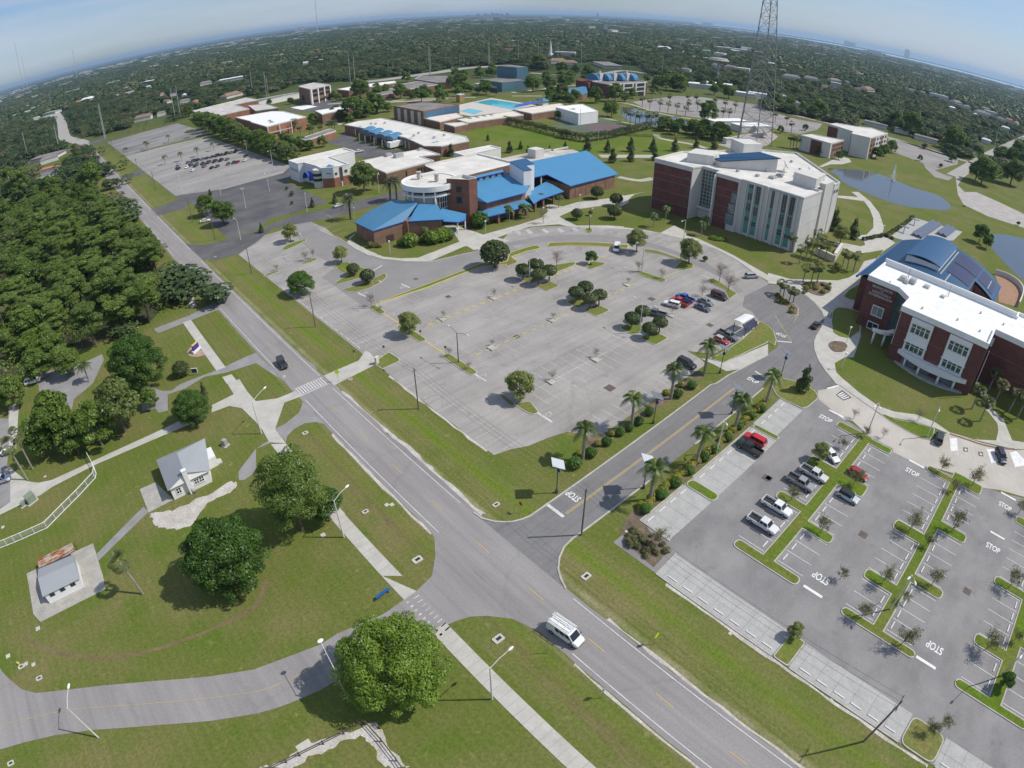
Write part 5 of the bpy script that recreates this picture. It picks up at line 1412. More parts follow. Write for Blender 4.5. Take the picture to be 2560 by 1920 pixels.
m=MB(); x,y=P('02',1675,935); m.tube((x,y,0),(x,y,1.3),0.45,n=14); m.build('rain_barrel',pm('grey barrel',(0.4,0.4,0.4)),cot,smooth=True)

sh=thing('outbuilding','small white block outbuilding with grey roof and rusty lean-to, bottom left','house',(*P('03',520,80),0))
g1,g2,g3,g4=P('02',330,1600,2.4),P('03',365,180,2.4),P('03',690,20,2.4),P('02',640,1470,2.4)
q0=[g1,g2,g3,g4]; bo=offset(q0 if area(q0)>0 else q0[::-1],0.3)
m=MB(); m.prism(bo,0,2.35,top=False); m.build('wall',WHITEW,sh)
r_a,r_b=lerp(g1,g2,0.45),lerp(g4,g3,0.45)
m=MB(); m.face([(*g1,2.4),(*r_a,3.1),(*r_b,3.1),(*g4,2.4)]); m.face([(*r_a,3.1),(*g2,2.35),(*g3,2.35),(*r_b,3.1)])
m.face([(*g1,2.4),(*g2,2.35),(*r_a,3.1)]); m.face([(*g4,2.4),(*r_b,3.1),(*g3,2.35)]); m.build('roof',GREYM,sh)
rl=[(*P('02',335,1590,2.5),2.5),(*P('02',645,1445,2.5),2.5),(*P('02',622,1372,2.0),2.0),(*P('02',320,1515,2.0),2.0)]
slope_roof(sh,'rusty_roof',rl,RUST,RUST,0.08)
for p in rl[2:]:
 m=MB(); m.tube((p[0]+.2,p[1],0),(p[0]+.2,p[1],p[2]-.1),0.07,n=6); m.build('post',DARKM,sh)
for i in range(4):
 a,b=bo[i],bo[(i+1) % 4]
 if (a[1]+b[1])==min(bo[k][1]+bo[(k+1) % 4][1] for k in range(4)):
  for k in range(3):on_wall(sh,a,b,.12+k*.3,.26+k*.3,1.3,2.0,GLASS,None)
# ================================================================ TREES AND PLANTS
def leaf_mat(name,dark,light,warm=None,trans=0.42):
 """foliage: tone drifts by clump and by tree, single leaves differ a little"""
 m=bpy.data.materials.new(name); m.use_nodes=True
 t=m.node_tree; N,K=t.nodes.new,t.links.new
 for n in list(t.nodes):t.nodes.remove(n)
 out=N('ShaderNodeOutputMaterial')
 g=N('ShaderNodeNewGeometry'); oi=N('ShaderNodeObjectInfo'); at=N('ShaderNodeAttribute'); at.attribute_name='tone'
 n1=N('ShaderNodeTexNoise'); n1.inputs['Scale'].default_value=0.45; n1.inputs['Detail'].default_value=3
 K(g.outputs['Position'],n1.inputs['Vector'])
 ad=N('ShaderNodeMath'); ad.operation='MULTIPLY_ADD'; K(at.outputs['Fac'],ad.inputs[0]); ad.inputs[1].default_value=0.55; K(n1.outputs['Fac'],ad.inputs[2])
 ad2=N('ShaderNodeMath'); ad2.operation='MULTIPLY_ADD'; K(oi.outputs['Random'],ad2.inputs[0]); ad2.inputs[1].default_value=0.5; K(ad.outputs[0],ad2.inputs[2])
 r=N('ShaderNodeMapRange'); r.inputs['From Min'].default_value,r.inputs['From Max'].default_value=0.45,1.35; K(ad2.outputs[0],r.inputs['Value'])
 mx=N('ShaderNodeMix'); mx.data_type='RGBA'; mx.inputs['A'].default_value=(*dark,1); mx.inputs['B'].default_value=(*light,1); K(r.outputs['Result'],mx.inputs['Factor'])
 col=mx.outputs['Result']
 if warm:
  rr_=N('ShaderNodeMapRange'); rr_.inputs['From Min'].default_value,rr_.inputs['From Max'].default_value=0.72,0.95; K(oi.outputs['Random'],rr_.inputs['Value'])
  m2=N('ShaderNodeMix'); m2.data_type='RGBA'; K(col,m2.inputs['A']); m2.inputs['B'].default_value=(*warm,1); K(rr_.outputs['Result'],m2.inputs['Factor']); col=m2.outputs['Result']
 d=N('ShaderNodeBsdfDiffuse'); tr=N('ShaderNodeBsdfTranslucent'); gl=N('ShaderNodeBsdfGlossy'); gl.inputs['Roughness'].default_value=0.45
 gl.inputs['Color'].default_value=(0.6,0.65,0.6,1)
 K(col,d.inputs['Color']); K(col,tr.inputs['Color'])
 s=N('ShaderNodeMixShader'); s.inputs[0].default_value=trans; K(d.outputs[0],s.inputs[1]); K(tr.outputs[0],s.inputs[2])
 s2=N('ShaderNodeMixShader'); s2.inputs[0].default_value=0.04; K(s.outputs[0],s2.inputs[1]); K(gl.outputs[0],s2.inputs[2])
 K(s2.outputs[0],out.inputs['Surface'])
 return m

LF_OAK=leaf_mat('oak leaves',(0.085,0.150,0.016),(0.240,0.360,0.045))
LF_DARK=leaf_mat('dark oak leaves',(0.045,0.100,0.014),(0.120,0.230,0.032))
LF_PINE=leaf_mat('pine needles',(0.085,0.145,0.024),(0.215,0.300,0.060))
LF_WOOD=leaf_mat('woodland leaves',(0.060,0.115,0.016),(0.190,0.285,0.042),warm=(0.17,0.22,0.06))
LF_TOP=leaf_mat('clipped holly leaves',(0.050,0.078,0.022),(0.130,0.165,0.050))
LF_NEW=leaf_mat('new spring leaves',(0.160,0.205,0.050),(0.330,0.370,0.110))
LF_SPARSE=leaf_mat('thin olive leaves',(0.100,0.110,0.035),(0.250,0.250,0.095))
LF_BUD=leaf_mat('reddish buds',(0.16,0.11,0.075),(0.30,0.22,0.17))
LF_PALM=leaf_mat('palm fronds',(0.055,0.09,0.018),(0.16,0.215,0.05))
LF_SABAL=leaf_mat('fan palm leaves',(0.07,0.095,0.03),(0.19,0.215,0.085))
LF_YEL=leaf_mat('croton leaves',(0.17,0.19,0.02),(0.42,0.40,0.05))
LF_FAR=leaf_mat('far tree leaves',(0.028,0.052,0.022),(0.090,0.130,0.045),warm=(0.15,0.145,0.07),trans=0.2)
BARK=pm('grey brown bark',(0.16,0.13,0.10),0.95,0.25,1.5,fine=0.2,spec=0.05)
BARK_P=pm('palm trunk',(0.30,0.27,0.23),0.9,0.15,2.0,fine=0.1,spec=0.05)
BARK_PALE=pm('pale smooth bark',(0.33,0.28,0.24),0.9,0.15,1.0,spec=0.05)
TWIG=pm('bare twigs',(0.25,0.205,0.175),0.95,0.2,1.0,spec=0.05)

def quads_mesh(name,V,F,mat,tone=None,smooth=False):
 me=bpy.data.meshes.new(name)
 V=np.asarray(V,np.float32); F=np.asarray(F,np.int32)
 k=F.shape[1]
 me.vertices.add(len(V)); me.vertices.foreach_set('co',V.ravel())
 me.loops.add(F.size); me.loops.foreach_set('vertex_index',F.ravel())
 me.polygons.add(len(F)); me.polygons.foreach_set('loop_start',np.arange(0,F.size,k,dtype=np.int32)); me.polygons.foreach_set('loop_total',np.full(len(F),k,np.int32))
 if tone is not None:
  a=me.attributes.new('tone','FLOAT','FACE'); a.data.foreach_set('value',np.asarray(tone,np.float32))
 me.update(calc_edges=True)
 me.materials.append(mat)
 return me

def leaf_quads(pts,nrm,size,rng,aspect=0.6,fold=0.0):
 """one diamond per point lying across its normal"""
 n=len(pts)
 rv=rng.normal(size=(n,3)); u=np.cross(nrm,rv); u /= np.linalg.norm(u,axis=1)[:,None]+1e-9
 v=np.cross(nrm,u)
 s=(size*rng.uniform(0.6,1.35,n))[:,None]
 V=np.stack([pts-u*s,pts-v*s*aspect+nrm*s*fold,pts+u*s,pts+v*s*aspect+nrm*s*fold],1).reshape(-1,3)
 return V,np.arange(4*n).reshape(n,4)

def crown_mesh(name,lobes,n,size,seed,mat,inner=0.22,up=0.35,jitter=0.75,aspect=0.62,flat_z=None):
 rng=np.random.default_rng(seed)
 L_=np.array(lobes,float); w=(L_[:,3]*L_[:,4]+L_[:,5]*L_[:,3]) ; w=w/w.sum()
 idx=rng.choice(len(L_),n,p=w)
 d=rng.normal(size=(n,3)); d /= np.linalg.norm(d,axis=1)[:,None]
 d[:,2]=np.where(rng.random(n)<0.6,np.abs(d[:,2]),d[:,2])
 rad=np.where(rng.random(n)<inner,rng.uniform(0.35,0.85,n),rng.uniform(0.85,1.06,n))
 p=L_[idx,:3]+d*L_[idx,3:6]*rad[:,None]
 if flat_z is not None:p[:,2]=np.maximum(p[:,2],flat_z+rng.uniform(0,size,n))
 nr=d+rng.normal(size=(n,3))*jitter*0.6+np.array([0,0,up]); nr /= np.linalg.norm(nr,axis=1)[:,None]
 V,F=leaf_quads(p,nr,size,rng,aspect)
 lob_t=rng.uniform(0,1,len(L_))
 return quads_mesh(name,V,F,mat,np.clip(lob_t[idx]*0.75+rng.uniform(0,0.5,n)-0.1,0,1))

def dome_lobes(R_,H0,H1,n,seed,rmin=0.22,rmax=0.38,flat=0.8):
 """lobes spread over a dome from height H0 (skirt) to H1 (top)"""
 rng=np.random.default_rng(seed); out=[]
 hz=(H1-H0)
 for i in range(n):
  z=rng.uniform(0,1) ** 0.8
  r=math.sqrt(max(0,1-(z-0.25) ** 2/0.62)) if z>0.25 else 0.85+0.6*z
  r=min(1,r)*math.sqrt(rng.uniform(0.35,1))
  a=rng.uniform(0,2*math.pi); s=rng.uniform(rmin,rmax)*R_
  k=max(0.1,1-s/R_*0.75)
  out.append((math.cos(a)*r*R_*k,math.sin(a)*r*R_*k,H0+s*0.6+z*(hz-s*1.4),s,s*rng.uniform(.85,1.15),s*flat))
 return out

def trunk_mesh(h,r,limbs,seed,spread,mat=None,lean=0.0,name='trunk'):
 rng=random.Random(seed); m=MB()
 top=(lean*h+rng.uniform(-.1,.1),rng.uniform(-.1,.1),h)
 mid=(lean*h*0.4,0,h*0.5)
 m.tube((0,0,-0.15),(0,0,0.25),r*1.35,r*1.05,9); m.tube((0,0,0.25),mid,r*1.05,r*0.9,9); m.tube(mid,top,r*0.9,r*0.75,9)
 for i in range(limbs):
  a=2*math.pi*i/max(1,limbs)+rng.uniform(-.4,.4); s=spread*rng.uniform(.55,.95)
  p1=(top[0]+math.cos(a)*s*.45,top[1]+math.sin(a)*s*.45,h+s*.45); p2=(top[0]+math.cos(a)*s,top[1]+math.sin(a)*s,h+s*rng.uniform(.6,.95))
  m.tube(top,p1,r*0.55,r*0.36,6); m.tube(p1,p2,r*0.36,r*0.12,5)
 me=bpy.data.meshes.new(name); me.from_pydata(m.v,[],m.f); me.materials.append(mat or BARK)
 return me

PROTO={}          # kind -> (trunk mesh, crown mesh, crown diameter, height, object name, category)
def proto(kind,trunk,crown,dia,hgt,name='tree',cat='tree',cname='crown'):PROTO[kind]=(trunk,crown,dia,hgt,name,cat,cname)

L1=dome_lobes(8.6,2.6,13.5,120,1,0.10,0.22)+[(a*2.2,b*2.2,10.2-.35*(a*a+b*b),1.9,1.9,1.4) for a in (-2,-1,0,1,2) for b in (-2,-1,0,1,2) if a*a+b*b<6]; proto('oak_near',trunk_mesh(3.2,0.5,6,1,5.5),crown_mesh('crown',L1,52000,0.19,1,LF_OAK,inner=.18,jitter=1.0,aspect=.55),17.6,13.5,'oak_tree')
L2=dome_lobes(7.2,1.4,12.0,100,2,0.12,0.24)+[(a*2,b*2,9.4-.35*(a*a+b*b),1.7,1.7,1.3) for a in (-1.5,-.5,.5,1.5) for b in (-1.5,-.5,.5,1.5)]; proto('oak_dark',trunk_mesh(2.4,0.5,6,2,4.6),crown_mesh('crown',L2,40000,0.19,2,LF_DARK,inner=.18,jitter=1.0,aspect=.55),14.8,12.0,'oak_tree')
for i in range(3):
 Lx=dome_lobes(4.6,1.6,10.5,44,20+i,0.16,0.36)+[(0,0,7.8,2.2,2.2,1.8),(1.4,1,7,1.7,1.7,1.4),(-1.4,-1,7,1.7,1.7,1.4)]; proto('wood%d' % i,trunk_mesh(3.0,0.26,4,20+i,2.6),crown_mesh('crown',Lx,9000,0.26,20+i,LF_WOOD,jitter=.9),9.6,10.5,'broadleaf_tree')
def pine_lobes(R_,H0,H1,n,seed):
 rng=np.random.default_rng(seed); out=[]
 for i in range(n):
  z=rng.uniform(0,1); r=(0.55+0.45*math.sin(math.pi*(0.25+0.7*z)))*math.sqrt(rng.uniform(.2,1)); a=rng.uniform(0,6.28); s=R_*rng.uniform(.24,.38)
  out.append((math.cos(a)*r*R_*.8,math.sin(a)*r*R_*.8,H0+z*(H1-H0-s),s,s,s*.62))
 return out
for i in range(3):
 Lx=pine_lobes(3.6,6.2,14.5,30,40+i); proto('pine%d' % i,trunk_mesh(9.5,0.2,5,40+i,2.6,lean=0.02*i),crown_mesh('crown',Lx,7500,0.25,40+i,LF_PINE,inner=.15,jitter=1.1,aspect=.42),7.2,14.8,'pine_tree')
Lx=pine_lobes(5.2,4.2,16.0,70,45); proto('pine_near',trunk_mesh(11,0.34,7,45,4.2),crown_mesh('crown',Lx,34000,0.2,45,LF_PINE,inner=.15,jitter=1.1,aspect=.36),11.0,16.5,'pine_tree')
Lx=dome_lobes(3.3,1.5,6.4,26,50,.26,.42); proto('round',trunk_mesh(1.9,0.18,5,50,1.9),crown_mesh('crown',Lx,8000,0.19,50,LF_DARK),6.8,6.4,'round_tree')
Lx=dome_lobes(3.0,1.5,6.0,26,51,.22,.36); proto('light',trunk_mesh(1.7,0.15,6,51,2.2),crown_mesh('crown',Lx,6500,0.16,51,LF_NEW,inner=.4),6.2,6.0,'young_tree')
Lx=[(0,0,2.35,1.5,1.5,1.05)]+[(math.cos(a)*.75,math.sin(a)*.75,2.3+.25*math.sin(3*a),.85,.85,.8) for a in np.linspace(0,6.28,7)[:6]]; proto('topiary',trunk_mesh(1.3,0.14,3,52,.8),crown_mesh('crown',Lx,2600,0.17,52,LF_TOP,inner=.1,jitter=.5),3.2,3.4,'clipped_tree')
Lx=[(0,0,2.5,1.9,1.9,1.5)]+[(math.cos(a)*1.0,math.sin(a)*1.0,2.2,1.1,1.1,1.2) for a in np.linspace(0,6.28,8)[:7]]; proto('dark_round',trunk_mesh(1.2,0.18,4,53,1.2),crown_mesh('crown',Lx,3200,0.22,53,LF_TOP,inner=.1),4.2,4.0,'clipped_tree')
rng_=np.random.default_rng(54)
Lx=[(rng_.normal()*.25,rng_.normal()*.25,1.0+5.2*t,1.5*(1.15-t),1.5*(1.15-t),.8) for t in np.linspace(0,.95,12)]; proto('holly',trunk_mesh(1.0,0.12,0,54,1),crown_mesh('crown',Lx,1800,0.25,54,LF_TOP),3.4,6.6,'holly_tree')

def branch_tree(h,spread,n1,n2,seed,r=0.09):
 """an open tree: forks and twigs; returns the wood and the twig tips"""
 rng=random.Random(seed); m=MB(); tips=[]
 m.tube((0,0,-.1),(0,0,h*.25),r,r*.8,6)
 m.tube((0,0,h*.25),(0,0,h*.8),r*.8,r*.25,5)
 for i in range(n1):
  z=h*rng.uniform(.22,.7); a=rng.uniform(0,6.28); s=spread*rng.uniform(.55,1)*(1.15-z/h*.8)
  b=Vector((math.cos(a)*s,math.sin(a)*s,z+s*rng.uniform(.55,1.1))); o_=Vector((0,0,z)); m.tube(o_,b,r*.38,r*.1,4,cap=False)
  for j in range(n2):
   t=rng.uniform(.35,1); c_=o_.lerp(b,t); e=c_+Vector((rng.uniform(-1,1),rng.uniform(-1,1),rng.uniform(-.1,1)))*spread*.36
   m.tube(c_,e,r*.14,r*.05,3,cap=False); tips+=[c_.lerp(e,.6),e]
 return m,tips
for i in range(2):
 m,tips=branch_tree(5.4,2.3,16,6,60+i,0.085)
 me=bpy.data.meshes.new('trunk'); me.from_pydata(m.v,[],m.f); me.materials.append(BARK)
 rng=np.random.default_rng(60+i); T_=np.array([tuple(t) for t in tips]); k=7
 p=np.repeat(T_,k,0)+rng.normal(size=(len(T_)*k,3))*0.2; nr=rng.normal(size=p.shape)+(0,0,.7); nr /= np.linalg.norm(nr,axis=1)[:,None]
 V,F=leaf_quads(p,nr,0.11,rng,.6); proto('sparse%d' % i,me,quads_mesh('crown',V,F,LF_SPARSE,rng.uniform(0,1,len(F))),4.4,5.6,'young_oak_tree')
for i in range(2):
 m,tips=branch_tree(3.6,1.9,20,7,70+i,0.075)
 me=bpy.data.meshes.new('trunk'); me.from_pydata(m.v,[],m.f); me.materials.append(TWIG)
 rng=np.random.default_rng(70+i); T_=np.array([tuple(t) for t in tips]); k=3
 p=np.repeat(T_,k,0)+rng.normal(size=(len(T_)*k,3))*0.16; nr=rng.normal(size=p.shape)+(0,0,.5); nr /= np.linalg.norm(nr,axis=1)[:,None]
 V,F=leaf_quads(p,nr,0.055,rng,.6); proto('bare%d' % i,me,quads_mesh('crown',V,F,LF_BUD,rng.uniform(0,1,len(F))),3.6,3.8,'bare_tree')

def frond_set(nf,length,width,arch,seed,pairs=16,leaf=0.55,rise=(0.1,1.2)):
 """feather fronds: arching ribs with leaflets"""
 rng=np.random.default_rng(seed); V,F,tone=[],[],[]
 for i in range(nf):
  a=2.4*i+rng.uniform(-.2,.2); el=rise[0]+(rise[1]-rise[0])*(i/nf); L_=length*rng.uniform(.85,1.1)
  d=np.array([math.cos(a),math.sin(a),0]); s_=np.array([-math.sin(a),math.cos(a),0]); pts=[]
  for t in np.linspace(0,1,pairs+1):
   pts.append(d*L_*t*math.cos(el)*(1-.12*t)+np.array([0,0,L_*(math.sin(el)*t-arch*t*t)]))
  tn=rng.uniform(0,1)
  for j in range(1,pairs):
   p,q_=pts[j],pts[j+1]; ax=(q_-p)/(np.linalg.norm(q_-p)+1e-9); wl=width*math.sin(math.pi*(0.12+.85*j/pairs))+.08
   for sg in (-1,1):
    e=p+(s_*sg*.8+ax*.55+np.array([0,0,-.3]))*wl; hw=ax*leaf*.5
    b=len(V); V+=[p-hw*.6,p+hw*.6,e+hw*.15,e-hw*.15]; F.append((b,b+1,b+2,b+3)); tone.append(tn)
 return np.array(V),np.array(F),tone
def palm_trunk(h,r0,r1,seed,curve=0.25,mat=None,bulge=0):
 m=MB(); pts=[(curve*(t ** 2),0,h*t) for t in np.linspace(0,1,7)]
 for i in range(6):m.tube(pts[i],pts[i+1],r0+(r1-r0)*i/6+bulge*math.sin(math.pi*i/6),r0+(r1-r0)*(i+1)/6+bulge*math.sin(math.pi*(i+1)/6),8)
 me=bpy.data.meshes.new('trunk'); me.from_pydata(m.v,[],m.f); me.materials.append(mat or BARK_P); return me
def palm(kind,h,r0,r1,fr,name,cat='palm',mat=LF_PALM,tm=None,curve=.25,dia=5,bulge=0):
 V,F,tone=fr; V=V+np.array([curve,0,h]); proto(kind,palm_trunk(h,r0,r1,1,curve,tm,bulge),quads_mesh('fronds',V,F,mat,tone),dia,h+1.5,name,cat,'fronds')
palm('royal',7.6,0.30,0.17,frond_set(15,3.3,0.85,0.62,80,leaf=.34,rise=(-.1,1.25)),'royal_palm',dia=6.0,bulge=.06)
palm('date',7.5,0.36,0.34,frond_set(46,4.2,0.55,0.55,81,pairs=13,leaf=.4,rise=(-.5,1.3)),'date_palm',tm=pm('date palm trunk',(0.12,0.1,0.08),0.95,.2,2.0),dia=7.6,mat=leaf_mat('date palm fronds',(0.06,0.075,0.04),(0.17,0.19,0.11)))
palm('queen',4.2,0.16,0.13,frond_set(14,2.6,0.6,0.75,82,pairs=12,leaf=.34,rise=(0,1.1)),'feather_palm',dia=4.6)
def fan_set(n,R_,seed):
 rng=np.random.default_rng(seed); V,F,tone=[],[],[]
 for i in range(n):
  d=rng.normal(size=3); d[2]=d[2]*.75+.12; d /= np.linalg.norm(d); c_=d*R_*rng.uniform(.45,.75)
  u=np.cross(d,[0,0,1]); u /= np.linalg.norm(u)+1e-9; w=np.cross(u,d); tn=rng.uniform(0,1)
  for k in range(7):
   t0=-1.25+2.5*k/7; t1=t0+.26; f_=lambda t,r:c_+(d*math.cos(t)+u*math.sin(t))*r-np.array([0,0,.12*r])
   b=len(V); V+=[c_,f_(t0,R_*.5),f_((t0+t1)/2,R_*.62)-np.array([0,0,.1*R_]),f_(t1,R_*.5)]; F.append((b,b+1,b+2,b+3)); tone.append(tn)
 return np.array(V),np.array(F),tone
palm('sabal',5.6,0.2,0.17,fan_set(34,1.55,83),'fan_palm',mat=LF_SABAL,curve=.3,dia=3.2)
palm('sabal_tall',7.6,0.19,0.16,fan_set(34,1.55,84),'fan_palm',mat=LF_SABAL,curve=.6,dia=3.2)

def shrub_mesh(n,seed,mat,size=.14,R_=0.8,H_=0.75):
 rng=np.random.default_rng(seed)
 lob=[(rng.normal()*.2*R_,rng.normal()*.2*R_,H_*.55,R_*.75,R_*.75,H_*.6) for _ in range(6)]
 return crown_mesh('foliage',lob,n,size,seed,mat,flat_z=0.02,inner=.1)
SHRUB={'ball':(shrub_mesh(1500,90,LF_DARK,.15,1.15,1.5),2.3,'round_shrub','shrub'),'yellow':(shrub_mesh(420,91,LF_YEL,.15,.75,.8),1.4,'yellow_shrub','shrub'),
         'brown':(shrub_mesh(260,92,LF_SPARSE,.13,.6,.7),1.2,'bed_shrub','shrub'),'green':(shrub_mesh(1500,93,LF_OAK,.2,1.4,1.8),2.8,'leafy_shrub','shrub'),
         'bush':(shrub_mesh(2600,94,LF_TOP,.16,1.7,2.6),3.3,'bush','bush')}
rt=random.Random(5)
def inside(p,poly):
 c=False; n=len(poly); x,y=p
 for i in range(n):
  (x1,y1),(x2,y2)=poly[i],poly[i-1]
  if (y1>y) != (y2>y) and x<(x2-x1)*(y-y1)/(y2-y1)+x1:c=not c
 return c
def plant(kind,x,y,dia=None,label=None,group=None,hs=1.0):
 """stand a tree of a kind at x, y with a crown this wide"""
 tm,cm,d0,h0,nm,cat,cn=PROTO[kind]
 s=(dia or d0)/d0
 o=thing(nm,label,cat,(x,y,0),0,group)
 o.rotation_euler=(0,0,rt.uniform(0,6.28)); o.scale=(s,s,s*hs)
 for n_,me in (('trunk',tm),(cn,cm)):
  c=bpy.data.objects.new(n_,me); COL.objects.link(c); c.parent=o
 return o
def shrub(kind,x,y,dia=None,label=None,group=None,hs=1.0):
 me,d0,nm,cat=SHRUB[kind]; s=(dia or d0)/d0
 o=bpy.data.objects.new(nm,me); COL.objects.link(o); o.location=(x,y,0); o.rotation_euler=(0,0,rt.uniform(0,6.28)); o.scale=(s,s,s*hs)
 return tag(o,label,cat,group)
def px_size(f,x,y,dpx,z=0):
 X,Y=P(f,x,y,z); dist=math.sqrt(X*X+Y*Y+(CAM_H-z) ** 2)
 return X,Y,dpx*FR[f][2]/2212/1529.0*dist
def tb_(kind,f,x,y,dpx,label=None,group=None,hs=1.0):          # the foot of the trunk was surveyed
 X,Y,d=px_size(f,x,y,dpx); return plant(kind,X,Y,d,label,group,hs)
def tc_(kind,f,x,y,dpx,label=None,group=None,hs=1.0,kz=0.58):  # the middle of the crown was surveyed
 X,Y,d=px_size(f,x,y,dpx); z=kz*PROTO[kind][3]*hs*d/PROTO[kind][2]
 X,Y,d=px_size(f,x,y,dpx,z); return plant(kind,X,Y,d,label,group,hs)

# ---- the named trees round the junction and the cottage
tc_('oak_near','W',838,1420,262,'large bright green spreading oak whose shadow falls across the side road')
tc_('oak_dark','W',472,1182,205,'dense dark green oak alone on the lawn right of the small outbuilding')
tc_('pine_near','W',615,1030,158,'tall yellow green pine beside the pavement, right of the cottage')
tc_('round','W',702,1088,92,'small dark oak tucked behind the street lamp at the foot of the tall pine')
tc_('oak_dark','W',409,872,90,'round dark green tree standing over the concrete path above the cottage')
tc_('oak_dark','W',284,765,138,'wide round oak at the edge of the lawn with the purple sign')
tc_('wood0','W',240,860,118,'broad tree with bright tips between the side path and the tarmac yard'); tc_('wood2','W',195,905,95,'lower dark tree leaning over the top of the white railing')
tc_('wood1','W',108,893,118,'mixed green tree above the two palms at the car park edge'); tc_('wood0','W',75,935,80,'shadowed tree left of the white railing end')
tc_('wood2','W',150,935,75,'bright tipped tree at the upper end of the white railing'); tc_('wood1','W',320,855,44,'small leafy tree at the corner of the tarmac path')
shrub('bush',*px_size('01',1575,1590,145),'clipped round bush on the lawn below the purple sign')
tb_('holly','02',1775,110,60,'narrow dark cypress at the edge of the tarmac path',hs=1.3)
# ---- trees of the large lot
tc_('oak_dark','W',648,606,68,'dark green shade tree at the left edge of the large parking lot',hs=.9)
for f,x,y,d,k,lb in (('11',300,430,150,'light','pale green young tree on the grass island at the far left of the large lot'),
  ('11',742,610,140,'light','young green tree at the tip of the curved grass island'),('11',1330,1235,205,'light','yellow green tree on the end island between the first two stall rows'),
  ('22',70,130,265,'light','large light green tree with a blue shadow in the lower middle of the lot'),('21',1075,520,190,'light','broad green tree on the curved strip beside the white van'),
  ('21',680,625,115,'round','small round green tree on the triangular island'),('21',1525,620,215,'light','thin leaved tree on the last bend of the curved strip'),('E',300,430,0,None,'')):
 if k:tb_(k,f,x,y,d*1.12,lb)
for f,x,y,d,lb in (('11',845,720,115,'round clipped tree on the curved island, upper of the pair'),('11',970,790,135,'round clipped tree on the curved island, lower of the pair')):tb_('dark_round',f,x,y,d,lb)
tb_('dark_round','E',590,1600,370,'big dark clipped tree at the end of the yellow kerbed strip')
for f,pts,lb in (('21',((95,760),(205,715),(230,805),(320,770)),'clipped round tree on the paved island nearest the curved drive'),('21',((550,955),(630,910),(670,1010),(750,980)),'clipped round tree on the middle paved island'),
                   ('21',((1030,1175),(1120,1120),(1180,1265),(1270,1215)),'clipped round tree on the paved island nearest the entry road')):
 for x,y in pts:tb_('topiary',f,x,y,140,lb,'clipped trees on the paved islands')
bare=[('11',430,595,90),('11',495,575,80),('11',180,680,60),('11',1000,985,110),('11',1075,1025,50),('11',1670,1420,90),('11',1840,1530,80),('21',385,650,150),('21',1095,690,110),('21',1290,750,90),('21',1640,900,110),
  ('21',1790,775,160),('21',1865,865,175),('21',1380,1060,100),('21',355,1100,70),('21',725,1430,90),('21',345,1625,100),('11',1620,1090,70),('11',2040,1325,60),('11',2060,910,80),('21',1005,790,60),('E',1195,1050,190),
  ('32',740,300,100),('32',990,465,90),('32',1290,320,120),('33',690,1090,5)]
for i,(f,x,y,d) in enumerate(bare[:-1]):tb_('bare%d' % (i % 2),f,x,y,d,'bare pinkish crape myrtle on an island of the large lot' if i<22 else 'bare young tree on the lawn beside the concrete drive','bare crape myrtles' if i<22 else 'bare trees by the drive')
sparse=[('32',195,1010,150),('32',450,1290,160),('32',1215,1275,190),('32',1585,1275,185),('32',1490,755,130),('32',1755,885,160),('32',735,875,150),('33',800,365,160),('33',1145,600,210),('33',2075,105,170),('33',1880,640,200),('33',1410,80,160),
          ('33',980,70,170),('32',830,460,90),('32',640,560,90),('33',1165,230,110),('33',1380,1345,150),('33',1500,1310,130),('22',1270,1390,170),('32',1590,930,110),('32',1360,1400,120),('32',2160,1120,120),('33',2120,560,120),('33',620,30,120)]
for i,(f,x,y,d) in enumerate(sparse):tb_('sparse%d' % (i % 2),f,x,y,d,'thin leaved young oak on a grass island of the lower right lot','young oaks of the lower right lot')
tb_('light','32',430,665,175,'fuller green young tree shading the white car',hs=1.1); tb_('light','33',215,520,165,'bushy young tree on the gap between the concrete bays'); tb_('round','33',2000,960,150,'dense young pine at the right edge of the lower lot',hs=1.3)
tb_('holly','32',290,60,120,'upright young tree on the corner lawn beside the concrete drive',hs=1.1)
# ---- hedge planting along the entry road
N_ROW=[(490,660,130),(640,570,110),(775,470,95),(890,390,90),(1045,300,90),(1140,215,90),(1375,55,90),(1500,-10,90),(970,350,80)]
for x,y,d in N_ROW:shrub('ball',*px_size('22',x+50,y+50,d),'dark round shrub in the bed north of the entry road','round shrubs north of the entry road')
S_ROW=[(1110,1060,110),(1250,935,110),(1365,820,110),(1495,715,95),(1630,605,95),(1700,530,85),(1815,435,85),(1920,330,80),(2030,240,80),(2120,190,70)]
for x,y,d in S_ROW:shrub('ball',*px_size('22',x+40,y+50,d),'dark round shrub in the bed south of the entry road','round shrubs south of the entry road')
for i in range(46):
 x=62.5+i*1.02; shrub('yellow',x+rt.uniform(-.3,.3),38.9+0.012*(x-60)+rt.uniform(-.35,.35),rt.uniform(1.2,1.8),'low yellow leaved shrub in the row behind the parking bays','yellow shrubs behind the bays')
for x,y in ((740,530),(860,440),(1330,90),(580,610),(1460,20)):shrub('yellow',*px_size('22',x,y,70),'yellow leaved shrub among the round shrubs north of the entry road','yellow shrubs north of the entry road')
for i in range(24):
 x,y=rt.uniform(55.4,60),rt.uniform(29.8,37); shrub('brown',x,y,rt.uniform(.8,1.5),'small brownish shrub in the mulch corner bed','small bed shrubs')
for i in range(16):
 t=rt.random(); a=lerp(P('31',60,900),P('31',220,1050),t); shrub('yellow' if i % 3 else 'brown',a[0]+rt.uniform(-1.3,1.3),a[1]+rt.uniform(-1.3,1.3),rt.uniform(1,1.7),'low shrub under the palms of the roundabout island','shrubs of the roundabout island')
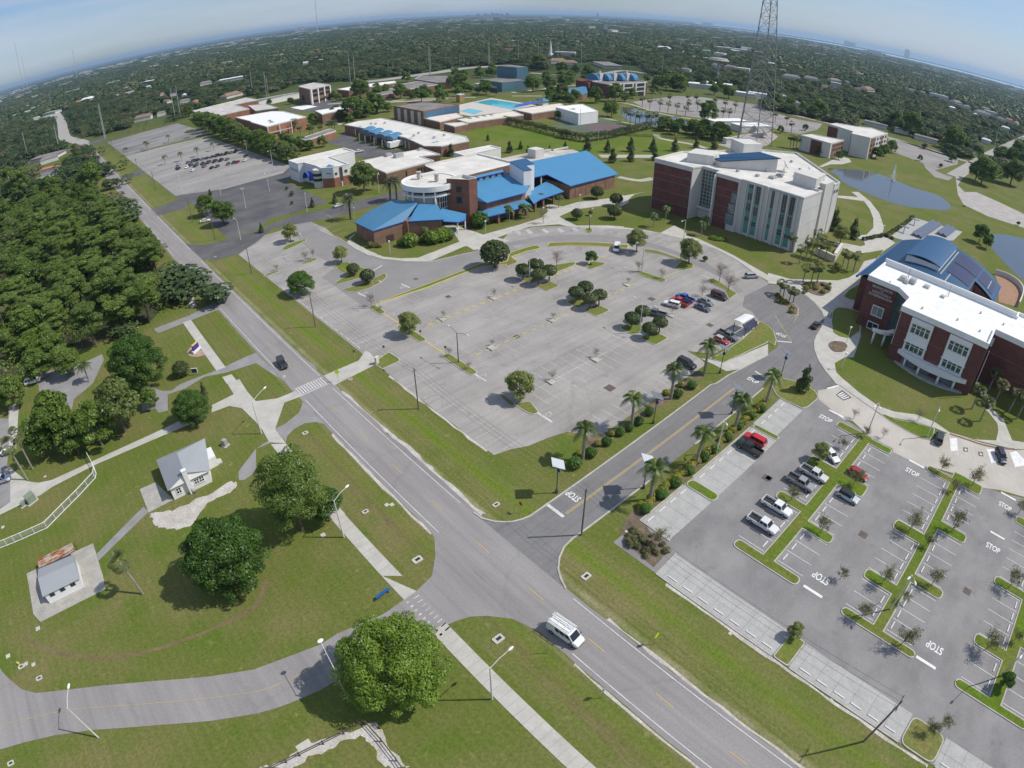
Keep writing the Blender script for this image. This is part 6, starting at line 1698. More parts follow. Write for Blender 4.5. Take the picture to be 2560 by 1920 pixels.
for i in range(22):
 x,y=P('31',rt.uniform(300,540),rt.uniform(800,880)); shrub('yellow' if i % 2 else 'brown',x,y,rt.uniform(1.1,2),'low shrub in the oval bed by the plaza','shrubs of the oval bed')
# ---- royal palms along the entry road
for f,x,y in (('22',610,655),('22',1030,380),('22',1370,130),('21',1655,1580),('22',1190,1000),('22',1590,690),('22',1920,400),('22',2190,180)):
 X,Y=P(f,x,y); plant('royal',X,Y,rt.uniform(5.4,6.4),'royal palm north of the entry road' if Y>50 else 'royal palm south of the entry road','royal palms north of the entry road' if Y>50 else 'royal palms south of the entry road')
X,Y=P('03',1235,155); plant('sabal_tall',X,Y,3.4,'lone leaning palm on the lawn beside the small outbuilding').rotation_euler=(0,0.03,R(135))
for x,y in ((285,735),(240,830)):
 X,Y=P('02',x,y); plant('sabal_tall',X,Y,3.6,'fan palm of the pair at the left car park edge','palms at the left car park',1.1)
for x,y,k in ((770,1640,'queen'),(60,1640,'queen'),(80,1280,'sabal')):tb_(k,'01',x,y,170,'feathery palm at the edge of the left woodland','palms at the woodland edge')
for x,y in ((300,780),(370,790),(420,790),(640,650),(680,670),(735,690),(200,520),(270,620),(330,560),(370,570),(430,590),(490,600),(450,520),(400,480)):
 X,Y=P('31',x,y); plant('sabal',X,Y,rt.uniform(3,3.6),'fan palm in the grove beside the white block and plaza','fan palm grove')
for x,y in ((100,890),(130,910),(180,950),(215,960)):
 X,Y=P('31',x,y); plant('sabal',X,Y,3.0,'fan palm on the roundabout island','roundabout palms',.75)
for x,y in ((1760,215),(1830,320),(2080,240),(2150,300),(1960,160),(2200,120),(1900,60)):
 X,Y=P('32',x,y); plant('sabal',X,Y,3.4,'fan palm in the bed at the corner of the brick building','palms by the brick building')
for x,y in ((1360,1440),(2050,1130),(2160,1100)):X,Y=P('F',x,y); plant('date',X,Y,8.5,'stout date palm beside the campus road','date palms')
for x,y in ((770,1020),(740,990),(930,970),(965,985),(690,960),(1390,850),(1010,980)):X,Y=P('E',x,y); plant('queen',X,Y,5.0,'feathery palm in front of the blue roofed library','palms by the library')
for x,y in ((270,890),(650,1060),(140,970),(690,1000),(300,860)):X,Y=P('C',x,y); plant('queen',X,Y,5.2,'feathery palm in the shade of the five storey block','palms by the five storey block')
for x,y in ((1240,1430),(1260,1440)):X,Y=P('D',x,y); plant('queen',X,Y,3.6,'slim palm against the auditorium wall','palms by the auditorium')
farp=[(1125,930),(1190,950),(1275,965),(1345,975),(1420,990),(1355,905),(1520,900),(1525,965),(1495,1010),(1590,905),(1750,930),(1840,960),(1925,975),(1870,1040),(985,1050),(1020,1075),(1065,1080),(1100,1090),(1160,1085),(1200,1090),(1240,1080),(1280,870),(1740,965),(1600,965),(1820,1035),(1210,850)]
for x,y in farp:X,Y=P('20',x,y); plant('sabal',X,Y,4.6,'fan palm in the far parking lot behind the pond','fan palms of the far lot')
for x,y in ((60,1060),(160,1090),(200,1150),(20,1000),(250,1020),(190,1280),(215,1285),(240,1290)):X,Y=P('30',x,y); plant('sabal',X,Y,4.4,'fan palm near the residence building','fan palms by the residence')
for f,x,y in (('00',1100,1340),('00',1280,1300),('00',1265,1285),('00',1430,1420),('00',1570,1390),('00',1710,1350),('00',1850,1300),('00',1460,1230),('00',1640,1190),('00',1670,1180),('00',1275,1110),('00',1150,1135),('00',1210,1125)):
 X,Y=P(f,x,y); plant('queen',X,Y,6.0,'small palm on a strip of the pale upper lot','palms of the upper lots')
for x,y in ((320,1140),(345,1140),(390,1190),(470,1190),(490,1190),(560,1180),(640,1160),(680,1150),(660,1155),(150,1160),(125,1150)):X,Y=P('10',x,y); plant('sabal',X,Y,4.5,'fan palm by the yard entrance arcade','fan palms by the arcade')
# ---- shrubs by the library and the blocks
for x,y,d,k in ((1010,1560,260,'green'),(880,1560,160,'ball'),(1350,1530,260,'green'),(1480,1490,260,'green'),(1590,1460,220,'green'),(1190,1520,130,'brown'),(2060,1270,300,'ball'),(410,1590,130,'brown'),(540,1580,110,'brown')):
 shrub(k,*px_size('D',x,y,d),'leafy shrub in the bed at the foot of the auditorium','shrubs by the auditorium')
for x,y,d,k in ((1620,1000,150,'dark_round'),(2090,990,190,'dark_round'),(2110,830,170,'dark_round'),(1870,740,170,'dark_round'),(1160,820,160,'dark_round'),(1790,950,60,'topiary')):tb_(k,'E',x,y,d,'dark clipped tree on the lawns between library and white block','clipped trees by the library')
for x,y,d in ((1330,1040,60),(1290,1040,50),(1440,1100,70),(690,1330,60)):tb_('dark_round','C',x,y,d,'dark shrub tree at the foot of the white block','shrub trees by the white block')
for x,y,d,k in ((620,450,170,'light'),(560,330,100,'holly'),(730,400,95,'holly'),(480,320,90,'holly'),(590,690,90,'light')):tb_(k,'31',x,y,d,'green tree on the lawns beside the plaza','trees beside the plaza')
for x,y,d in ((1820,440,160),(1880,490,110),(1910,430,70),(1840,380,90)):tb_('round','31',x,y,d,'bushy tree on the bank of the right pond','trees by the right pond')
# ---- campus lawns: upright hollies
for f,x,y,d in (('20',650,1310,70),('20',825,1315,60),('20',1025,1310,68),('20',1215,1310,64),('20',1405,1305,64),('20',868,1405,70),('20',1027,1395,64),('20',1235,1385,64),('20',75,1290,38),('20',460,1290,34),('20',1590,1280,50),('20',1745,1290,60),('20',325,1300,26),
                   ('M',1540,930,75),('M',1665,885,50),('M',1755,960,60),('M',1290,790,40),('M',2180,880,45),('M',865,970,80),('11',50,350,45),('11',490,130,45),('11',685,95,40),('L',415,1490,45),('F',1085,1140,70)):tb_('holly',f,x,y,d,'upright dark holly on the campus lawns','upright hollies')
# ---- row of round trees beside the upper lots and campus shade trees
for i in range(17):
 t=i/16; x,y=330+1060*t,690+400*t; tb_('wood%d' % (i % 3),'L',x+rt.uniform(-15,15),y,262+rt.uniform(-25,25),'round green tree in the long row between the upper lot and the brick halls','row of round trees by the upper lot',.8)
camp=[('10',900,850,190),('10',1250,850,140),('10',1300,710,95),('10',1430,880,140),('10',1590,880,120),('10',1770,790,170),('10',1990,820,140),('10',840,1040,220),('10',1040,980,190),('10',700,1010,110),('10',960,1010,150),('10',300,900,70),('10',440,880,80),('10',1690,760,110),('10',500,1080,110),
  ('20',180,790,160),('20',320,780,140),('20',440,760,130),('20',230,610,160),('20',430,640,130),('20',550,650,110),('20',660,650,100),('20',340,860,130),('20',430,860,150),('20',545,870,110),('20',720,890,150),('20',890,880,170),('20',860,1010,160),('20',975,880,90),('20',1040,850,100),('20',520,1040,110),('20',400,1030,90),
  ('20',1340,1130,130),('20',1440,1140,130),('20',1560,1160,140),('20',1690,1060,200),('20',1650,1170,160),('20',1790,1200,160),('20',1330,780,150),('20',1430,790,170),('20',1260,760,110),('20',1230,810,90),('20',1870,850,120),('20',1750,820,110),('20',1840,1190,120),
  ('30',440,1000,150),('30',60,930,130),('30',930,1370,120),('30',1000,1350,110),('30',1060,1320,110),('30',610,1380,80),('30',1080,1260,60),('30',1220,1170,210),('30',1090,1120,170),('30',1600,1300,220),('30',1700,1310,130),('30',1830,1350,70),('30',1840,1590,250),('30',1790,1560,160),('30',1940,1570,150),('30',2090,1600,230),('30',1585,1400,80),
  ('30',1310,1390,55),('30',1350,1290,60),('30',320,1130,60),('30',105,1150,70),('30',2000,1400,140),('30',2100,1430,150),('30',2190,1480,150),('30',2150,1330,120),('30',430,1340,90),('31',2160,290,40),('30',1490,1450,40),('F',1600,960,560),('01',1790,200,190),('01',1935,280,230),('00',800,1640,235),('00',660,1330,90),('00',700,1390,90),('00',580,1410,60),('11',0,0,0)]
for i,(f,x,y,d) in enumerate(camp[:-1]):tb_('round' if i % 4==3 and d<150 else 'wood%d' % (i % 3),f,x,y,d,'green shade tree standing among the campus buildings and lots','campus shade trees',.85)
for x,y in ((260,1640),(130,1659),(200,1659)):tb_('pine%d' % (x % 3),'00',x,y+120,130,'tall dark casuarina at the upper end of the woodland','casuarinas above the woodland',1.2)
for x,y,d in ((350,1010,70),(345,1040,70),(350,1180,60),(260,930,60),(1090,1170,50)):tb_('dark_round','F',x,y,d,'small dark tree beside the white office','small trees by the office')

def scatter(f,poly,n,dia,label,group,kinds=('wood0','wood1','wood2','round'),hs=.8):
 xs,ys=poly[0::2],poly[1::2]; pp=list(zip(xs,ys)); k=0; t_=0; got=[]
 while k<n and t_<4000:
  t_+=1; q_=(rt.uniform(min(xs),max(xs)),rt.uniform(min(ys),max(ys)))
  if not inside(q_,pp):continue
  X,Y=P(f,*q_)
  if any((X-a) ** 2+(Y-b) ** 2<(dia*.6) ** 2 for a,b in got):continue
  got.append((X,Y)); plant(rt.choice(kinds),X,Y,dia*rt.uniform(.75,1.25),label,group,hs*rt.uniform(.85,1.15)); k+=1
for f,poly,n,dia in (('10',(600,1040,1090,920,1160,960,760,1090),10,10),('10',(250,880,420,850,900,830,1000,790,1500,790,1750,760,2000,800,1700,850,1300,880,1000,870,600,880),24,10),('20',(0,680,500,640,700,660,500,740,100,730),12,11),('20',(280,850,560,850,560,920,300,920),7,9),
  ('10',(1640,640,2100,610,2100,660,1700,710),9,11),('20',(1290,1110,1900,1225,1880,1240,1300,1150),10,9),('10',(0,860,240,850,230,900,0,930),6,8),('20',(1150,700,1500,760,1480,810,1180,760),8,11),('10',(20,1010,300,1090,280,1120,0,1060),5,8),('30',(60,900,480,1010,440,1030,60,940),7,10),
  ('20',(1480,720,1880,780,1870,800,1480,750),7,10),('00',(1600,960,2150,890,2150,920,1610,1010),8,10),('L',(1180,790,1500,870,1880,900,1500,960,1300,880),12,7)):
 scatter(f,poly,n,dia,'green shade tree standing among the campus buildings and lots','campus shade trees')
# ---- hedge round the tennis courts
hd=thing('hedge','long dark clipped hedge wrapping two sides of the tennis courts','hedge',(*P('20',640,1220),0))
def hedge_mesh(line,h,w,n,seed,mat):
 rng=np.random.default_rng(seed); lob=[]
 for (a,b) in zip(line[:-1],line[1:]):
  k=max(2,int(math.hypot(b[0]-a[0],b[1]-a[1])/1.6))
  for i in range(k):q_=lerp(a,b,i/k); lob.append((q_[0]+rng.normal()*.2,q_[1]+rng.normal()*.2,h*.5,w*.6,w*.6,h*.56*rng.uniform(.85,1.1)))
 return crown_mesh('foliage',lob,n,.42,seed,mat,inner=.05,flat_z=.02)
o=bpy.data.objects.new('foliage',hedge_mesh(G('M',1480,590,1640,630,1900,690,2212,775)+G('20',420,1190,640,1228,880,1190,1080,1140,1225,1105),5.2,3.4,9000,5,LF_TOP)); COL.objects.link(o); o.parent=hd
o.location=tuple(-v for v in hd.location)
# low hedges by the plaza and oval shrubs near the block
for nm,f,pts,h,w,lb in (('hedge','31',(830,420,1000,380,1100,420),1.2,1.4,'low dark hedge at the corner of the solar array'),('hedge','31',(1030,380,1150,300,1260,215),1.2,1.4,'low dark hedge along the left side of the solar array'),('hedge','C',(780,1100,850,1110,920,1110),1.0,2.2,'small bright oval hedge on the shaded lawn of the white block')):
 ln_=G(f,*pts); o=bpy.data.objects.new(nm,hedge_mesh(ln_,h,w,1500,6,LF_OAK if f=='C' else LF_TOP)); COL.objects.link(o); tag(o,lb,'hedge')

# ---- the woodland on the left: every tree its own
wood_poly=[(22,182),(25.5,196),(27,230),(26.5,290),(24,345),(20,390),(-8,470),(-75,470),(-90,300),(-66,178),(-30,174),(-8,173),(6,174),(16,174)]
placed=[]
def spaced(p,d):
 return all((p[0]-q_[0]) ** 2+(p[1]-q_[1]) ** 2>d*d for q_ in placed)
tries=0
while len(placed)<250 and tries<20000:
 tries+=1
 p=(rt.uniform(-85,33),rt.uniform(165,470))
 if inside(p,wood_poly) and spaced(p,6.0 if p[1]<300 else 8.6):placed.append(p)
for i,(x,y) in enumerate(placed):
 pine=(rt.random()<0.6) and y<330
 k=('pine%d' if pine else 'wood%d') % (i % 3); s=rt.uniform(8.2,11.2) if pine else rt.uniform(9.5,13.5)
 if y>300:s *= .95
 plant(k,x,y,s,'pine crowded into the woodland beside the avenue' if pine else 'broadleaf tree crowded into the woodland beside the avenue','woodland pines' if pine else 'woodland broadleaf trees',rt.uniform(.55,.8) if pine else rt.uniform(.6,.9))
for x,y in ((-20,168),(-34,166),(-12,163),(-48,160),(-28,158)):plant('wood%d' % (int(abs(x)) % 3),x,y,9.5,'spreading tree shading the tarmac yard below the woodland','trees over the tarmac yard',.85)
# undergrowth: one mass nobody could count
rng=np.random.default_rng(33); lob=[]
while len(lob)<900:
 p=(rng.uniform(-86,33),rng.uniform(165,445))
 if inside(p,wood_poly):s=rng.uniform(2.0,4.2); lob.append((p[0],p[1],s*.5,s,s,s*.9))
o=bpy.data.objects.new('undergrowth',crown_mesh('undergrowth',lob,60000,0.36,33,LF_WOOD,flat_z=0.05)); COL.objects.link(o); tag(o,'tangled undergrowth filling the woodland floor','undergrowth',kind='stuff')
sheet('woodland_floor',pm('leaf litter',(0.085,0.07,0.04),0.95,col2=(0.05,0.065,0.025),scale=0.2,fine=.2),[offset(wood_poly if area(wood_poly)>0 else wood_poly[::-1],2.0)],0.014)
# ================================================================ VEHICLES
def paint(col,metal=0.0):
 k='car paint %.2f %.2f %.2f' % tuple(col)
 if k not in MATS:
  m,t,b=node_mat(k); b.inputs['Base Color'].default_value=(*col,1); b.inputs['Roughness'].default_value=0.28; b.inputs['Metallic'].default_value=metal
  b.inputs['Coat Weight'].default_value=0.5; b.inputs['Coat Roughness'].default_value=0.08
  n=t.nodes.new('ShaderNodeTexNoise'); n.inputs['Scale'].default_value=2.5; mx=t.nodes.new('ShaderNodeMix'); mx.data_type='RGBA'
  mx.inputs['A'].default_value=(*[c*.88 for c in col],1); mx.inputs['B'].default_value=(*[min(1,c*1.06) for c in col],1)
  t.links.new(n.outputs['Fac'],mx.inputs['Factor']); t.links.new(mx.outputs['Result'],b.inputs['Base Color'])
  MATS[k]=m
 return MATS[k]
CGLASS=glass_mat('car glass',(0.018,0.024,0.028),0.06)
RUBBER=pm('tyre rubber',(0.022,0.022,0.022),0.9,.1,3)
RIM=pm('alloy rim',(0.42,0.42,0.43),0.35,.05,3,metal=0.7)
LAMP=pm('headlamp glass',(0.75,0.76,0.78),0.15,.05,3)
REDL=pm('tail lamp',(0.4,0.02,0.015),0.25,.1,3)
BLK=pm('black trim',(0.03,0.03,0.032),0.6,.1,3)
BED=pm('bed liner',(0.035,0.035,0.037),0.85,.2,3)

def loft(m,st):
 """st: list of (x, half width, z low, z top); rounded box sections joined nose to tail"""
 rings=[]
 for x,w,zl,zt in st:
  e=min(.14,(zt-zl)*.3)
  rings.append([(x,-w*.9,zl),(x,-w,zl+e),(x,-w*1.0,zt-e),(x,-w*.9,zt-e*.15),(x,-w*.45,zt+.012),(x,w*.45,zt+.012),(x,w*.9,zt-e*.15),(x,w,zt-e),(x,w,zl+e),(x,w*.9,zl)])
 i0=len(m.v); k=len(rings[0])
 for r_ in rings:m.v+=r_
 for i in range(len(rings)-1):
  for j in range(k):
   j2=(j+1) % k; m.f.append((i0+i*k+j,i0+i*k+j2,i0+(i+1)*k+j2,i0+(i+1)*k+j))
 m.f.append(tuple(i0+j for j in range(k))[::-1]); m.f.append(tuple(i0+(len(rings)-1)*k+j for j in range(k)))

KINDS={  # length, width, body stations (from the tail), cabin (tail base, tail top, front top, front base), belt z, roof z
 'sedan':dict(st=[(-2.32,.74,.38,.86),(-2.2,.86,.28,.98),(-1.5,.9,.24,1.0),(0,.91,.24,.96),(1.0,.9,.24,.94),(1.9,.86,.26,.80),(2.28,.74,.32,.66),(2.36,.6,.38,.58)],cab=(-1.75,-1.05,.35,1.12),belt=.94,roof=1.43,w=.84,wt=.62,wb=1.38,r=.32),
 'hatch':dict(st=[(-2.0,.76,.4,.95),(-1.92,.84,.3,1.0),(0,.87,.25,.97),(.9,.86,.25,.95),(1.6,.82,.28,.82),(1.98,.7,.34,.66)],cab=(-1.92,-1.5,.25,1.0),belt=.95,roof=1.5,w=.81,wt=.63,wb=1.25,r=.31),
 'suv':dict(st=[(-2.4,.82,.48,1.08),(-2.32,.92,.36,1.12),(0,.95,.34,1.1),(1.2,.94,.34,1.08),(2.05,.9,.36,.98),(2.38,.8,.42,.82),(2.44,.66,.46,.72)],cab=(-2.36,-2.12,.5,1.2),belt=1.08,roof=1.74,w=.88,wt=.72,wb=1.42,r=.37),
 'van':dict(st=[(-2.75,.86,.5,1.2),(-2.7,.98,.38,1.25),(0,1.0,.36,1.22),(1.6,.98,.36,1.2),(2.45,.93,.4,1.08),(2.72,.82,.46,.9),(2.78,.7,.5,.78)],cab=(-2.72,-2.66,1.15,2.0),belt=1.2,roof=2.08,w=.95,wt=.85,wb=1.72,r=.38),
 'pickup':dict(st=[(-.55,.95,.48,1.16),(.6,.96,.46,1.16),(1.7,.95,.46,1.14),(2.6,.92,.48,1.06),(2.82,.82,.52,.88),(2.88,.7,.56,.8)],cab=(-.6,-.42,.95,1.55),belt=1.14,roof=1.84,w=.9,wt=.74,wb=1.78,r=.4)}

def frustum(x0,x1,x2,x3,zb,zt,w,wt):
 return [(x0,-w,zb),(x3,-w,zb),(x3,w,zb),(x0,w,zb),(x1,-wt,zt),(x2,-wt,zt),(x2,wt,zt),(x1,wt,zt)]

def vehicle(kind,col,label,x,y,head,name='parked_car',cat='car',group=None,topper=False,roof=None,rack=False,detail=True,scale=1.0):
 K=KINDS[kind]; t=thing(name,label,cat,(x,y,0.03),0,group); t.rotation_euler=(0,0,head); t.scale=(scale,)*3
 pt_=paint(col); m=MB(); loft(m,K['st'])
 if kind=='pickup':
  x0,x1,w=-2.85,-.55,.95
  for a,b,c_,d in ((x0,-w,x1,-w+.09),(x0,w-.09,x1,w),(x0,-w+.09,x0+.09,w-.09)):m.box(a,b,.52,c_,d,1.16)
 m.part('body',pt_,t,bevel=0,smooth=False)
 x0,x1,x2,x3=K['cab']; zb,zt,w,wt=K['belt'],K['roof'],K['w'],K['wt']
 v=frustum(x0,x1,x2,x3,zb-.06,zt,w,wt); m=MB()
 for f in ((4,5,6,7),(0,1,5,4),(2,3,7,6),(1,2,6,5),(3,0,4,7)):m.face([v[i] for i in f])
 m.part('roof',paint(roof) if roof else pt_,t,bevel=.05 if detail else 0)
 def pane(ids,mu,mv0,mv1,name):
  a,b,c_,d=[Vector(v[i]) for i in ids]      # bottom a-b, top d-c
  n_=(b-a).cross(d-a).normalized()*.035
  q_=lambda s,r_:tuple((a.lerp(b,s)).lerp(d.lerp(c_,s),r_)+n_)
  m=MB()
  for s0,s1 in mu:m.face([q_(s0,mv0),q_(s1,mv0),q_(s1,mv1),q_(s0,mv1)])
  m.part(name,CGLASS,t)
 pane((1,2,6,5),[(.06,.94)],.1,.93,'windscreen')
 if not (kind=='van' and rack):pane((3,0,4,7),[(.1,.9)],.18,.9,'rear_window')
 else:pane((3,0,4,7),[(.1,.46),(.54,.9)],.3,.9,'rear_window')
 sp={'sedan':[(.08,.46),(.5,.88)],'hatch':[(.06,.5),(.54,.9)],'suv':[(.06,.3),(.34,.62),(.66,.93)],'van':[(.36,.52),(.55,.72),(.76,.94)] if rack else [(.7,.93)],'pickup':[(.08,.42),(.48,.9)]}[kind]
 pane((0,1,5,4),sp,.2,.88,'side_window'); pane((2,3,7,6),[(1-b,1-a) for a,b in sp],.2,.88,'side_window')
 if kind=='pickup':
  m=MB(); m.box(-2.8,-.87,.6,-.5,.87,.72); m.part('cargo_bed',BED,t)
  if topper:
   m=MB(); m.prism([(-2.8,-.9),(-.6,-.9),(-.6,.9),(-2.8,.9)],1.17,1.75); m.part('bed_cap',pt_,t,bevel=.1)
 r=K['r']; yw=K['w']+.06; wb=K['wb']
 for sx in (1,-1):
  for sy in (1,-1):
   m=MB(); m.tube((sx*wb-(0.1 if kind=='pickup' and sx<0 else 0),sy*(yw-.24),r),(sx*wb-(0.1 if kind=='pickup' and sx<0 else 0),sy*(yw+.02),r),r,r,14); o=m.part('wheel',RUBBER,t)
   if detail:
    m=MB(); m.tube((sx*wb-(0.1 if kind=='pickup' and sx<0 else 0),sy*(yw-.1),r),(sx*wb-(0.1 if kind=='pickup' and sx<0 else 0),sy*(yw+.035),r),r*.62,r*.58,10); c_=m.part('rim',RIM,t); c_.parent=o
 if detail:
  xf=K['st'][-1][0]; zf=K['st'][-1][3]; xr=-2.86 if kind=='pickup' else K['st'][0][0]
  for sy in (1,-1):
   m=MB(); m.box(xf-.3,sy*.62-.16,zf-.1,xf-.02,sy*.62+.16,zf+.05); m.part('headlight',LAMP,t)
   m=MB(); m.box(xr-.03,sy*.74-.1,.72,xr+.1,sy*.74+.1,1.0); m.part('tail_light',REDL,t)
   m=MB(); m.box(x3-.35,sy*(w+.12)-.1,zb+.02,x3-.15,sy*(w+.12)+.1,zb+.2); m.part('mirror',pt_ if kind != 'van' else BLK,t)
  m=MB(); m.box(xf-.12,-.55,.4,xf+.03,.55,.56); m.part('bumper',BLK,t)
 if rack:
  m=MB()
  for xx in (-2.3,-1.2,0,1.0):m.box(xx-.04,-.98,zt+.22,xx+.04,.98,zt+.28); m.box(xx-.03,-.86,zt,xx+.03,-.8,zt+.25); m.box(xx-.03,.8,zt,xx+.03,.86,zt+.25)
  for yy in (-.96,.96):m.box(-2.5,yy-.04,zt+.28,1.2,yy+.04,zt+.34)
  m.part('roof_rack',TRIM,t)
  m=MB()
  for yy in (.35,.75):m.box(-2.75,yy-.04,zt+.32,.9,yy+.04,zt+.42)
  for k in range(11):m.box(-2.6+k*.33,.35,zt+.34,-2.55+k*.33,.75,zt+.4)
  m.part('ladder',TRIM,t)
  m=MB(); m.tube((-2.6,-.55,zt+.36),(.9,-.55,zt+.36),.12,n=8); m.part('conduit_tube',TRIM,t)
 return t

def park(kind,col,label,f,xr,yr,xf,yf,z=.6,**kw):
 """tail and nose read from the photo at mid height"""
 a,b=P(f,xr,yr,z),P(f,xf,yf,z)
 h=math.atan2(b[1]-a[1],b[0]-a[0])
 snap=round(h/(math.pi/2))*math.pi/2
 if abs(h-snap)<.22 and kw.pop('snap',True):h=snap
 kw.pop('snap',None)
 return vehicle(kind,col,label,(a[0]+b[0])/2,(a[1]+b[1])/2,h,**kw)

W_,SIL,GRY,DGR,BK=(.78,.78,.77),(.42,.43,.44),(.16,.17,.18),(.06,.065,.07),(.02,.021,.023)
RED_,BLU,MAR=(.42,.03,.025),(.02,.09,.42),(.075,.02,.035)
park('van',W_,'white cargo van parked on the curved strip under a green tree','21',912,460,898,515,name='cargo_van',cat='van',snap=False)
park('suv',SIL,'silver sport utility parked at the kerb near the roundabout','21',2025,730,2120,722,snap=False)
park('pickup',(.03,.1,.4),'bright blue pickup at the upper end of the car group','21',1560,945,1430,893,name='pickup_truck',cat='pickup')
park('pickup',RED_,'red pickup between the blue and the white one','21',1520,980,1380,922,name='pickup_truck',cat='pickup')
park('suv',W_,'white sport utility beside the red pickup','21',1440,985,1320,955)
park('pickup',(.10,.115,.13),'slate grey pickup with an open bed behind the clipped trees','21',1325,1070,1160,1030,name='pickup_truck',cat='pickup')
park('sedan',(.19,.22,.22),'grey green sedan with sun glinting off its windscreen','21',1620,925,1730,970)
park('sedan',(.09,.11,.14),'dark slate sedan nearest the empty stalls','21',1585,975,1710,1020)
park('van',MAR,'dark maroon minivan beside the bare trees','21',1715,870,1865,930,name='minivan',cat='van',scale=.92)
park('pickup',GRY,'dark grey pickup parked beside the solar shelter','21',1790,1210,1935,1270,name='pickup_truck',cat='pickup')
park('hatch',RED_,'small red car with a pale roof parked by the shelter lawn','21',1760,1260,1860,1300,roof=(.5,.42,.36))
park('suv',BK,'black car between two palms at the lot edge','21',1450,1455,1570,1510)
park('pickup',BK,'black pickup on the pale concrete bays','22',2150,605,1950,505,name='pickup_truck',cat='pickup')
park('suv',(.52,.02,.02),'bright red car beside the black pickup','22',2165,510,2035,455)
park('pickup',(.60,.6,.58),'off white crew pickup uppermost in the row by the grass median','32',300,735,490,820,name='pickup_truck',cat='pickup')
park('pickup',(.30,.31,.32),'silver pickup half shaded by a thin tree','32',160,800,400,905,name='pickup_truck',cat='pickup')
park('pickup',W_,'white pickup with an empty bed, upper of two in the lower right lot','32',-70,995,220,1130,name='pickup_truck',cat='pickup')
park('pickup',(.72,.72,.72),'white pickup with a dark bed, lower of two in the lower right lot','32',-170,1145,80,1275,name='pickup_truck',cat='pickup')
park('sedan',W_,'white car under the fuller green tree','32',500,560,590,660)
park('hatch',(.50,.54,.56),'pale car with a black roof parked nose out','32',600,930,790,1015,roof=(.025,.025,.028),scale=1.08)
park('hatch',(.30,.03,.03),'dark red car seen through a thin tree','32',690,740,870,820,scale=1.05)
park('suv',(.05,.052,.056),'charcoal sport utility driving on the concrete drive','32',1470,520,1490,415,snap=False)
park('suv',(.03,.028,.05),'dark navy sport utility in the striped accessible bay','32',1985,565,2040,690,snap=False)
park('sedan',BK,'black sedan rounding the roundabout beside the kerb','31',380,1175,455,1125,snap=False)
park('suv',(.035,.034,.032),'black sport utility driving along the avenue near the crossing','11',205,1445,250,1515,name='moving_car',snap=False)
park('van',W_,'white work van with ladder rack driving along the avenue','23',345,395,585,560,z=1.2,name='work_van',cat='van',rack=True,snap=False)
park('suv',W_,'white sport utility on the tarmac yard under the trees','01',235,1650,330,1620,snap=False)
park('suv',(.7,.71,.74),'white patrol car with blue markings, upper one at the left edge','02',-60,575,50,595,snap=False)
park('suv',(.6,.62,.66),'white patrol car with dark glass, lower one at the left edge','02',-40,845,60,815,snap=False)
park('sedan',W_,'white car under the pair of trees on the upper left lot','01',1735,255,1810,240,snap=False)
park('sedan',SIL,'silver sedan on the campus road beside the date palm','11',680,125,740,105,snap=False)
park('pickup',W_,'white pickup in the service yard beside the office','H',330,590,245,605,name='pickup_truck',cat='pickup',snap=False)
park('hatch',(.6,.6,.55),'little white utility cart on the gravel lot right of the pond','31',1685,130,1710,110,name='utility_cart',cat='cart',scale=.75,snap=False,z=.3)
# the full row of cars on the pale upper lot
rows=[(30,1110,720,955,13,-1),(20,1150,840,1010,12,0),(30,1160,340,1110,4,0),(430,1150,690,1090,5,0)]
cols=[BK,DGR,(.05,.06,.1),GRY,(.03,.03,.035),SIL,(.09,.095,.1),W_,(.06,.02,.02),(.16,.15,.14)]
rv=random.Random(9); nfar=0
for x0,y0,x1,y1,n,_ in rows:
 for i in range(n):
  if rv.random()<.12:continue
  a=P('L',x0+(x1-x0)*i/(n-1),y0+(y1-y0)*i/(n-1),.5)
  c_=rv.choice(cols); nfar+=1
  vehicle(rv.choice(['sedan','suv','sedan','hatch','pickup']),c_,'car in the packed group on the pale upper lot',a[0],a[1],(-.42 if rv.random()<.5 else -.42+math.pi)+rv.uniform(-.04,.04)+R(75),group='cars packed on the pale upper lot',detail=False)
for x,y,c_,lb in ((200,1180,W_,'single white car in front of the packed cars on the pale lot'),(340,1135,(.2,.15,.1),'brown car in front of the packed cars on the pale lot'),(740,1080,(.25,.02,.02),'red car at the right end of the packed cars'),(830,1060,W_,'white car at the right end of the packed cars')):
 a=P('L',x,y,.5); vehicle('sedan',c_,lb,a[0],a[1],R(50),detail=False)
# ================================================================ MARKINGS AND STREET FURNITURE
# ---- painted lines
wl,fl,yl=[],[],[]
def seg(lst,a,b,w):lst.append(ribbon([a,b],w/2))
for y in np.arange(-75,640,12.19):            # broken yellow centre line
 y0=y+2.05
 if y0<640:seg(yl,(38.1,y0),(38.1,y0+3.05),.14)
for a,b in ((-80,27.5),(57.5,106.5),(122.5,207),(227,292),(310,408),(428,620)):seg(wl,(34.75,a),(34.75,b),.15) if not 28<a<50 else seg(wl,(34.75,a),(34.75,b),.15)
for a,b in ((-80,34),(60.5,106.5),(113,212),(228,292),(310,408),(428,620)):seg(wl,(41.5,a),(41.5,b),.15)
for k in range(11):seg(wl,(35.0+k*.62,108.9),(35.0+k*.62,111.8),.3)
seg(wl,(34.6,108.6),(41.7,108.6),.2); seg(wl,(34.6,112.0),(41.7,112.0),.2)
ln_=smooth_line(G('03',0,1285,450,1185,650,1150,1200,1110,1700,1065,2212,1000)+G('13',260,905,700,690),3); fy=[ribbon(ln_,.05)]
for d in (-.14,.14):seg(yl,(53,46.85+d),(107,47.3+d),.11)
seg(wl,(52.2,46.6),(52.2,50.8),.6)
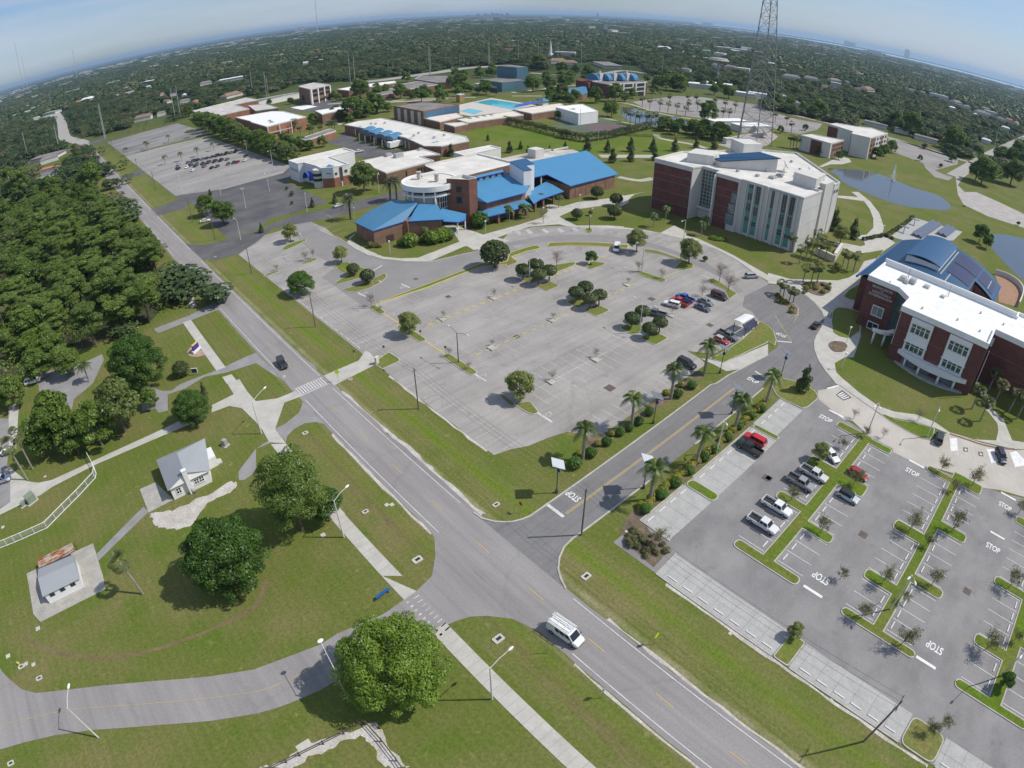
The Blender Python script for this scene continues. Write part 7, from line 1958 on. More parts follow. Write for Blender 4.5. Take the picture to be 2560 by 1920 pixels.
yl.append(ribbon(G('31',60,1065,130,1180,200,1290),.07)); yl.append(ribbon(G('31',170,1065,220,1130,265,1055),.07)); wl.append(ribbon(G('31',80,1290,205,1300),.25))
for i in range(9):                              # faded ladder crossing at the side road
 a,b=P('13',1300+i*36,235+i*35),P('13',1410+i*33,168+i*34); fl.append(ribbon([a,lerp(a,b,.22)],.16)); fl.append(ribbon([lerp(a,b,.55),b],.10))
# entry road far stop bar
wl.append(ribbon(G('21',2100,1550,2180,1600),.25))
# large lot stalls
def stalls(lst,x0,x1,y0,y1,pitch,w=.1):
 x=x0
 while x <= x1+.01:seg(lst,(x,y0),(x,y1),w); x+=pitch
for y in np.arange(66.3,104,2.93):seg(fl,(54.0,y),(59.0,y),.11)
for y in np.arange(119.3,165,2.93):seg(fl,(54.2,y),(59.0,y),.11)
for y in np.arange(168,206,2.93):seg(fl,(54.2,y),(58.8,y),.09)
for y in np.arange(157,196,2.9):seg(fl,(62.8,y),(67.6,y),.09); seg(fl,(68.0,y),(72.5,y),.09) if y>172 else None
def gaps(x,gs):return any(a<x<b for a,b in gs)
MID=[(108.3,115.2)]
for x in np.arange(72.6,142,2.88):
 if not gaps(x,MID):seg(fl,(x,109.2),(x,120.8),.11)
for x in np.arange(72.6,150,2.88):
 if not gaps(x,MID) and x<134:seg(fl,(x,90.0),(x,101.6),.11)
for x in np.arange(72.4,150,2.88):
 if not gaps(x,MID) and x<128:seg(wl,(x,70.6),(x,82.2),.11)
seg(wl,(72.4,76.4),(108,76.4),.09); seg(fl,(115,76.4),(128,76.4),.09)
for x in np.arange(75,107,2.88):seg(fl,(x,129),(x,134.6),.1)
for x in np.arange(76.2,110,2.88):seg(wl,(x,57.6),(x,62.4),.11)
for x in np.arange(116,127,2.88):seg(fl,(x,58.2),(x,63),.1)
for (x0,y0,x1,y1,n,dx,dy) in (('21',780,320,1010,8,0,50),):pass
for pts in ((775,320,780,360),(850,325,855,370),(935,335,925,375),(1010,345,1000,385),(1235,380,1205,415),(1315,395,1270,430),(1740,520,1640,555),(1810,550,1725,580),(1870,580,1780,605),(1910,605,1800,625),(1990,635,1890,660),(2060,665,1960,690),
   (355,480,385,520),(435,475,470,520),(520,470,550,520),(605,468,625,525),(695,470,700,530),(775,475,775,525),(1205,540,1150,580),(1285,560,1235,600),(35,540,130,590),(110,520,195,570),(190,500,265,555),(250,475,330,545),
   (370,740,470,775),(400,695,525,750),(460,670,585,730),(530,645,640,705),(965,645,1060,685),(1635,715,1720,750),(1890,1040,1960,1065)):
 fl.append(ribbon(G('21',*pts),.07 if pts[0] not in (965,1635,1890) else .2))
for x in (20,120,260,390,520):                # hatched accessible bays on the curve
 q_=G('21',x-30,320-x*.03,x+60,390-x*.06,x+15+70,380-x*.06,x,310-x*.03)
 fl.append(ribbon([q_[0],q_[1]],.06)); fl.append(ribbon([q_[3],q_[2]],.06))
 for k in range(1,4):fl.append(ribbon([lerp(q_[0],q_[1],k/4),lerp(q_[3],q_[2],k/4)],.04))
for a in ((600,195,720,250),(580,320,700,275),(640,355,760,310),(690,380,790,345)):fl.append(ribbon(G('11',*a),.06))
for pts in (G('11',1255,795,1330,830),G('11',1015,680,1090,635),G('11',880,870,950,905),G('11',1890,1575,1990,1635),G('22',220,250,345,330)):wl.append(ribbon(pts,.22))
yl.append(ribbon([(68.4,121.2),(68.4,128.6)],.22)); yl.append(ribbon([(68.3,101.2),(68.3,109)],.22)); yl.append(ribbon(G('21',1310,738,1440,685),.18))
# lower right lot
wl2=[]
for (xa,xb,ya,yb) in ((86,94.5,18.4,23.4),(98.9,111,18.5,23.4),(70,82.0,18.4,23.4),(70,79,10.7,15.6),(82,94,10.6,15.6),(99,111,10.7,15.6),(70,76.5,-2.6,2.6),(79.6,91,-2.6,2.6),(94.6,112.6,-2.6,2.8),(70,81,-10,-5.1),(84.4,97,-10,-5.1),(100.8,113,-10,-5.1),(70,77,-24.1,-19),(80,92,-24.1,-19),(95,112,-24.1,-19),(70,118,-32,-27)):
 n=max(1,round((xb-xa)/3.05))
 for k in range(0,n+1):seg(wl2,(xa+(xb-xa)*k/n,ya),(xa+(xb-xa)*k/n,yb),.1)
for x,y0,y1 in ((116.2,23.9,27.6),(113.35,3.2,6.8),(119.15,-17.4,-13.8),(68.4,6.2,9.7),(68.6,-14.8,-11.2),(105.3,-17.6,-14.4)):seg(wl2,(x,y0),(x,y1),.55)
sheet('road_marking',pm('worn white line',(.50,.49,.48),.85,col2=(.66,.65,.64),scale=.4,fine=.1),wl,Z3+.004); sheet('road_marking',WHITE,wl2,Z3+.004); sheet('faded_marking',FADED,fl,Z3); sheet('yellow_marking',YELLOW,yl,Z3+.002); sheet('yellow_marking',pm('worn yellow paint',(.42,.33,.17),.9,.15,.5),fy,Z3)
# accessible bays on the concrete drive
hb_=[]
for (x0,y0,x1,y1,x2,y2,x3,y3) in ((1570,455,1630,470,1640,615,1580,595),(1880,545,1950,565,2000,710,1935,700),(2080,575,2140,580,2290,740,2140,735)):
 q_=G('32',x0,y0,x1,y1,x2,y2,x3,y3); hb_.append(ribbon([q_[0],q_[3]],.06)); hb_.append(ribbon([q_[1],q_[2]],.06))
 for k in range(5):hb_.append(ribbon([lerp(q_[0],q_[3],(k+.7)/5.2),lerp(q_[1],q_[2],max(0,(k-.1))/5.2)],.045))
for pts in ((1760,515,1790,660),(1665,500,1735,520),(1790,535,1855,555)):hb_.append(ribbon(G('32',*pts),.05))
sheet('accessible_marking',WHITE,hb_,Z3+.03)
sq=[G('32',1685,548,1725,552,1728,588,1688,584),G('32',1815,585,1855,590,1860,628,1820,622)]
sheet('accessible_symbol_pad',pm('dark symbol pad',(.16,.15,.12),.9,.1,1),sq,Z3+.03)
def wheelchair(q_):
 c_=cen(q_); u=(Vector(q_[1])-Vector(q_[0])).normalized(); v=(Vector(q_[0])-Vector(q_[3])).normalized(); o=Vector(c_[:2]); k=.5
 f=lambda x,y:tuple(o+u*x*k+v*y*k)
 L_=[ribbon([f(.1+.55*math.cos(t),-.25+.55*math.sin(t)) for t in np.linspace(1.9,6.0,10)],.05),ribbon([f(-.1,.75),f(-.1,.1),f(.45,.1),f(.7,-.6)],.06)]
 L_.append([f(-.1+.17*math.cos(t),.95+.17*math.sin(t)) for t in np.linspace(0,6.0,8)]); return L_
sheet('accessible_symbol',WHITE,wheelchair(sq[0])+wheelchair(sq[1]),Z3+.036)
sheet('red_kerb_strip',pm('brick edging',(.22,.12,.08),.9,.1,1),[ribbon(smooth_line(G('32',1570,432,1700,475,1850,525,2000,555,2130,565)),.3)],.085)
sheet('drive_grate',pm('cast grate',(.10,.095,.09),.8,.2,2),[G('32',585,95,640,55,722,120,650,145)],Z3+.03)
gr=[]
a,b,c_,d=G('32',595,95,640,66,708,120,650,138)
for k in range(4):gr.append(ribbon([lerp(a,d,(k+.5)/4),lerp(b,c_,(k+.5)/4)],.16))
sheet('drive_marking',WHITE,gr,Z3+.036)
wl3=[ribbon(G('32',510,42,610,15),.25)]; sheet('drive_marking',WHITE,wl3,Z3+.03)

def to_mesh(o):
 dg=bpy.context.evaluated_depsgraph_get(); me=bpy.data.meshes.new_from_object(o.evaluated_get(dg)); n=o.name
 r=bpy.data.objects.new(n,me); COL.objects.link(r); r.parent=o.parent; r.location,r.rotation_euler,r.scale=o.location.copy(),o.rotation_euler.copy(),o.scale.copy()
 mats=list(o.data.materials); bpy.data.objects.remove(o); r.name=n.split('.')[0]
 if not me.materials:
  for q_ in mats:me.materials.append(q_)
 return r
def road_text(txt,x,y,ang,size,sy=1.7,mat=None,z=Z3+.006):
 o=letters(None,txt,size,(x,y,z),(0,0,ang),mat or WHITE,'road_lettering',ext=0.0); o.scale=(1,sy,1); o.data.offset=.025
 bpy.context.view_layer.update()
 o=to_mesh(o); o['kind']='structure'; return o
road_text('STOP',56.9,48.9,R(90),1.15)
for x,y,a in ((112.4,26.8,-90),(109.8,4.9,-90),(115.2,-15.6,-90),(101.1,-16.0,-90),(71.8,8.2,90),(72.2,-13.2,90)):road_text('STOP',x,y,R(a),1.25)
for f,x,y,a,mt in (('31',115,1235,90,None),('21',2080,1630,-90,None),('11',1275,820,180,FADED),('11',930,880,0,FADED),('11',1165,1065,0,FADED),('11',1535,1305,0,FADED),('11',1960,1600,0,FADED),('22',305,275,0,FADED)):X,Y=P(f,x,y); road_text('STOP',X,Y,R(a),1.15,mat=mt)
for o in [o for o in COL.objects if o.type=='FONT']:
 bpy.context.view_layer.update(); to_mesh(o)

# ---- wheel stops
def wheel_stop(x,y,along,mat,label,group,L_=1.75):
 m=MB(); dx,dy=(L_/2,.09) if along=='X' else (.09,L_/2)
 m.prism([(x-dx,y-dy),(x+dx,y-dy),(x+dx,y+dy),(x-dx,y+dy)],.03,.15)
 return tag(m.build('wheel_stop',mat,at=(x,y,0)),label,'wheel stop',group)
WSC=pm('wheel stop concrete',(.66,.65,.62),.85,.08,.9)
for x in (62.4,65.5,68.6,71.6,77.6,80.9,84.1,87.0,90.1,93.2,96.0,100.6,103.6,106.6,109.6):wheel_stop(x,36.3,'X',WSC,'white wheel stop in the upper row of concrete bays','wheel stops of the upper bays')
for y in list(np.arange(8.4,28,2.92))+list(np.arange(-12.9,4,2.92))+list(np.arange(-40,-21,2.92)):wheel_stop(54.9,y,'Y',WSC,'white wheel stop in the concrete bays along the avenue verge','wheel stops of the verge bays')
for (xa,xb,y) in ((70,82,19.0),(86,94.5,19.0),(98.9,111,19.0),(70,79,15.0),(82,94,15.0),(99,111,15.0),(70,76.5,-2.1),(79.6,91,-2.1),(94.6,112.6,-2.1),(70,81,-5.6),(84.4,97,-5.6),(100.8,113,-5.6),(70,77,-23.6),(80,92,-23.6),(95,112,-23.6)):
 n=max(1,round((xb-xa)/3.05))
 for k in range(n):wheel_stop(xa+(xb-xa)*(k+.5)/n,y,'X',WSC,'white wheel stop facing the grass median of the lower right lot','wheel stops of the lower lot')
WSY=pm('yellow wheel stop',(.62,.47,.10),.85,col2=(.55,.47,.25),scale=.5)
for x in np.arange(74,141,2.88):
 if not gaps(x,MID):
  for s in (-.35,.35):wheel_stop(x,115.2+s,'X',WSY,'yellow wheel stop on the spine of the first stall rows','yellow wheel stops, first rows')
for x in np.arange(74,133,2.88):
 if not gaps(x,MID):wheel_stop(x,95.9-.3,'X',WSY,'yellow wheel stop on the spine of the middle stall rows','yellow wheel stops, middle rows')
for y in np.arange(117.8,166,2.93):wheel_stop(54.5,y,'Y',WSC,'worn wheel stop along the verge side of the large lot','wheel stops along the verge')
for f,x,y in (('21',350,1110),('21',730,1450),('21',345,1640),('21',1000,805),('11',1620,1100),('11',2045,1350),('11',2060,920),('21',1380,1070)):
 X,Y=P(f,x,y); m=MB()
 for a,b,c_,d in ((-1,-1,1,-.8),(-1,.8,1,1),(-1,-.8,-.8,.8),(.8,-.8,1,.8)):m.box(X+a,Y+b,0.02,X+c_,Y+d,.3)
 m.box(X-.8,Y-.8,.02,X+.8,Y+.8,.2); tag(m.build('tree_box',KERB,at=(X,Y,0)),'square kerbed planter round a bare tree in the stall rows','planter','kerbed tree planters')

# ---- lamps
POLE_C=pm('concrete pole',(.55,.53,.48),.85,.08,.8)
POLE_W=pm('white lamp pole',(.62,.61,.58),.6,.05,.8)
POLE_D=pm('bronze pole',(.075,.07,.065),.6,.1,1)
WOOD=pm('weathered wood pole',(.16,.135,.11),.95,.25,.9,stretch=(1,1,.2))
def cobra(f,bx,by,heads,h,label,mat=None,group=None):
 X,Y=P(f,bx,by); t=thing('street_lamp',label,'street lamp',(X,Y,0),group=group)
 m=MB(); m.tube((X,Y,0),(X,Y,h),.14,.085,8); m.build('pole',mat or POLE_W,t)
 for hx,hy in heads:
  q_=P(f,hx,hy,h+.4); d=Vector((q_[0]-X,q_[1]-Y)); d=d if d.length<4.2 else d.normalized()*3
  e=Vector((X+d.x,Y+d.y,h+.4)); mid=Vector((X+d.x*.5,Y+d.y*.5,h+.32))
  m=MB(); m.tube((X,Y,h-.15),mid,.05,.045,6); m.tube(mid,e,.045,.04,6); m.build('arm',mat or POLE_W,t)
  m=MB(); u=d.normalized(); a=Vector((e.x,e.y,e.z))-Vector((u.x,u.y,0))*.1
  m.tube(a,a+Vector((u.x,u.y,0))*.35,.1,.2,8); m.tube(a+Vector((u.x,u.y,0))*.35,a+Vector((u.x,u.y,0))*.8,.2,.12,8); m.build('lamp_head',TRIM,t)
 return t
cobra('03',850,1395,[(590,970)],8.5,'white street lamp leaning over the side road at bottom left')
cobra('13',2040,1065,[(2185,640)],8.5,'street lamp on the pavement edge right of the large oak')
cobra('12',760,1325,[(775,895)],8.5,'street lamp beside the tall pine')
cobra('02',2260,430,[(2280,40)],8.0,'street lamp over the concrete path junction')
X,Y=P('13',665,780,8.5); t=thing('street_lamp','street lamp poking out of the large oak above the side road','street lamp',(X,Y,0)); m=MB(); m.tube((X,Y,0),(X,Y,8.5),.14,.085,8); m.build('pole',POLE_W,t)
q_=P('13',555,560,8.9); m=MB(); m.tube((X,Y,8.4),(*q_,8.9),.05,.04,6); m.build('arm',POLE_W,t); m=MB(); m.blob((*q_,8.9),.45,.3,.16); m.build('lamp_head',TRIM,t)
cobra('22',1765,600,[(1850,340)],7.5,'white lamp among the yellow shrubs south of the entry road')
cobra('32',855,430,[(925,190),(965,200)],8.0,'grey lamp on the first grass median by the concrete drive',POLE_C)
cobra('32',1370,460,[(1480,225)],8.0,'white lamp by the charcoal car on the concrete drive',POLE_C)
cobra('33',1052,292,[(1225,10),(1270,50)],8.5,'double headed lamp on the middle grass median',POLE_C)
cobra('33',2010,868,[(2190,690)],8.5,'lamp on the grass median at the right edge',POLE_C)
cobra('11',1750,1475,[(1670,1160),(1815,1235)],7.8,'double lamp on the lowest end island of the large lot',POLE_D)
cobra('21',1100,1220,[(1065,915),(1225,985)],8.0,'double lamp between the clipped trees nearest the entry road',POLE_C)
cobra('21',150,790,[(215,575)],8.0,'lamp between the clipped trees nearest the curved drive',POLE_C)
cobra('21',1120,690,[(1090,440)],8.0,'tall lamp on the right hand curved island',POLE_C)
cobra('11',1035,1000,[(1060,770)],8.0,'lamp at the tip of the yellow kerbed strip',POLE_C)
cobra('11',430,590,[(375,350)],8.0,'lamp on the small left hand island',POLE_C)
cobra('21',1480,430,[(1460,258)],8.0,'lamp at the pavement in front of the white block',POLE_C)
cobra('21',668,330,[(690,140)],8.0,'lamp on the little island beside the accessible bays',POLE_D)
for f,bx,by,hd_,lb in (('L',1165,1145,[(1080,965),(1195,940)],'double lamp at the corner of the pale upper lot'),('L',860,1000,[(790,852)],'tall lamp beside the packed cars'),('L',540,1485,[(490,1250)],'lamp on the grass oval of the dark lot'),
  ('L',1125,1445,[(1040,1250),(1150,1220)],'double lamp on the dark lot island'),('L',840,1640,[(740,1495),(880,1455)],'double lamp over the dark lot stalls'),('F',610,1310,[(570,985)],'lamp on the lawn before the white office'),('L',70,1450,[(30,1250)],'lamp at the lower side of the pale lot'),
  ('F',1850,990,[(1835,650)],'yellowish lamp pole beside the round office tree'),('01',2080,415,[(2025,230)],'lamp at the corner of the campus road')):cobra(f,bx,by,hd_,9.5 if f=='L' else 8,lb,POLE_W)
def globe(f,bx,by,label=None,h=4.2):
 X,Y=P(f,bx,by); t=thing('path_lamp',label,'lamp',(X,Y,0),group='path lamps by the library'); m=MB(); m.tube((X,Y,0),(X,Y,h),.08,.06,6); m.build('pole',POLE_W,t)
 m=MB(); m.tube((X,Y,h),(X,Y,h+.5),.18,.3,8); m.tube((X,Y,h+.5),(X,Y,h+.65),.34,.1,8); m.build('lantern',TRIM,t)
for f,x,y in (('11',1160,540),('11',1745,430),('11',1985,360),('E',1195,1000),('E',1655,830),('E',1780,1110),('31',985,380),('31',680,1300),('31',635,1530),('F',1430,1440)):globe(f,x,y,'white post lamp along the paths by the library and plaza')

def solar_lamp(f,bx,by,tx,ty,label,bright=True):
 X,Y=P(f,bx,by); h=6.4; t=thing('solar_lamp',label,'solar lamp',(X,Y,0))
 m=MB(); m.tube((X,Y,0),(X,Y,h),.1,.08,8); m.tube((X,Y,0),(X,Y,.7),.28,.25,8); m.build('pole',POLE_D,t)
 s_=Vector((sv.x,sv.y,0)).normalized(); c_=Vector((X,Y,h+.4)); tilt=R(22)
 u=Vector((-s_.y,s_.x,0)); v=s_*math.cos(tilt)-Vector((0,0,math.sin(tilt))); n_=u.cross(v)
 if n_.z<0:n_=-n_
 k=1.15; q_=[c_+u*a*k+v*b*k for a,b in ((-1,-1),(1,-1),(1,1),(-1,1))]
 m=MB(); m.face(q_); m.face([p-n_*.06 for p in q_[::-1]])
 for i in range(4):m.face([q_[i]-n_*.06,q_[(i+1) % 4]-n_*.06,q_[(i+1) % 4],q_[i]])
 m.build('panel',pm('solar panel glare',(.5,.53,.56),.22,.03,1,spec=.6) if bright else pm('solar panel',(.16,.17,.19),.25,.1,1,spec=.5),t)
 m=MB(); m.tube((X,Y,h-.4),(X+.9,Y-.2,h-.3),.04,n=5); m.box(X+.7,Y-.4,h-.45,X+1.25,Y,h-.3); m.build('lamp_head',POLE_D,t)
 m=MB(); m.box(X+.12,Y-.35,h-1.6,X+.2,Y+.35,h-.9); m.build('banner',pm('blue banner',(.03,.09,.42),.7),t)
solar_lamp('22',385,940,400,690,'solar lamp with a white glinting panel north of the entry road'); solar_lamp('22',1135,900,1175,650,'solar lamp with a white glinting panel south of the entry road')
solar_lamp('22',1220,340,1270,100,'solar lamp with grey panel and blue banner between two palms',False); solar_lamp('22',1895,260,1940,50,'solar lamp at the verge where its square shadow crosses the lane',False)
solar_lamp('21',1795,1565,1840,1350,'solar lamp at the pavement bend beside the shelter lawn',False); solar_lamp('31',110,1600,170,1400,'solar lamp on the corner lawn by the roundabout',False)

# ---- utility poles and wires
tops=[]
def util(f,bx,by,h,label,arm=0.0,lamp=None,mat=None,r=.16,keep=False,arm_dir=(1,0),group=None):
 X,Y=P(f,bx,by); t=thing('utility_pole',label,'utility pole',(X,Y,0),group=group); m=MB(); m.tube((X,Y,0),(X,Y,h),r,r*.7,8); m.build('pole',mat or WOOD,t)
 if arm:
  d=Vector(arm_dir).normalized(); m=MB(); m.tube((X-d.x*arm,Y-d.y*arm,h-.7),(X+d.x*arm,Y+d.y*arm,h-.7),.07,n=5)
  for s in (-.9,0,.9):m.tube((X+d.x*arm*s,Y+d.y*arm*s,h-.65),(X+d.x*arm*s,Y+d.y*arm*s,h-.4),.05,n=5)
  m.build('crossarm',WOOD,t)
 if keep:tops.append((X,Y,h))
 return X,Y
util('33',825,1430,11.4,'dark wooden pole with crossarm on the verge at the lower right',1.3,keep=True)
util('22',600,1305,10.4,'wooden pole at the kerb by the entry road stop line',.25,keep=True)
util('12',1405,215,10.0,'wooden pole on the verge left of the large lot',.5,keep=True); util('11',515,1165,10.0,'wooden pole at the lot edge above the crossing',.4,keep=True)
util('01',2175,705,10.0,'wooden pole beside the top left corner of the large lot',.4,keep=True); util('01',1860,415,10.5,'wooden pole on the lawn by the upper left drive',.6,keep=True)
util('01',1665,265,10,'wooden pole beside the pair of trees on the upper left lot',.3)
util('00',1345,1645,11,'pole at the avenue side of the dark upper lot',.4,keep=True); util('00',1200,1515,11,'pole at the tip of the second verge lawn',.4,keep=True); util('00',1090,1420,11,'pole at the tip of the third verge lawn',.4,keep=True); util('00',985,1330,11,'pole by the top verge lawn',.4,keep=True); util('00',930,1280,11,'pole before the far cross street',.4,keep=True)
WIRE=pm('power cable',(.05,.05,.05),.6,.1,1)
for (a,b) in zip(tops[:-1],tops[1:]):
 A,B=Vector(a),Vector(b); d=(B-A); n_=Vector((d.y,-d.x,0)).normalized(); m=MB()
 for s,dz in ((-.9,-.4),(0,-.35),(.9,-.4)):
  pts=[A.lerp(B,k/8)+n_*s+Vector((0,0,dz-1.1*4*(k/8)*(1-k/8))) for k in range(9)]; m.path(pts,.022,3)
 tag(m.build('power_line',WIRE,at=tuple(A)),'sagging black power cables strung between the wooden poles along the avenue','power line','power cables along the avenue')
FARPOLE=pm('pale steel pole',(.42,.42,.41),.7,.05,1)
far_poles=[('00',905,1195,34),('00',915,1200,36),('00',1515,1025,32),('00',1562,1015,34),('10',815,705,34),('10',857,715,34),('10',1500,645,36),('10',1510,648,34),('10',2012,592,36),('10',2020,595,36),('10',92,832,28),('10',108,835,22),('10',1150,660,18),('10',1185,640,16),('10',1762,585,18),('10',1800,580,16),
             ('20',55,545,34),('20',228,520,30),('20',397,515,30),('20',598,555,34),('20',435,515,18),('20',548,530,20),('20',1297,645,24),('30',104,825,26),('30',594,865,20),('30',1097,1035,24),('30',1948,1300,24),('00',242,1355,26),('00',512,1290,26),('00',376,1325,12),('00',2185,815,30),('00',270,835,36),('00',455,955,34),('20',945,1065,13),('20',588,1110,13),('20',796,1150,13),('20',745,1220,6),('20',1145,1080,14)]
for f,x,y,h in far_poles:util(f,x,y,h,'tall pale steel pole rising beyond the campus and its roads',0,mat=FARPOLE,r=.32 if h>20 else .16,group='pale steel poles')

# ---- lattice radio tower
tw_=P('20',1945,1222); ax=Vector(P('20',2185,1192))-Vector(tw_); side_=17.0
tb3=[Vector((tw_[0],tw_[1])),Vector((tw_[0],tw_[1]))+ax.normalized()*side_*1.45,Vector((tw_[0],tw_[1]))+ax.normalized()*side_*.73+Vector((-ax.y,ax.x)).normalized()*side_*-1.1]
if tb3[2].length<tb3[0].length:tb3[2]=tb3[0]+ax.normalized()*side_*.73+Vector((-ax.y,ax.x)).normalized()*side_*1.1
tc3=(tb3[0]+tb3[1]+tb3[2])/3; TH=132.0
tower=thing('radio_tower','very tall three legged lattice radio tower behind the white block','radio tower',(*tc3,0))
def tpt(i,z):k=1-.88*z/TH; p=tc3+(tb3[i]-tc3)*k; return Vector((p.x,p.y,z))
TST=pm('tower steel',(.27,.27,.275),.6,.08,.3,metal=.2); TDK=pm('dark tower leg',(.09,.09,.10),.6,.1,.3)
nb=15; zs=[TH*(k/nb) ** .93 for k in range(nb+1)]
for i in range(3):
 m=MB()
 for a,b in zip(zs[:-1],zs[1:]):m.tube(tpt(i,a),tpt(i,b),  .34 if i==0 else .32,None,6)
 m.build('leg',TST,tower)
for i in range(3):
 j=(i+1) % 3; m=MB()
 for a,b in zip(zs[:-1],zs[1:]):
  m.tube(tpt(i,a),tpt(j,b),.13,None,4); m.tube(tpt(j,a),tpt(i,b),.13,None,4); m.tube(tpt(i,b),tpt(j,b),.13,None,4)
  c_=(tpt(i,a)+tpt(j,a)+tpt(i,b)+tpt(j,b))/4; m.tube((tpt(i,a)+tpt(i,b))/2,c_,.07,None,4); m.tube((tpt(j,a)+tpt(j,b))/2,c_,.07,None,4)
 m.build('bracing',TST,tower)
m=MB(); m.tube(tpt(0,0)+Vector((.9,.3,0)),tpt(0,52)+Vector((.9,.3,0)),.6,.5,6); m.build('cable_ladder',TDK,tower)
# plant yard at its foot
yx,yy=P('20',2000,1190); 
for f,x,y,l_,w_,h,nm,lb,mt in (('20',1870,1240,7,3.2,3.4,'equipment_cabin','cream equipment cabin at the foot of the radio tower',STUCCO),('20',2060,1130,30,12,4.5,'transmitter_hall','low white transmitter hall behind the radio tower',ROOF_W),('20',1850,1085,34,10,4.2,'transmitter_annex','long white roofed annex left of the radio tower',ROOF_W),('20',2130,1180,8,4,2.4,'equipment_shed','small grey shed in the yard right of the radio tower',STEEL)):
 X,Y=P(f,x,y); t=thing(nm,lb,'building',(X,Y,0)); m=MB(); m.obox((X,Y),(1,-.3),l_,w_,0,h); m.build('wall',STUCCO,t); m=MB(); m.obox((X,Y),(1,-.3),l_+.5,w_+.5,h,h+.3); m.build('roof',mt,t)
for x,y in ((2170,1190),(2100,1150)):
 X,Y=P('20',x,y); t=thing('ground_dish','large white satellite dish in the yard by the radio tower','satellite dish',(X,Y,0),group='dishes in the tower yard'); dish(t,X,Y,3,3.2,R(-50),R(45))
sheet('tower_yard',pm('yard gravel',(.36,.33,.3),.95,.15,.3),[G('20',1780,1250,1900,1180,2212,1120,2300,1180,2200,1260,1990,1310)],.02)

# ---- fountain
fx,fy_=P('30',1075,1560); ft_=thing('fountain','white fountain jet rising from the pond','fountain',(fx,fy_,0))
rngf=np.random.default_rng(4); n=1500; zz=rngf.uniform(0,1,n) ** 1.4*10; rr_=.12+np.abs(rngf.normal(size=n))*(1.15*(1-zz/10.4)) ; an_=rngf.uniform(0,6.28,n)
p=np.stack([rr_*np.cos(an_),rr_*np.sin(an_),zz+.05],1); nr=rngf.normal(size=(n,3)); nr /= np.linalg.norm(nr,axis=1)[:,None]
V,F=leaf_quads(p,nr,.13,rngf,.8); o=bpy.data.objects.new('spray',quads_mesh('spray',V,F,pm('water spray',(.85,.87,.9),.3,.02,1))); COL.objects.link(o); o.parent=ft_
m=MB(); m.tube((fx,fy_,0),(fx,fy_,.4),.5,.4,10); m.build('nozzle',DARKM,ft_)

# ---- solar shelter by the lot
q4=[P('21',1915,1105,3.2),P('21',2015,1040,3.6),P('21',2130,1105,2.8),P('21',2025,1175,2.6)]
shl=thing('solar_shelter','carport shelter with curved white roof and sloping solar panels at the lot edge','shelter',(*cen(q4)[:2],0)); m=MB(); n=8; zc=lambda s:3.0+1.0*math.sin(math.pi*(.25+.6*s))-.5
for k in range(n):
 s0,s1=k/n*.68,(k+1)/n*.68; a,b=lerp(q4[0],q4[3],s0),lerp(q4[1],q4[2],s0); c_,d=lerp(q4[0],q4[3],s1),lerp(q4[1],q4[2],s1)
 m.face([(*a,zc(s0)),(*c_,zc(s1)),(*d,zc(s1)),(*b,zc(s0))]); m.face([(*a,zc(s0)-.1),(*b,zc(s0)-.1),(*d,zc(s1)-.1),(*c_,zc(s1)-.1)])
m.build('roof',WHITEW,shl); a0,b0,a1,b1=lerp(q4[0],q4[3],.68),lerp(q4[1],q4[2],.68),lerp(q4[0],q4[3],1.05),lerp(q4[1],q4[2],1.05)
for k in range(5):
 m=MB(); A,B,C_,D_=lerp(a0,b0,(k+.05)/5),lerp(a0,b0,(k+.95)/5),lerp(a1,b1,(k+.95)/5),lerp(a1,b1,(k+.05)/5); m.face([(*A,2.85),(*D_,1.4),(*C_,1.4),(*B,2.85)]); m.face([(*A,2.78),(*B,2.78),(*C_,1.33),(*D_,1.33)]); m.build('solar_panel',PVM,shl)
for q_ in q4:m=MB(); m.tube((*lerp(q_,cen(q4),.12),0),(*lerp(q_,cen(q4),.12),2.6),.09,n=6); m.build('post',POLE_D,shl)
m=MB(); m.poly([lerp(cen(q4),q_,1.25) for q_ in q4],.06); o=m.build('slab',CONC,shl)

# ---- solar array by the plaza
sheet('array_pad',CONC_BAY,[G('31',1060,385,1270,225,1680,345,1600,420,1180,420)],.05)
for (x0,y0,x1,y1,lb) in ((1240,375,1420,262,'long tilted solar panel row, left one on the array pad'),(1455,365,1545,302,'shorter tilted solar panel row, right one on the array pad')):
 a,b=P('31',x0,y0),P('31',x1,y1); t=thing('solar_array',lb,'solar panels',(*a,0)); d=(Vector(b)-Vector(a)).normalized(); n_=Vector((d.y,-d.x))
 for s in (0,2.6):
  q_=[Vector(a)+n_*s,Vector(b)+n_*s,Vector(b)+n_*(s+2.3),Vector(a)+n_*(s+2.3)]; m=MB(); m.face([(*q_[0],1.6),(*q_[1],1.6),(*q_[2],.7),(*q_[3],.7)][::-1]); m.face([(*q_[0],1.52),(*q_[1],1.52),(*q_[2],.62),(*q_[3],.62)]); m.build('panel',pm('array panel',(.10,.12,.17),.3,.1,.3,spec=.4),t)
  for k in (.1,.5,.9):c_=Vector(a).lerp(Vector(b),k)+n_*(s+.3); m=MB(); m.tube((*c_,0),(*c_,1.4),.06,n=5); m.build('post',STEEL,t)
for x,y in ((1260,285),(1170,350)):
 X,Y=P('31',x,y); t=thing('solar_tracker','pole mounted solar tracker with split panels on the array pad','solar tracker',(X,Y,0),group='solar trackers'); m=MB(); m.tube((X,Y,0),(X,Y,2.6),.14,n=8); m.build('post',POLE_D,t)
 for s in (-1.4,0,1.4):m=MB(); m.prism([(X-.9,Y+s-.6),(X+.9,Y+s-.6),(X+.9,Y+s+.6),(X-.9,Y+s+.6)],2.6,2.7,True,True); m.build('panel',pm('array panel',(.10,.12,.17),.3,.1,.3,spec=.4),t)
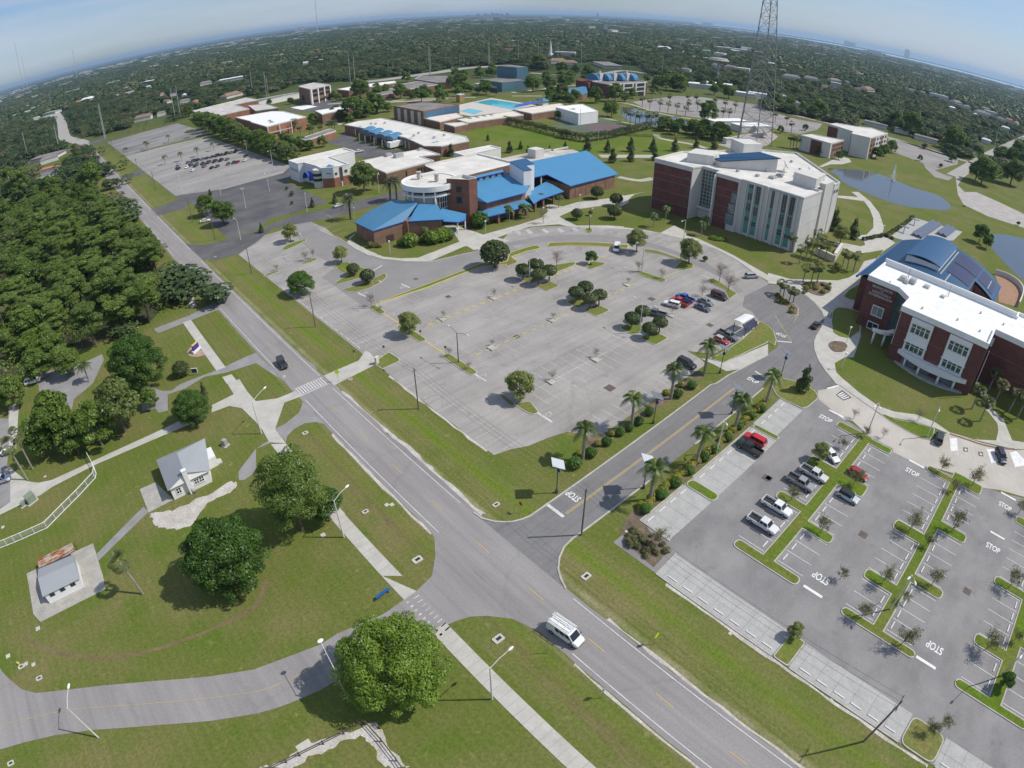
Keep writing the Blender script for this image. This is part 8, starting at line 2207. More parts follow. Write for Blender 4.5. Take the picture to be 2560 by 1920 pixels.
# campus entrance wall sign by the plaza
a,b,c_=P('31',410,535),P('31',560,605),P('31',630,500); t=thing('plaza_wall','cream low L shaped sign wall among the palms on the plaza','wall',(*b,0))
for p0,p1 in ((a,b),(b,c_)):m=MB(); m.prism(ribbon([p0,p1],.5),0,2.6); m.build('wall',pm('cream wall',(.6,.56,.45),.9,.05,.5),t)
m=MB(); m.prism(ribbon([lerp(b,c_,.1),lerp(b,c_,.9)],.55),2.6,2.9); m.build('coping',STUCCO,t)

# ---- railings and fences on the left
rl_=G('02',770,640,815,725,832,775,825,815,760,885,680,972,560,1092,410,1246,200,1340,65,1396,-80,1450)
t=thing('white_railing','long white railing bending along the lawn at the left','railing',(*rl_[0],0)); m=MB()
for zz in (1.6,.12):m.path([(*p,zz) for p in rl_],.07,5)
m.build('rail',TRIM,t)
m=MB()
for a,b in zip(rl_[:-1],rl_[1:]):
 k=max(1,int(math.hypot(b[0]-a[0],b[1]-a[1])/.16))
 for i in range(k):q_=lerp(a,b,i/k); m.tube((*q_,.12),(*q_,1.6),.02,n=3,cap=False)
m.build('picket',TRIM,t)
for a,b in zip(rl_[:-1],rl_[1:]):
 k=max(1,round(math.hypot(b[0]-a[0],b[1]-a[1])/2.2))
 for i in range(k):q_=lerp(a,b,i/k); m=MB(); m.tube((*q_,0),(*q_,1.75),.06,n=6); m.build('post',TRIM,t)
DW=pm('dark fence wood',(.10,.085,.07),.95,.2,1.5)
def rail_fence(pts,label):
 t=thing('rail_fence',label,'fence',(*pts[0],0)); m=MB()
 for zz in (.45,.95):m.path([(*p,zz) for p in pts],.06,5)
 m.build('rail',DW,t)
 for p in pts:m=MB(); m.tube((*p,0),(*p,1.15),.1,n=6); m.build('post',DW,t)
rail_fence(G('13',-60,1760,265,1612,380,1555,585,1455,760,1365,930,1275),'dark wooden rail fence running left from under the large oak'); rail_fence(G('13',955,1285,1085,1430,1215,1598,1300,1720),'dark wooden double rail fence running down from under the large oak')

# ---- signs and small things on the verges
def sign(f,bx,by,h,w,hh_,mat,label,name='road_sign',az=None,shape='rect',txt=None):
 X,Y=P(f,bx,by); t=thing(name,label,'sign',(X,Y,0)); m=MB(); m.tube((X,Y,0),(X,Y,h),.045,n=5); m.build('post',STEEL,t)
 d=Vector((math.cos(az),math.sin(az))) if az is not None else Vector((-X,-Y)).normalized(); u=Vector((-d.y,d.x)); c_=Vector((X,Y))+d*.06; zc_=h-hh_/2+.05
 if shape=='diamond':pr=[(0,-hh_/1.41),(w/1.41,0),(0,hh_/1.41),(-w/1.41,0)]
 elif shape=='oct':pr=[(w/2*math.cos(R(22.5+45*k)),w/2*math.sin(R(22.5+45*k))) for k in range(8)]
 else:pr=[(-w/2,-hh_/2),(w/2,-hh_/2),(w/2,hh_/2),(-w/2,hh_/2)]
 fr=[(*(c_+u*a),zc_+b) for a,b in pr]; bk_=[(p[0]-d.x*.03,p[1]-d.y*.03,p[2]) for p in fr]; m=MB(); m.face(fr); m.face(bk_[::-1]); m.build('plate',mat,t); return t
FLY=pm('fluorescent sign',(.55,.75,.02),.5,.02,1); SRED=pm('stop sign red',(.4,.02,.02),.5,.02,1)
sign('11',715,1640,3.0,.95,.95,FLY,'fluorescent yellow green crossing sign beside the zebra crossing',shape='diamond'); sign('11',260,1659,2.4,.6,.75,TRIM,'white backed sign on the verge corner by the zebra crossing')
sign('23',1225,590,2.8,.8,1.0,FLY,'yellow green school sign on the right verge',az=R(-90),shape='diamond'); sign('23',775,1055,2.6,.75,.95,STEEL,'grey backed sign on the left verge near the ruts',az=R(90)); sign('23',308,668,2.4,.08,.3,STEEL,'thin bare sign post on the verge beside the work van')
sign('22',75,1115,2.6,.8,.8,SRED,'stop sign at the entry road corner',az=R(180),shape='oct',name='stop_sign')
for f,x,y in (('11',1110,1400),('11',855,1440),('11',1240,1135),('11',1425,1265),('11',1640,1405)):sign(f,x,y,2.3,.5,.6,pm('brown sign',(.12,.08,.06),.6),'brown parking sign on a post at the row ends',name='parking_sign')['group']='brown parking signs'
sign('01',1640,1385,6.5,.08,.1,DARKM,'slim dark flagpole beside the purple sign',name='flagpole')
x,y=P('01',1700,1375); t=thing('college_sign','purple monument sign with yellow cap on white plinth in a mulch ring','sign',(x,y,0)); m=MB(); m.obox((x,y),(.8,.6),3.2,.6,0,.7); m.build('plinth',WHITEW,t); m=MB(); m.obox((x,y),(.8,.6),2.4,.35,.7,2.1); m.build('board',pm('purple board',(.06,.04,.26),.5,.05,1),t); m=MB(); m.obox((x,y),(.8,.6),2.6,.45,2.1,2.35); m.build('cap',YKERB,t)
x,y=P('01',1690,1580); t=thing('notice_board','small dark notice board with white frame on the lawn by the path','sign',(x,y,0)); m=MB(); m.obox((x,y),(.8,-.6),1.7,.15,.5,1.9); m.build('frame',TRIM,t); m=MB(); m.obox((x-.06,y-.08),(.8,-.6),1.4,.1,.7,1.75); m.build('panel',DARKM,t)
def box_thing(f,x,y,l_,w_,h,mat,nm,lb,cat,d=(1,.4),pad=True):
 X,Y=P(f,x,y); t=thing(nm,lb,cat,(X,Y,0))
 if pad:m=MB(); m.obox((X,Y),d,l_+.6,w_+.6,0,.12); m.build('pad',CONC,t)
 m=MB(); m.obox((X,Y),d,l_,w_,.12,h); m.build('cabinet',mat,t,bevel=.04); m=MB(); m.obox((X,Y),d,l_*1.04,w_*1.04,h,h+.06); m.build('lid',mat,t)
GBOX=pm('green cabinet',(.22,.27,.2),.6,.08,1); GYB=pm('grey cabinet',(.34,.34,.33),.6,.08,1)
box_thing('02',275,1010,2.0,1.8,1.6,GBOX,'transformer','large pale green transformer cabinet beside the path','cabinet'); box_thing('02',205,1050,1.0,.8,.9,GBOX,'junction_box','small green box next to the transformer','cabinet'); box_thing('02',1950,530,.8,.9,1.4,GYB,'air_conditioner','grey cabinet standing on the lawn behind the cottage','cabinet')
box_thing('11',1048,1485,1.0,.5,1.9,pm('cream cabinet',(.62,.58,.5),.7,.05,1),'signal_cabinet','cream signal cabinet on the grass corner by the lot','cabinet')
X,Y=P('13',1105,165); t=thing('park_sign','bright blue low sign board on the lawn beside the pavement','sign',(X,Y,0)); m=MB(); m.face([(X-1.4,Y+.35,.3),(X-1.4,Y-.55,.9),(X+1.2,Y-.25,.9),(X+1.2,Y+.65,.3)][::-1]); m.face([(X-1.4,Y+.35,.22),(X-1.4,Y-.55,.82),(X+1.2,Y-.25,.82),(X+1.2,Y+.65,.22)]); m.build('board',pm('blue board',(.02,.17,.52),.5,.1,1.5),t)
for s in (-1,.8):m=MB(); m.box(X+s-.06,Y-.06,0,X+s+.06,Y+.06,.5); m.build('leg',DARKM,t)
INL=pm('drain concrete',(.5,.48,.42),.9,.1,1.5)
for f,x,y,s,lb in (('12',425,425,1.0,'concrete drain inlet on the verge by the tarmac drive'),('12',945,1105,.9,'concrete drain inlet in the swale above the side road'),('12',1395,1520,1.3,'concrete culvert end at the side road corner'),('12',2075,1045,1.0,'concrete drain inlet at the entry road corner'),('13',2095,545,1.3,'concrete culvert end on the verge right of the large oak'),('23',640,5,1.2,'concrete culvert end on the verge right of the avenue'),
                       ('03',340,885,.9,'concrete drain inlet on the lawn by the side road'),('03',95,1620,.9,'concrete drain inlet in the bottom left corner'),('03',185,785,.9,'concrete hydrant pad at the left edge of the lawn'),('11',815,1620,.8,'round concrete drain by the pavement near the crossing'),('01',1860,560,.8,'concrete drain on the verge by the campus road')):
 X,Y=P(f,x,y); s *= .62; t=thing('drain_inlet',lb,'drain',(X,Y,0)); m=MB(); m.prism(rounded([(X-s,Y-s*.7),(X+s,Y-s*.7),(X+s,Y+s*.7),(X-s,Y+s*.7)],.2),0,.14); m.build('apron',INL,t); m=MB(); m.poly([(X-s*.45,Y-s*.3),(X+s*.6,Y-s*.3),(X+s*.6,Y+s*.3),(X-s*.45,Y+s*.3)],.145); m.build('grate',BLK,t)
for f,x,y,s in (('12',1130,1045,.35),('12',1175,1043,.35),('03',225,760,.35),('03',290,765,.35),('03',70,692,.4),('02',25,1237,.35),('02',390,800,.3),('03',328,455,.4),('33',545,1075,.25),('23',1885,498,.25),('22',990,1275,.25),('12',580,1305,.4),('13',430,1490,1.0)):
 X,Y=P(f,x,y); m=MB(); m.box(X-s,Y-s,0,X+s,Y+s,.06); tag(m.build('manhole_cover',INL,at=(X,Y,0)),'small concrete cover set in the grass','cover','covers in the grass')
for f,x,y,s in (('22',845,35,1.0),('33',1720,132,.7),('32',822,1302,.75),('22',2200,812,.75),('21',1710,1150,.8),('21',1205,925,.9),('11',1660,905,.7),('11',1380,752,.6),('21',40,1250,.7),('32',10,815,.6),('30',1000,1659,.6)):
 X,Y=P(f,x,y); m=MB(); m.box(X-s,Y-s,.02,X+s,Y+s,.06); tag(m.build('storm_grate',pm('rusty grate',(.13,.10,.085),.9,.2,2),at=(X,Y,0)),'square rusty storm grate set in the asphalt','grate','storm grates')
X,Y=P('03',170,768); t=thing('fire_hydrant','yellow fire hydrant on a concrete pad at the left lawn','hydrant',(X,Y,0)); m=MB(); m.tube((X,Y,0),(X,Y,.7),.14,n=8); m.blob((X,Y,.72),.16,.16,.14); m.tube((X-.25,Y,.5),(X+.25,Y,.5),.08,n=6); m.build('body',YKERB,t)

# ---- two people on the plaza kerb
def person(f,x,y,az,top,legs_,label):
 X,Y=P(f,x,y); t=thing('person',label,'person',(X,Y,0.06)); t.rotation_euler=(0,0,az)
 J={'pelvis':(0,0,.95,.15),'chest':(.02,0,1.3,.17),'neck':(.03,0,1.5,.065),'head':(.05,0,1.64,.105),'crown':(.05,0,1.72,.085),'hl':(.02,.1,.9,.1),'hr':(-.02,-.1,.9,.1),'kl':(.16,.11,.5,.07),'kr':(-.04,-.11,.5,.07),'al':(.08,.11,.08,.045),'ar':(-.28,-.11,.12,.045),'fl':(.22,.11,.04,.04),'fr':(-.17,-.11,.04,.04),
         'sl':(.02,.2,1.42,.07),'sr':(.02,-.2,1.42,.07),'el':(-.08,.25,1.15,.045),'er':(.1,-.25,1.16,.045),'wl':(.02,.26,.92,.035),'wr':(.26,-.24,.98,.035),'nl':(.06,.26,.83,.04),'nr':(.33,-.23,.93,.04)}
 E_=[('pelvis','chest'),('chest','neck'),('neck','head'),('head','crown'),('pelvis','hl'),('pelvis','hr'),('hl','kl'),('hr','kr'),('kl','al'),('kr','ar'),('al','fl'),('ar','fr'),('chest','sl'),('chest','sr'),('sl','el'),('sr','er'),('el','wl'),('er','wr'),('wl','nl'),('wr','nr')]
 names=list(J); me=bpy.data.meshes.new('body'); me.from_pydata([J[n_][:3] for n_ in names],[(names.index(a),names.index(b)) for a,b in E_],[])
 o=bpy.data.objects.new('body',me); COL.objects.link(o); sk=o.modifiers.new('skin','SKIN')
 for i,n_ in enumerate(names):me.skin_vertices[0].data[i].radius=(J[n_][3],)*2; me.skin_vertices[0].data[i].use_root=n_=='pelvis'
 sb2=o.modifiers.new('sub','SUBSURF'); sb2.levels=sb2.render_levels=1; bpy.context.view_layer.update()
 m2=bpy.data.meshes.new_from_object(o.evaluated_get(bpy.context.evaluated_depsgraph_get())); bpy.data.objects.remove(o)
 m2.materials.clear(); sk_=pm('skin',(.35,.2,.14),.6,.05,2)
 for q_ in (sk_,pm('shirt '+str(top),top,.9,.1,2),pm('trousers '+str(legs_),legs_,.9,.1,2)):m2.materials.append(q_)
 for p_ in m2.polygons:z=p_.center.z; p_.material_index=0 if z>1.47 or (abs(p_.center.y)>.2 and z<1.2) else (1 if z>.93 else 2); p_.use_smooth=True
 o=bpy.data.objects.new('body',m2); COL.objects.link(o); o.parent=t
 m=MB(); m.blob((.035,0,1.71),.115,.105,.085,10,6); m.part('hair',pm('dark hair',(.03,.022,.018),.8,.1,2),t,smooth=True)
person('31',518,1078,R(70),(.03,.03,.035),(.03,.03,.05),'person in dark clothes walking on the plaza kerb, nearer the brick building shadow'); person('31',538,1092,R(80),(.3,.05,.06),(.025,.025,.03),'person in a reddish top walking just ahead on the plaza kerb')
# ================================================================ BEYOND THE CAMPUS
campus=([P('00',700,1185),P('00',850,1175),P('00',1100,1110),P('00',1560,1040),P('00',1640,960)]+G('10',0,850,360,730,700,705,900,700,1200,660,1500,640,1700,610,1900,590,2212,570)
          +G('20',0,600,300,600,560,620,900,610,1200,650,1500,720,1900,790,2212,900)+G('30',0,950,500,1050,1000,1180,1300,1260,1750,1400,1800,1420,2212,1230)
          +[P('30',2212,1240),(560,60),(600,-200),(0,-200),(-100,-100),(-100,172),(34,172),(36,640)])
rb_=random.Random(21)
# ---- far roads
def far_strip(name,mat,pts,w,z=.03,n=4):sheet(name,mat,[ribbon(smooth_line(pts,n),w)],z)
HW=pm('highway concrete',(.34,.32,.29),.9,.1,.02)
far_strip('highway',HW,G('10',0,640,310,580,600,545) ,9); far_strip('highway',HW,G('10',820,720,1100,690,1350,655,1500,635,1620,618,1800,590,2212,565),11)
far_strip('highway',HW,G('00',1900,700,2050,665,2212,640),12)
far_strip('campus_loop_road',HW,G('20',160,630,500,650,760,640,960,610,1180,640,1400,690,1700,730,2212,870),4.5); far_strip('campus_loop_road',HW,G('30',0,950,250,1000,500,1060)+G('30',1040,1185,1250,1250,1500,1330,1770,1410),3.5)
far_strip('residential_road',HW,G('30',1600,1520,1700,1460,1900,1340,2060,1260,2300,1150),5)
sheet('far_parking_lot',pm('brown lot asphalt',(.24,.22,.205),.9,col2=(.32,.3,.28),scale=.05),[G('20',1040,880,1180,860,1420,830,1640,840,2212,920)+G('30',0,960,250,1030,470,1070,430,1120,270,1160,100,1130)+G('20',2212,1080,1900,1060,1560,1010,1200,960)],.025)
sheet('residence_lot',pm('brown lot asphalt',(.24,.22,.205)),[G('30',1040,1190,1300,1260,1560,1330,1640,1380,1640,1420,1560,1440,1490,1460,1440,1470,1530,1510,1600,1530,1560,1560,1440,1530,1360,1450,1340,1410,1230,1370,1100,1320,1040,1270)],.03)
sheet('gravel_lot',pm('pale gravel',(.40,.365,.34),.95,.12,.2,fine=.1),[G('30',1620,1530,1780,1430,1800,1450,1680,1540,1640,1600,1700,1659)+G('31',1800,0,2000,90,2212,190,2300,260,2212,310,1900,210,1690,110,1640,20)],.02)
sheet('far_lawn',LAWN,[G('30',1700,1060,1800,1080,2110,1160,2090,1200,1800,1110,1690,1085),G('20',0,1110,640,1240,900,1200,1240,1140,1500,1260,1560,1300,1240,1340,720,1345,0,1310) ,G('H',1640,340,2080,270)+G('M',1700,640,2212,800,2212,860,1700,930,1400,850,1100,770)],.012)
sheet('grass_margin',ISLE,[ribbon(G('10',820,680,1350,622,1720,585),14)],.012)
sheet('left_street',ASPH_ROAD,[ribbon(smooth_line(G('00',0,1620,200,1580,500,1500,760,1440)),7)],.02)

PTH=pm('campus path',(.42,.39,.34),.9,.1,.1)
for pts,w in ((G('M',0,350,430,330,830,310),2),(G('M',160,350,650,330),1.6),(G('10',1180,870,1500,852,1900,840),2),(G('20',0,800,280,770,400,745,560,735),3),(G('20',0,830,260,830),2),(G('20',800,870,1020,900,1300,985,1640,1040),1.6),(G('20',1240,1160,1300,1200,1570,1250,1700,1290),2),(G('20',760,1350,1230,1352),3.5),(G('20',920,1530,1100,1560,1220,1540),2),(G('10',620,900,900,880,1180,850),2.5),(G('10',470,1000,560,1030,760,1080),2),(G('M',830,640,1060,660,1440,590),1.6),(G('20',740,1010,1100,1085),1.2)):far_strip('campus_path',PTH,pts,w,.035)
# ---- houses and larger buildings among the trees
RC=[pm('white far roof',(.72,.72,.7),.8,.06,.1),pm('grey shingle roof',(.22,.2,.185),.9,.15,.3),pm('brown shingle roof',(.25,.165,.12),.9,.15,.3),pm('terracotta roof',(.52,.2,.09),.9,.12,.3),pm('green metal roof',(.34,.42,.3),.7,.1,.3)]
NM=['white roofed','grey roofed','brown roofed','orange tile roofed','pale green roofed']
HS=[]
def house(f,x,y,wpx,c,flat_=False,h=3.2,dpt=.55,label=None,name='house'):
 X,Y,w=px_size(f,x,y,wpx); w=max(7,w); d=max(6,min(w*dpt,26)); HS.append((X,Y,max(w,d)*.7))
 a=math.atan2(X,-Y) if rb_.random()<.5 else rb_.uniform(0,3.14); ux=Vector((math.cos(a),math.sin(a))); uy=Vector((-ux.y,ux.x)); o=Vector((X,Y))
 t=thing(name,label or NM[c]+(' long low building among the trees beyond the campus' if flat_ else ' house among the trees beyond the campus'),'house' if not flat_ else 'building',(X,Y,0),group=(NM[c]+(' low buildings beyond the campus' if flat_ else ' houses beyond the campus')) if not label else None)
 q_=lambda s,r_,z:(*(o+ux*s*w/2+uy*r_*d/2),z)
 m=MB(); m.prism([q_(a_,b_,0)[:2] for a_,b_ in ((-.95,-.92),(.95,-.92),(.95,.92),(-.95,.92))],0,h,top=flat_); m.build('wall',STUCCO,t)
 m=MB()
 if flat_:m.prism([q_(a_,b_,0)[:2] for a_,b_ in ((-1,-1),(1,-1),(1,1),(-1,1))],h,h+.6)
 else:
  k=.62; e=[(-1,-1),(1,-1),(1,1),(-1,1)]; rz=h+d*.22
  m.face([q_(-1,-1,h),q_(1,-1,h),q_(k,0,rz),q_(-k,0,rz)]); m.face([q_(1,1,h),q_(-1,1,h),q_(-k,0,rz),q_(k,0,rz)]); m.face([q_(1,-1,h),q_(1,1,h),q_(k,0,rz)]); m.face([q_(-1,1,h),q_(-1,-1,h),q_(-k,0,rz)])
 m.build('roof',RC[c],t)
for f,x,y,w,c,fl_ in (('00',1280,712,150,0,1),('00',1110,765,110,0,1),('00',830,660,170,0,1),('00',1670,630,60,3,0),('00',1830,605,60,0,0),('00',1970,595,40,0,0),('00',760,870,110,0,0),('00',680,890,60,3,0),('00',1240,1040,150,2,0),('00',1400,1000,80,1,0),('00',1410,825,50,3,0),('00',1595,835,60,0,0),
  ('00',2000,840,180,2,0),('00',1780,735,100,1,0),('00',2000,695,190,0,1),('00',1600,890,90,1,0),('00',400,1020,110,4,1),('00',320,1035,60,4,0),('00',450,985,150,4,1),('00',1100,620,130,0,1),('00',1500,830,60,1,0),('00',600,715,50,0,0),('00',460,657,16,0,0),('00',1940,440,40,0,1),('00',2090,415,50,0,1),('00',1540,575,40,0,0),('00',1700,900,90,3,0),('00',1290,760,50,0,0),('00',1450,890,90,2,0),
  ('10',460,405,80,0,1),('10',300,355,60,0,1),('10',500,335,80,0,1),('10',360,345,50,0,1),('10',1060,408,70,0,1),('10',1940,325,40,0,0),('10',1735,350,30,0,0),('10',2185,440,70,3,1),('10',780,355,70,0,1),('10',640,230,90,0,1),('10',1230,185,70,0,1),('10',1550,237,70,0,1),('10',1390,175,120,0,1),('10',330,435,40,0,0),('10',560,530,40,0,0),('10',430,555,50,0,0),('10',470,265,40,0,1),('10',280,292,60,0,1),('10',1190,285,80,0,0),('10',1060,295,50,0,0),('10',1100,310,30,0,0),
  ('20',390,545,150,2,0),('20',480,560,160,2,0),('20',820,575,400,1,1),('20',1310,428,120,0,0),('20',1880,425,290,0,1),('20',1890,445,200,0,1),('20',700,372,130,1,1),('20',290,338,60,0,1),('20',410,345,60,0,1),('20',145,270,50,0,1),('20',70,262,40,0,1),('20',340,252,150,0,1),('20',430,280,50,0,1),('20',600,250,80,0,1),('20',1650,755,240,0,1),('20',1790,745,210,0,1),('20',1940,320,60,0,1),('20',1590,335,80,0,1),('20',1340,332,60,0,1),('20',2070,330,60,0,1),('20',880,180,60,0,1),('20',760,180,40,0,1),('20',1050,180,100,0,1),('20',480,160,40,0,1),('20',1620,408,40,0,0),('20',1430,425,30,0,0),('20',1890,590,100,1,0),('20',1760,580,90,1,0),('20',1500,620,90,1,0),('20',1060,345,40,0,0),('20',2010,830,170,0,1),('20',2120,840,150,0,1),
  ('30',220,458,130,0,1),('30',320,462,30,0,1),('30',640,545,60,0,0),('30',520,535,40,0,0),('30',935,668,60,0,0),('30',990,672,30,0,0),('30',1180,695,30,0,0),('30',570,705,110,1,0),('30',200,680,140,1,0),('30',370,690,120,1,0),('30',850,785,160,2,0),('30',770,780,50,2,0),('30',1620,895,120,1,0),('30',1710,935,70,1,0),('30',1850,990,130,1,0),('30',1880,955,90,1,0),('30',2080,1050,60,3,0),('30',2140,1075,70,3,0),('30',1880,1240,80,0,0),('30',930,1095,190,1,1),('30',1360,1220,190,1,1),('30',1150,1150,120,1,1),('30',210,910,130,1,0),('30',125,855,60,0,0),('30',2090,755,70,0,1),('30',1590,945,60,0,0),('30',560,760,60,1,0),('30',1060,745,70,1,0),('30',1240,790,60,1,0),('30',1330,810,60,1,0),('30',30,560,60,0,0),('30',680,720,60,1,0),('30',790,650,90,1,0),('30',130,620,60,1,0),('30',490,770,60,2,0),('30',1440,840,80,1,0),('30',1790,1000,60,0,0),('30',2010,1040,80,1,0),('30',2150,950,40,0,0),('30',2050,1120,70,0,0),('30',1230,750,60,2,0),
  ('00',420,1370,270,1,1),('00',430,1400,150,1,0),('00',120,1520,110,4,1),('00',1330,610,30,2,0)):
 house(f,x,y,w,c,bool(fl_),h=rb_.uniform(3,4.4))
house('00',440,1495,150,3,True,4.2,label='cream drive-in shop with a pink awning beside the left street',name='shop')
house('20',690,260,60,0,True,18,.4,'white slab hotel wing rising above the far trees','hotel_wing'); house('20',808,268,34,0,True,30,.7,'tallest white hotel tower above the far trees','hotel_tower'); house('20',870,290,120,0,True,14,.4,'stepped white hotel block right of its tower','hotel_block'); house('20',950,298,90,0,True,8,.4,'lowest white hotel wing at the right of the hotel','hotel_wing')
X,Y=P('20',333,515); t=thing('church_steeple','slim white church steeple beside the brown roofs','steeple',(X,Y,0)); m=MB(); m.box(X-3,Y-3,0,X+3,Y+3,10); m.build('base',WHITEW,t); m=MB(); m.tube((X,Y,10),(X,Y,17),2.2,1.9,8); m.tube((X,Y,17),(X,Y,32),1.9,.1,8); m.build('spire',WHITEW,t)
X,Y=P('20',1772,690); t=thing('water_tank','wide flat water tank on a single column above the trees','water tower',(X,Y,0)); m=MB(); m.tube((X,Y,0),(X,Y,24),1.6,1.6,10); m.build('column',FARPOLE,t); m=MB(); m.tube((X,Y,24),(X,Y,26),2,14,16); m.tube((X,Y,26),(X,Y,29),14,11,16); m.build('tank',pm('tank grey',(.34,.33,.3),.8,.05,.1),t)
for f,x,y,h,w,lb in (('10',2005,160,118,80,'tall white hotel slab on the far skyline'),):pass
SKY_=[('10',2005,168,105,75),('10',1985,150,90,90),('10',1920,140,90,70),('10',2045,140,100,70),('10',2085,140,90,70),('10',2125,140,80,60),('10',2170,138,90,60),('10',1830,150,70,110),('10',1095,175,70,90),('10',1060,178,60,70),('10',940,190,60,60),('10',905,192,50,60),('10',1200,165,70,60),('10',1240,163,60,60),('10',1265,162,60,60),('10',345,240,80,40),('10',372,236,90,40),('10',402,235,90,70),('20',738,165,120,30),('20',1690,205,90,190),('30',680,372,120,90),('30',730,382,100,110),('30',1202,465,190,90),('10',1480,150,70,50)]
SKM=pm('pale tower wall',(.5,.5,.5),.9,.05,.01)
for i,(f,x,y,h,w) in enumerate(SKY_):
 d=ray(f,x,y); az=math.atan2(d.y,d.x); D_=5200 if i==0 else 11500; X,Y=D_*math.cos(az),D_*math.sin(az); k=D_/11500
 m=MB(); m.obox((X,Y),(-d.y,d.x),w*k,w*.5*k,0,h*(.75 if i else .6)); m.obox((X,Y),(-d.y,d.x),w*.4*k,w*.3*k,h*(.75 if i else .6),h*(.82 if i else .66)); tag(m.build('tower_block',RC[0] if i==0 else SKM,at=(X,Y,0)),'bright white tower block, nearest on the skyline' if i==0 else 'faint tower block on the hazy skyline','tower block',None if i==0 else 'skyline tower blocks')
for f,x,y,h in (('10',528,215,240),('00',187,690,330),('00',215,640,210),('00',646,560,160)):
 d=ray(f,x,y); az=math.atan2(d.y,d.x); D_=5200; X,Y=D_*math.cos(az),D_*math.sin(az); m=MB(); m.tube((X,Y,0),(X,Y,h+60),2.6,1.6,4); tag(m.build('broadcast_mast',FARPOLE,at=(X,Y,0)),'thin far broadcast mast standing above the horizon','mast','far broadcast masts')

# ---- the far woods: one mass of tree crowns that nobody could count
def instancer(name,pts,scl,sz,protos,label):
 me=bpy.data.meshes.new(name); me.vertices.add(len(pts)); me.vertices.foreach_set('co',np.asarray(pts,np.float32).ravel())
 for nm,v in (('scl',scl),('sz',sz)):a=me.attributes.new(nm,'FLOAT','POINT'); a.data.foreach_set('value',np.asarray(v,np.float32))
 o=bpy.data.objects.new(name,me); COL.objects.link(o); tag(o,label,'woods',kind='stuff')
 ng=bpy.data.node_groups.new(name,'GeometryNodeTree'); ng.interface.new_socket('Geometry',in_out='INPUT',socket_type='NodeSocketGeometry'); ng.interface.new_socket('Geometry',in_out='OUTPUT',socket_type='NodeSocketGeometry')
 N,K=ng.nodes.new,ng.links.new; gi,go=N('NodeGroupInput'),N('NodeGroupOutput'); ip=N('GeometryNodeInstanceOnPoints'); gt=N('GeometryNodeGeometryToInstance')
 for p_ in protos:oi=N('GeometryNodeObjectInfo'); oi.inputs['Object'].default_value=p_; sm=N('GeometryNodeSetMaterial'); sm.inputs['Material'].default_value=LF_FAR; K(oi.outputs['Geometry'],sm.inputs['Geometry']); K(sm.outputs['Geometry'],gt.inputs[0])
 K(gi.outputs[0],ip.inputs['Points']); K(gt.outputs[0],ip.inputs['Instance']); ip.inputs['Pick Instance'].default_value=True
 ri=N('FunctionNodeRandomValue'); ri.data_type='INT'; ri.inputs['Min'].default_value=0; ri.inputs['Max'].default_value=len(protos)-1
 idx=[s for s in ip.inputs if s.name=='Instance Index'][0]; K([s for s in ri.outputs if s.type=='INT'][0],idx)
 for s in ri.inputs:
  if s.type=='INT' and s.name=='Min':s.default_value=0
  if s.type=='INT' and s.name=='Max':s.default_value=len(protos)-1
 rr2=N('FunctionNodeRandomValue'); rr2.data_type='FLOAT'
 for s in rr2.inputs:
  if s.type=='VALUE' and s.name=='Max':s.default_value=6.283
 cx=N('ShaderNodeCombineXYZ'); K([s for s in rr2.outputs if s.type=='VALUE'][0],cx.inputs['Z']); K(cx.outputs[0],ip.inputs['Rotation'])
 a1,a2=N('GeometryNodeInputNamedAttribute'),N('GeometryNodeInputNamedAttribute'); a1.data_type=a2.data_type='FLOAT'; a1.inputs['Name'].default_value='scl'; a2.inputs['Name'].default_value='sz'
 c2=N('ShaderNodeCombineXYZ'); out1=[s for s in a1.outputs if s.enabled and s.name=='Attribute'][0]; out2=[s for s in a2.outputs if s.enabled and s.name=='Attribute'][0]
 K(out1,c2.inputs['X']); K(out1,c2.inputs['Y']); K(out2,c2.inputs['Z']); K(c2.outputs[0],ip.inputs['Scale']); K(ip.outputs[0],go.inputs[0])
 md_=o.modifiers.new('woods','NODES'); md_.node_group=ng
 return o
def far_proto(i,n,size,flat,H_):
 rng=np.random.default_rng(300+i); lob=[(rng.normal()*.26,rng.normal()*.26,H_*.5+rng.normal()*.07,.3,.3,.3*flat) for _ in range(9)]
 return bpy.data.objects.new('far_crown',crown_mesh('far_crown',lob,n,size,300+i,LF_FAR,inner=.05,jitter=.45,flat_z=.0,up=.6,aspect=.95))
P1=[far_proto(i,620,.062,.9,.9) for i in range(3)]; P2=[far_proto(10+i,320,.10,.6,.5) for i in range(2)]
fa=math.atan2(AX[1]*0+0,1)
cz=math.atan2(AY[1],AX[1])            # azimuth the camera looks along
rng=np.random.default_rng(77)
camp_np=np.array(campus)
def inside_np(p,poly):
 c=np.zeros(len(p),bool); n=len(poly)
 for i in range(n):
  (x1,y1),(x2,y2)=poly[i],poly[i-1]
  cond=((y1>p[:,1]) != (y2>p[:,1]))
  with np.errstate(divide='ignore',invalid='ignore'):c ^= cond & (p[:,0]<(x2-x1)*(p[:,1]-y1)/(y2-y1)+x1)
 return c
strips=[np.array(far_road),np.array(G('10',0,640,310,580,600,545)),np.array(G('10',820,720,1100,690,1350,655,1620,618,1800,590,2212,565)),np.array(G('30',1700,1460,1900,1340,2060,1260,2300,1150)),np.array(G('00',1900,700,2050,665,2212,640)),np.array(G('00',0,1620,200,1580,500,1500,760,1440)),np.array(G('30',1040,1185,1250,1250,1500,1330,1770,1410)),np.array([(-300,650),(60,654)])]
bay_np=bay
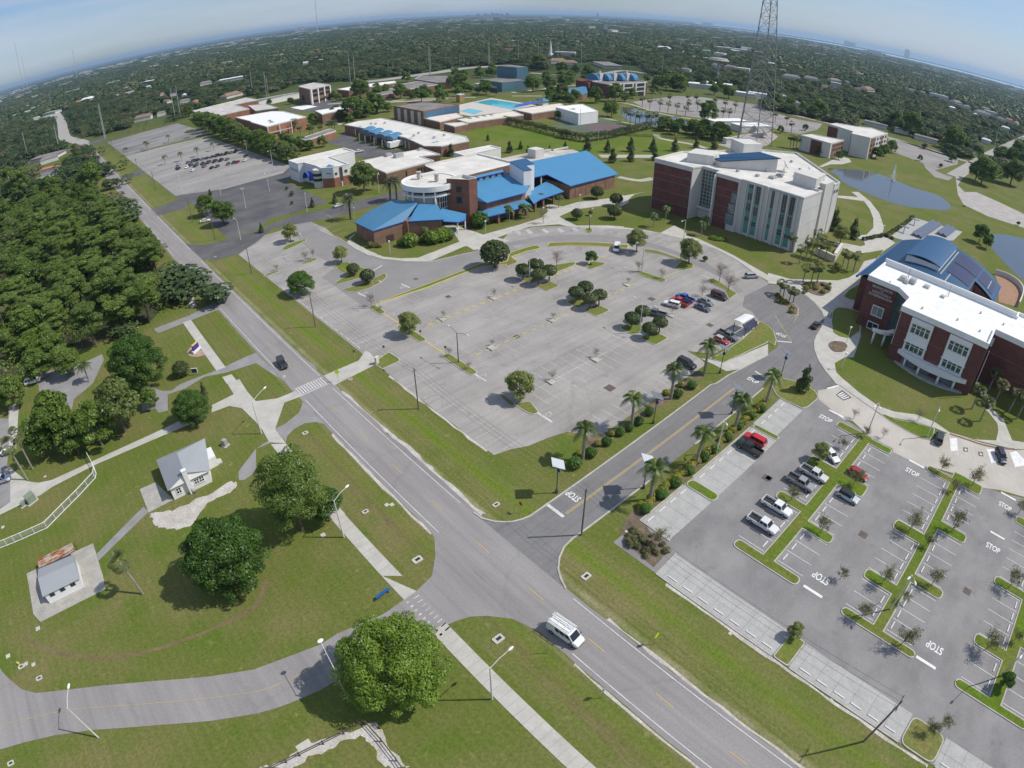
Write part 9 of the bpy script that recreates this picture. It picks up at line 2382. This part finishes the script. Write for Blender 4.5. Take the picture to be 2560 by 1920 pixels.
def zone(r0,r1,n,keep_h=True):
 r=np.sqrt(rng.uniform(r0*r0,r1*r1,n)); a=cz+rng.uniform(-R(62),R(62),n); p=np.stack([r*np.cos(a),r*np.sin(a)],1)
 ok=~inside_np(p,campus) & ~inside_np(p,bay) & ~inside_np(p,bay2) & ~inside_np(p,bay3) & ~inside_np(p,wood_poly) & ~inside_np(p,G('30',1700,1060,1800,1080,2110,1160,2090,1200,1800,1110,1690,1085))
 for s_,w in zip(strips,(17,15,18,10,20,11,8,16)):
  for a_,b_ in zip(s_[:-1],s_[1:]):
   d=b_-a_; t_=np.clip(((p-a_) @ d)/(d @ d+1e-9),0,1); ok &= np.linalg.norm(p-(a_+t_[:,None]*d),axis=1)>w
 if keep_h:
  for X,Y,s_ in HS:
   dd=math.hypot(X,Y); u=np.array([X,Y])/dd; q_=p-np.array([X,Y]); al=q_ @ u; ac=np.abs(q_ @ np.array([-u[1],u[0]]))
   ok &= ~((ac<s_+3) & (al<s_+3) & (al>-s_-min(90,dd*.075)))      # the lawn and drive on the near side of each house stay open
 p=p[ok]; cl=np.sin(p[:,0]*.013+1.3)*np.sin(p[:,1]*.011)+np.sin(p[:,0]*.031+p[:,1]*.027)
 p=p[(cl>-1.25) | (rng.random(len(p))<.45)]
 return p
p=zone(150,1300,15500); s_=rng.uniform(8,15,len(p)); instancer('distant_woods',np.c_[p,np.zeros(len(p))],s_,s_*rng.uniform(.6,.85,len(p)),P1,'dense leafy woods spreading between the houses beyond the campus')
p=zone(1300,3600,30000); s_=rng.uniform(15,32,len(p)); instancer('far_woods',np.c_[p,np.zeros(len(p))],s_,rng.uniform(9,15,len(p))*1.6,P2,'carpet of treetops fading towards the horizon')
p=zone(3600,9600,36000,False); s_=rng.uniform(45,110,len(p)); instancer('horizon_woods',np.c_[p,np.zeros(len(p))],s_,rng.uniform(9,16,len(p))*1.5,P2,'thin blue green band of treetops on the horizon')
# bright specks of distant roofs: far too many to count
m=MB()
for i in range(900):
 r=math.sqrt(rb_.uniform(900 ** 2,8000 ** 2)); a=cz+rb_.uniform(-R(60),R(60)); X,Y=r*math.cos(a),r*math.sin(a)
 if inside((X,Y),bay) or inside((X,Y),bay2) or inside((X,Y),bay3):continue
 k=1+r/2600; l_,w,h=rb_.uniform(9,26)*k,rb_.uniform(8,14)*k,rb_.uniform(6,9)+r/900; m.obox((X,Y),(-math.sin(a)+rb_.uniform(-.4,.4),math.cos(a)+rb_.uniform(-.4,.4)),l_,w,0,h)
tag(m.build('distant_roofs',pm('distant roof',(.5,.49,.47),.9,.2,.002)),'scatter of pale roofs among the far treetops','roofs',kind='stuff')

# ---- the air itself
m=MB(); m.box(-30000,-30000,-1.5,30000,30000,150); 
hz=m.build('haze',bpy.data.materials.new('haze air')); hz['kind']='stuff'; hz['label']='thin bluish haze over the whole plain'
hm=hz.data.materials[0]; hm.use_nodes=True; ht=hm.node_tree
for n_ in list(ht.nodes):ht.nodes.remove(n_)
ho=ht.nodes.new('ShaderNodeOutputMaterial'); hv=ht.nodes.new('ShaderNodeVolumePrincipled'); hv.inputs['Color'].default_value=(.52,.74,1.0,1); hv.inputs['Density'].default_value=6e-5; hv.inputs['Anisotropy'].default_value=0.2
ht.links.new(hv.outputs[0],ho.inputs['Volume'])

# ---- tell repeats apart by what they stand nearest to
LMK=[('the radio tower',tw_),('the white drum',dc[:2]),('the gymnasium',P('M',500,500)),('the theatre',P('M',1450,150)),('the science building',P('20',900,820)),('the warehouse',P('20',600,1040)),('the cottage',P('02',1640,800)),('the solar shelter',P('21',2020,1110)),('the roundabout island',P('31',150,980)),('the zebra crossing',(38,110)),('the fountain',(fx,fy_)),
       ('the five storey block',(205,100)),('the large oak',(6,44)),('the white office',(118,256)),('the stop line by the avenue',(52.2,48.7)),('the residence hall',P('30',800,1300)),('the brick innovation center',(152,14)),('the charcoal car on the drive',P('32',1480,470)),('the work van',P('23',450,500)),('the small outbuilding',P('03',520,80)),('the church steeple',P('20',333,515)),('the packed cars',P('L',400,1100)),('the wooden pole with crossarm',P('33',825,1430)),('the hotel tower',P('20',808,268)),('the water tank',P('20',1772,690))]
ORD=['','second ','third ','fourth ','fifth ','sixth ','seventh ','eighth ','ninth ','tenth ']
bpy.context.view_layer.update()
same={}
for o in COL.objects:
 if o.parent is None and o.get('label') and not o.get('kind'):same.setdefault(o['label'],[]).append(o)
for lb,os_ in same.items():
 if not 2 <= len(os_) <= 70:continue
 pos=np.array([o.location[:2] for o in os_]); best=[None]*len(os_)
 for nm,q_ in LMK:
  dd=np.linalg.norm(pos-np.array(q_[:2]),axis=1)
  for r_,i in enumerate(np.argsort(dd)):
   key=(r_,dd[i])
   if r_<10 and (best[i] is None or key<best[i][0]):best[i]=(key,nm)
 for o,b_ in zip(os_,best):
  if b_:
   base=lb.split(); k=16-len((ORD[b_[0][0]]+'nearest '+b_[1]).split())
   if len(base)>k:
    base=base[:k]
    while base[-1].lower() in ('the','a','of','and','in','on','by','with','at','to','for','beside','between','among','along','lower','upper','first','stall','white','concrete','dark','grass','round','large','campus','before','behind','under','blue','five','storey','beyond','entry','small','packed','pale'):base.pop()
   o['label']=' '.join(base).rstrip(',')+', '+ORD[b_[0][0]]+'nearest '+b_[1]
